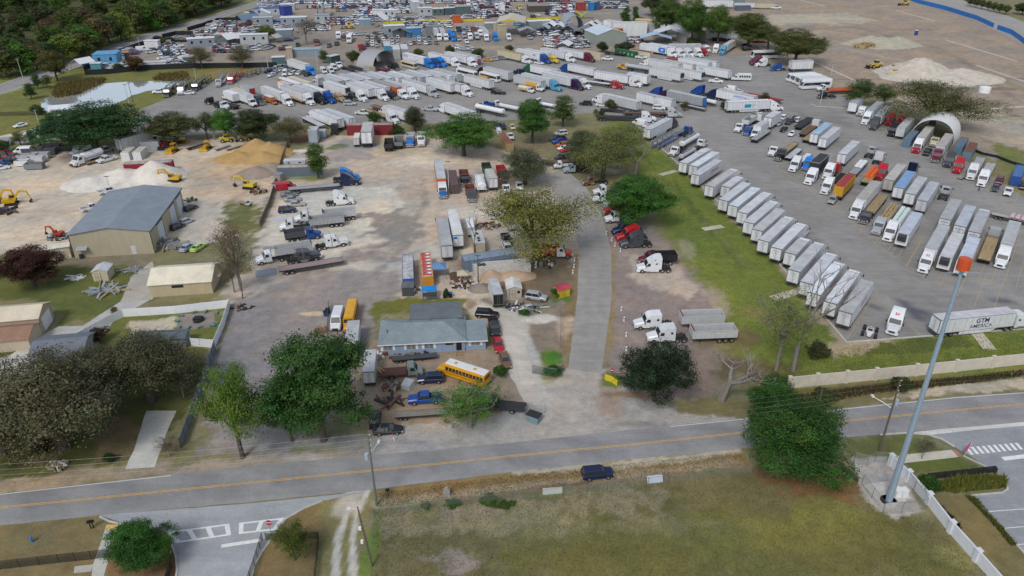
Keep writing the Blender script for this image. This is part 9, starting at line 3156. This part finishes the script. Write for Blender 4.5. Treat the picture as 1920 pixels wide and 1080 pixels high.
tr(1345,82,8,62,'oak','6b8a3e','bright green tree in the belt above the green roof')
tr(1295,84,-4,70,'oak','557a34','tall deep green tree in the belt at the top')
tr(1248,66,-6,70,'oak','617a3c','green tree at the left end of the belt at the top',k=1)
tr(1222,30,-14,40,'oak','58603e','dull tree at the far left of the belt at the top')
tr(1171,52,14,18,'poplar','55803a','left slim upright tree by the far dirt yard')
tr(1191,44,12,13,'poplar','55803a','right slim upright tree by the far dirt yard',k=1)
tr(1605,202,146,62,'loose','57703a','green tree over the orange red tank trailer')
tr(1655,198,155,52,'loose','627840','lighter tree right of the orange red tank trailer',k=1)
tr(108,152,93,48,'oak','6b6a38','olive brown tree at the left road bend by the pond')
tr(72,166,138,18,'tall','58703c','small dark tree left of the pond')
tr(90,166,140,22,'loose','6b7440','small thin tree left of the pond')
tr(60,186,156,22,'tall','56703a','small dark tree at the lower left pond corner')
tr(73,216,196,22,'bush','566f38','round bush at the pond fence')
tr(118,216,196,24,'bush','7f7f5c','grey green bush at the pond fence',k=1)
tr(255,134,104,32,'oak','6f5632','rusty brown tree behind the white trailer by the pond')
tr(225,134,118,20,'bush','5a6438','dark bush at the black pond fence')
tr(303,84,70,17,'bush','6a7038','olive bush beside dark parked cars at the far road')
tr(380,128,86,46,'pale','857f5c','pale brown tree in front of the grey office')
tr(455,128,84,48,'pale','807b56','second pale brown tree right of the first',k=1)
tr(503,76,46,30,'oak','75893c','roundish yellow green tree beside the white motor coach body')
tr(608,118,94,20,'tall','6d8040','small tree before the long pale blue shed')
tr(664,119,95,28,'bush','56663a','dark round bush left of the grey half round shelter')
tr(785,106,90,20,'bush','6b7a42','bush behind the blue trucks',k=1)
tr(843,104,85,18,'bush','57683a','dark bush between the blue swoosh trailers')
tr(896,108,90,24,'bush','5c6a3e','bush left of the cream trailer',k=1)
tr(956,96,84,18,'bush','75783c','olive bush behind the white trailers')
tr(1018,96,86,12,'bush','75783c','small olive bush right of the other olive bush')
tr(1130,98,78,24,'bush','4e5a36','dark bush left of the grey metal building front')
tr(1170,98,78,34,'bush','535c36','dark wide bush right of the grey metal building front',k=1)
tr(1116,52,40,20,'bush','5e6c3c','bush beside the rightmost white tent')
tr(1200,44,32,26,'bush','77714f','brown bush behind the yellow box body',k=1)
tr(1296,84,70,18,'bush','6d7f3c','bush before the tan domed canopy')
tr(703,236,208,24,'round','4e7434','round dark bush in front of the white pickup')
tr(778,246,198,46,'mossy','565c3c','dark mossy tree at the back of the centre yard')
tr(620,236,216,18,'tall','6d7a4a','thin tree in front of white trailers')
tr(740,250,234,36,'bush','46662e','low dark green hedge right of the red container')
tr(1145,208,186,26,'bush','6d7446','grey green bush by the white trailer wheels')
tr(1283,208,190,20,'loose','6b6a3e','small brown tree before the blue ended trailer')
tr(1355,206,190,14,'tall','55663a','dark shrub beside the teal logo trailer')
tr(1118,218,204,14,'loose','7f8f52','thin young tree by the farm tractor')
tr(1128,217,204,14,'bush','596a46','small grey bush by the flume end')
tr(1432,190,172,20,'loose','7d7040','small brown tree before the bright red trailer')
tr(40,275,245,28,'loose','8a9050','yellow green shrub beside the left cross street')
tr(62,270,243,14,'tall','4f5c38','slim dark tree beside the left cross street')
tr(8,285,262,34,'bush','4f6636','palm like bush at the left photo edge')
tr(84,248,234,14,'tall','4f5c3a','small dark tree on the pale drive island')
tr(452,545,405,84,'sparse','8a7650','brown leafed thicket top beside the cream workshop')
tr(440,548,470,60,'sparse','7a6a4a','brown thicket beside the end of the cream workshop',k=1)
bare(455,560,415,84,6,'tangle of thin bare brown stems by the cream workshop','bark','bamboo_thicket',.12,.55)
tr(185,640,612,40,'bush','5a4a3a','dark red brown shrub behind the white vinyl fence')
tr(218,595,575,16,'tall','8a7a4a','yellow brown sapling at the corner of the white vinyl fence')
tr(318,855,815,50,'sparse','6b5f52','dry brown shrub at the end of the screen fence',k=1)
tr(345,745,690,60,'sparse','7a7466','greyish bare shrub along the screen fence')
tr(90,850,822,40,'bush','3c4a2c','dark shrub in the shade of the mossy oaks')
tr(206,866,842,22,'tall','46602f','small palm in a ring of stones on the lower left lawn',hmul=.7)
tr(1455,694,528,130,'sparse','87934e','pale green leaning tree on the grass strip',k=1)
bare(1487,696,482,95,11,'tall bare grey tree in front of the white trailers','pale_bark','bare_tree',.4,.7)
bare(1352,750,652,90,15,'broken dead grey tree at the edge of the brown gravel','pale_bark','dead_tree',.42,1.0)
tr(575,84,30,66,'sparse','7a746a','large bare grey tree among the far sheds')
bare(402,262,208,34,27,'slim bare tree behind the bulldozers','pale_bark')
bare(890,480,400,24,33,'thin bare tree between two long trailers','bark')
bare(1190,330,262,60,37,'bare branched tree on the grass strip near the flume','pale_bark')
bare(20,760,665,30,41,'thin bare trunk before the left house drive','bark')
tr(1740,925,890,40,'bush','47702c','dark green vine shrub beside the white wall')
tr(1690,735,705,38,'bush','566234','scrubby bush before the cream concrete wall')
tr(1545,745,728,40,'bush','5f6b38','low scrub before the left part of the cream wall',k=1)
tr(1500,770,742,60,'bush','55642f','wide low scrub right of the big green trees')
tr(1530,668,640,44,'bush','59633c','scrubby bush on the grass before the lot corner')
tr(1728,860,815,34,'sparse','6b6a50','leafless young tree on the right corner lawn',k=1)
tr(985,590,578,26,'bush','4f7a30','low green weeds beside the scrap sheets')
tr(1044,556,536,22,'bush','4f8030','green weeds left of the yellow shed',k=1)
tr(1040,700,664,40,'bush','4c7a2c','tall green weeds inside the lane gate panels',hmul=.5)
tr(940,708,682,30,'bush','527a34','green shrub over the dull brown sedan')
tr(838,560,540,12,'bush','4f7034','weeds behind the wheelie bins')
for i,(x,y,w_)in enumerate(((800,950,22),(850,945,30),(920,940,40),(945,948,26),(960,945,16))):
 o=tr(x,y,y-7,w_,'bush','5a7a34',None,'weed_clump',i,'weeds')
 o['group']='weeds along the field fence'
 reg(o,'clump of green weeds','along the field fence')
for i in range(7):
 x=1815+i*11
 o=tr(x+3,6+i*2.6+6,-6+i*2.4,13,'oak','6a7448',None,'street_tree',i)
 o['group']='young trees along the far right road'
 reg(o,'small young tree','along the far right road')
tr(1916,28,5,26,'oak','3f5a34','dark green tree at the far right photo edge')
WD=random.Random(5)
WC=['4a5a30','55652f','5f7a30','4b6a2e','6b6a3c','5a5a3c','3f5028','6d6044','58702e','66703a']
fw=[]
for(x0,y0),(x1,y1),n in(((0,150),(110,122),4),((118,118),(240,74),6),((245,70),(330,46),5),((335,40),(430,8),4)):
 for k in range(n):
  t=(k+.5)/n
  fw.append((x0+(x1-x0)*t+WD.uniform(-4,4),y0+(y1-y0)*t+WD.uniform(-5,-1)))
dsc=['dark olive woodland tree','fresh green woodland tree','brownish woodland tree','deep green woodland tree','yellow green woodland tree']
dcl=['6d7440','64903a','857850','4d6a36','8a9c46']
for i,(x,y)in enumerate(fw):
 o=tr(x,y,y-WD.uniform(44,62),WD.uniform(46,60),'wood',dcl[i%5],None,'woodland_tree',i,hmul=1.0)
 o['group']='front trees of the woods'
 reg(o,dsc[i%5],'at the front edge of the woods')
V_,T_=[],[]
for i in range(230):
 x=WD.uniform(-60,430)
 lim=118-(x-100)*.33 if x>100 else 150-x*.3
 y=WD.uniform(-95,lim-14)
 if y<-95:
  continue
 if x>330 and y>8:
  continue
 P=gp(x,y)
 me=SPEC['wood'][2][i%2][0]
 n=len(me.vertices)
 co=np.empty(n*3)
 me.vertices.foreach_get('co',co)
 co=co.reshape(-1,3)
 s_=WD.uniform(.95,1.5)
 hz=WD.uniform(.8,1.15)
 a=WD.uniform(0,6.28)
 c,s=math.cos(a),math.sin(a)
 q=np.stack([(co[:,0]*c-co[:,1]*s)*s_+P.x,(co[:,0]*s+co[:,1]*c)*s_+P.y,co[:,2]*hz],1)
 tc=np.empty(n*4,np.float32)
 me.color_attributes['tint'].data.foreach_get('color',tc)
 tc=tc.reshape(-1,4).copy()
 tc[:,:3]*=np.array(S(WD.choice(WC),.85)[:3])
 V_.append(q)
 T_.append(tc)
V_=np.concatenate(V_)
T_=np.concatenate(T_)
n=len(V_)//4
me=bpy.data.meshes.new('woods')
me.vertices.add(n*4)
me.vertices.foreach_set('co',V_.ravel())
me.loops.add(n*4)
me.loops.foreach_set('vertex_index',np.arange(n*4,dtype=np.int32))
me.polygons.add(n)
me.polygons.foreach_set('loop_start',np.arange(0,n*4,4,dtype=np.int32))
me.polygons.foreach_set('loop_total',np.full(n,4,np.int32))
me.update(calc_edges=True)
at_=me.color_attributes.new('tint','FLOAT_COLOR','POINT')
at_.data.foreach_set('color',T_.astype(np.float32).ravel())
me.materials.append(M['leaf'])
o=pt_('woods',me,None,(1,1,1))
tag(o,'dense mixed woods filling the upper left corner','woods',None,'stuff')
def tufts(name,lbl,pts,n,hgt,hexs,cat,wid=.12,seed=1):
 g=np.random.default_rng(seed)
 poly=gpoly(pts)
 xs=[p[0]for p in poly]
 ys=[p[1]for p in poly]
 P=np.stack([g.uniform(min(xs),max(xs),n*4),g.uniform(min(ys),max(ys),n*4)],1)
 P=P[inpoly(P[:,0],P[:,1],poly)][:n]
 n=len(P)
 h=hgt*(.5+.7*g.random(n))
 a=g.uniform(0,6.28,n)
 dx,dy=np.cos(a)*wid,np.sin(a)*wid
 lx,ly=g.normal(size=n)*hgt*.35,g.normal(size=n)*hgt*.35
 v=np.stack([np.stack([P[:,0]-dx,P[:,1]-dy,np.zeros(n)],1),np.stack([P[:,0]+dx,P[:,1]+dy,np.zeros(n)],1),np.stack([P[:,0]+lx,P[:,1]+ly,h],1)],1).reshape(-1,3)
 me=bpy.data.meshes.new(name)
 me.from_pydata(v.tolist(),[],np.arange(n*3).reshape(-1,3).tolist())
 at_=me.color_attributes.new('tint','FLOAT_COLOR','POINT')
 cs=np.array([S(hx,.75)[:3]for hx in hexs])[g.integers(0,len(hexs),n)]*(1+.25*g.normal(size=(n,1)))
 ct=np.ones((n*3,4),np.float32)
 ct[:,:3]=np.repeat(np.clip(cs,.005,.6),3,0)
 at_.data.foreach_set('color',ct.ravel())
 me.materials.append(M['leaf'])
 return tag(pt_(name,me,None,(1,1,1)),lbl,cat,None,'stuff')
tufts('reeds','brown reeds standing along the far bank of the pond',[(98,180),(108,160),(170,148),(200,150),(184,160),(150,176),(110,184)],2600,1.7,('8a7446','7a6a40','75703f'),'reeds',.22,1)
tufts('reeds','brown reeds at the right end of the pond',[(286,150),(300,140),(350,136),(358,150),(330,153)],1400,1.5,('8a7446','77703f'),'reeds',.22,2)
tufts('ornamental_grass','yellow green ornamental grass bed behind the black screened fence',[(1750,908),(1790,897),(1840,893),(1885,894),(1888,915),(1820,922),(1790,926),(1752,918)],2600,.9,('8a8a40','75803a','6b7a34','9a944c'),'ornamental grass',.07,3)
tufts('ornamental_grass','strip of green groundcover along the car park kerb',[(1810,930),(1830,935),(1850,960),(1880,992),(1905,1022),(1895,1024),(1868,990),(1835,955)],1500,.5,('5f6f34','6f7638','7f7a44'),'ornamental grass',.07,4)
tufts('dark_mulch_hedge','dark low hedge along the right side of the white wall',[(1748,944),(1760,946),(1800,985),(1800,1000),(1780,990)],900,.5,('3a3026','33301f','453a2c'),'hedge',.08,5)
tufts('scrub','brown scrub along the foot of the cream concrete wall',[(1470,745),(1600,728),(1790,710),(1925,694),(1925,706),(1790,722),(1640,738),(1480,768)],5000,.6,('5f5a34','6b5a3a','4f5a2c','5a4a34'),'scrub',.1,7)
tufts('field_grass','uneven dry grass tufts over the front field',[(703,955),(1100,915),(1390,883),(1600,905),(1660,968),(1740,972),(1860,1085),(703,1085)],26000,.16,('8a8050','77763f','6b7038','948a62','7a6a44'),'grass',.05,8)
tufts('verge_grass','dry brown tufts on the verge between road and field',[(705,925),(960,892),(1390,848),(1395,878),(1100,912),(705,952)],9000,.18,('94794c','8a7a50','7a7440','9c8a64'),'grass',.05,9)
tufts('strip_grass','long green grass on the strip below the diagonal trailers',[(1180,255),(1240,285),(1440,475),(1575,640),(1480,700),(1400,660),(1330,530),(1250,420),(1190,320)],11000,.14,('5f8432','55782c','72883c','807f48'),'grass',.09,11)
tufts('strip_grass','green grass between the near lot kerb and the cream wall',[(1500,670),(1590,648),(1925,622),(1925,676),(1480,720),(1430,700)],9000,.14,('6b7a36','5c742f','7d8044','8a7a50'),'grass',.08,12)
from collections import defaultdict
rows=defaultdict(list)
for o,ds,row,x in UNITS:
 rows[(ds,row)].append((x,o))
for(ds,row),lst in rows.items():
 lst.sort(key=lambda q:q[0])
 n=len(lst)
 for i,(x,o)in enumerate(lst):
  if n==1:
   o['label']=ds+' '+row
  elif n==2:
   o['label']=('left ' if i==0 else 'right ')+ds+' '+row
  else:
   o['label']=(ORD[i]if i<len(ORD)else 'far right')+' '+ds+' from left '+row
seen={}
for o in bpy.data.objects:
 if o.parent is None and o.get('label'):
  L=o['label']
  nw=len(L.split())
  if nw>16 or nw<4:
   print('LABEL LENGTH',nw,L)
  if L in seen and not o.get('kind'):
   print('DUPLICATE',L)
  seen[L]=1
bpy.context.view_layer.update()
print('OBJECTS',len(bpy.data.objects),'TOP',sum(1 for o in bpy.data.objects if o.parent is None))
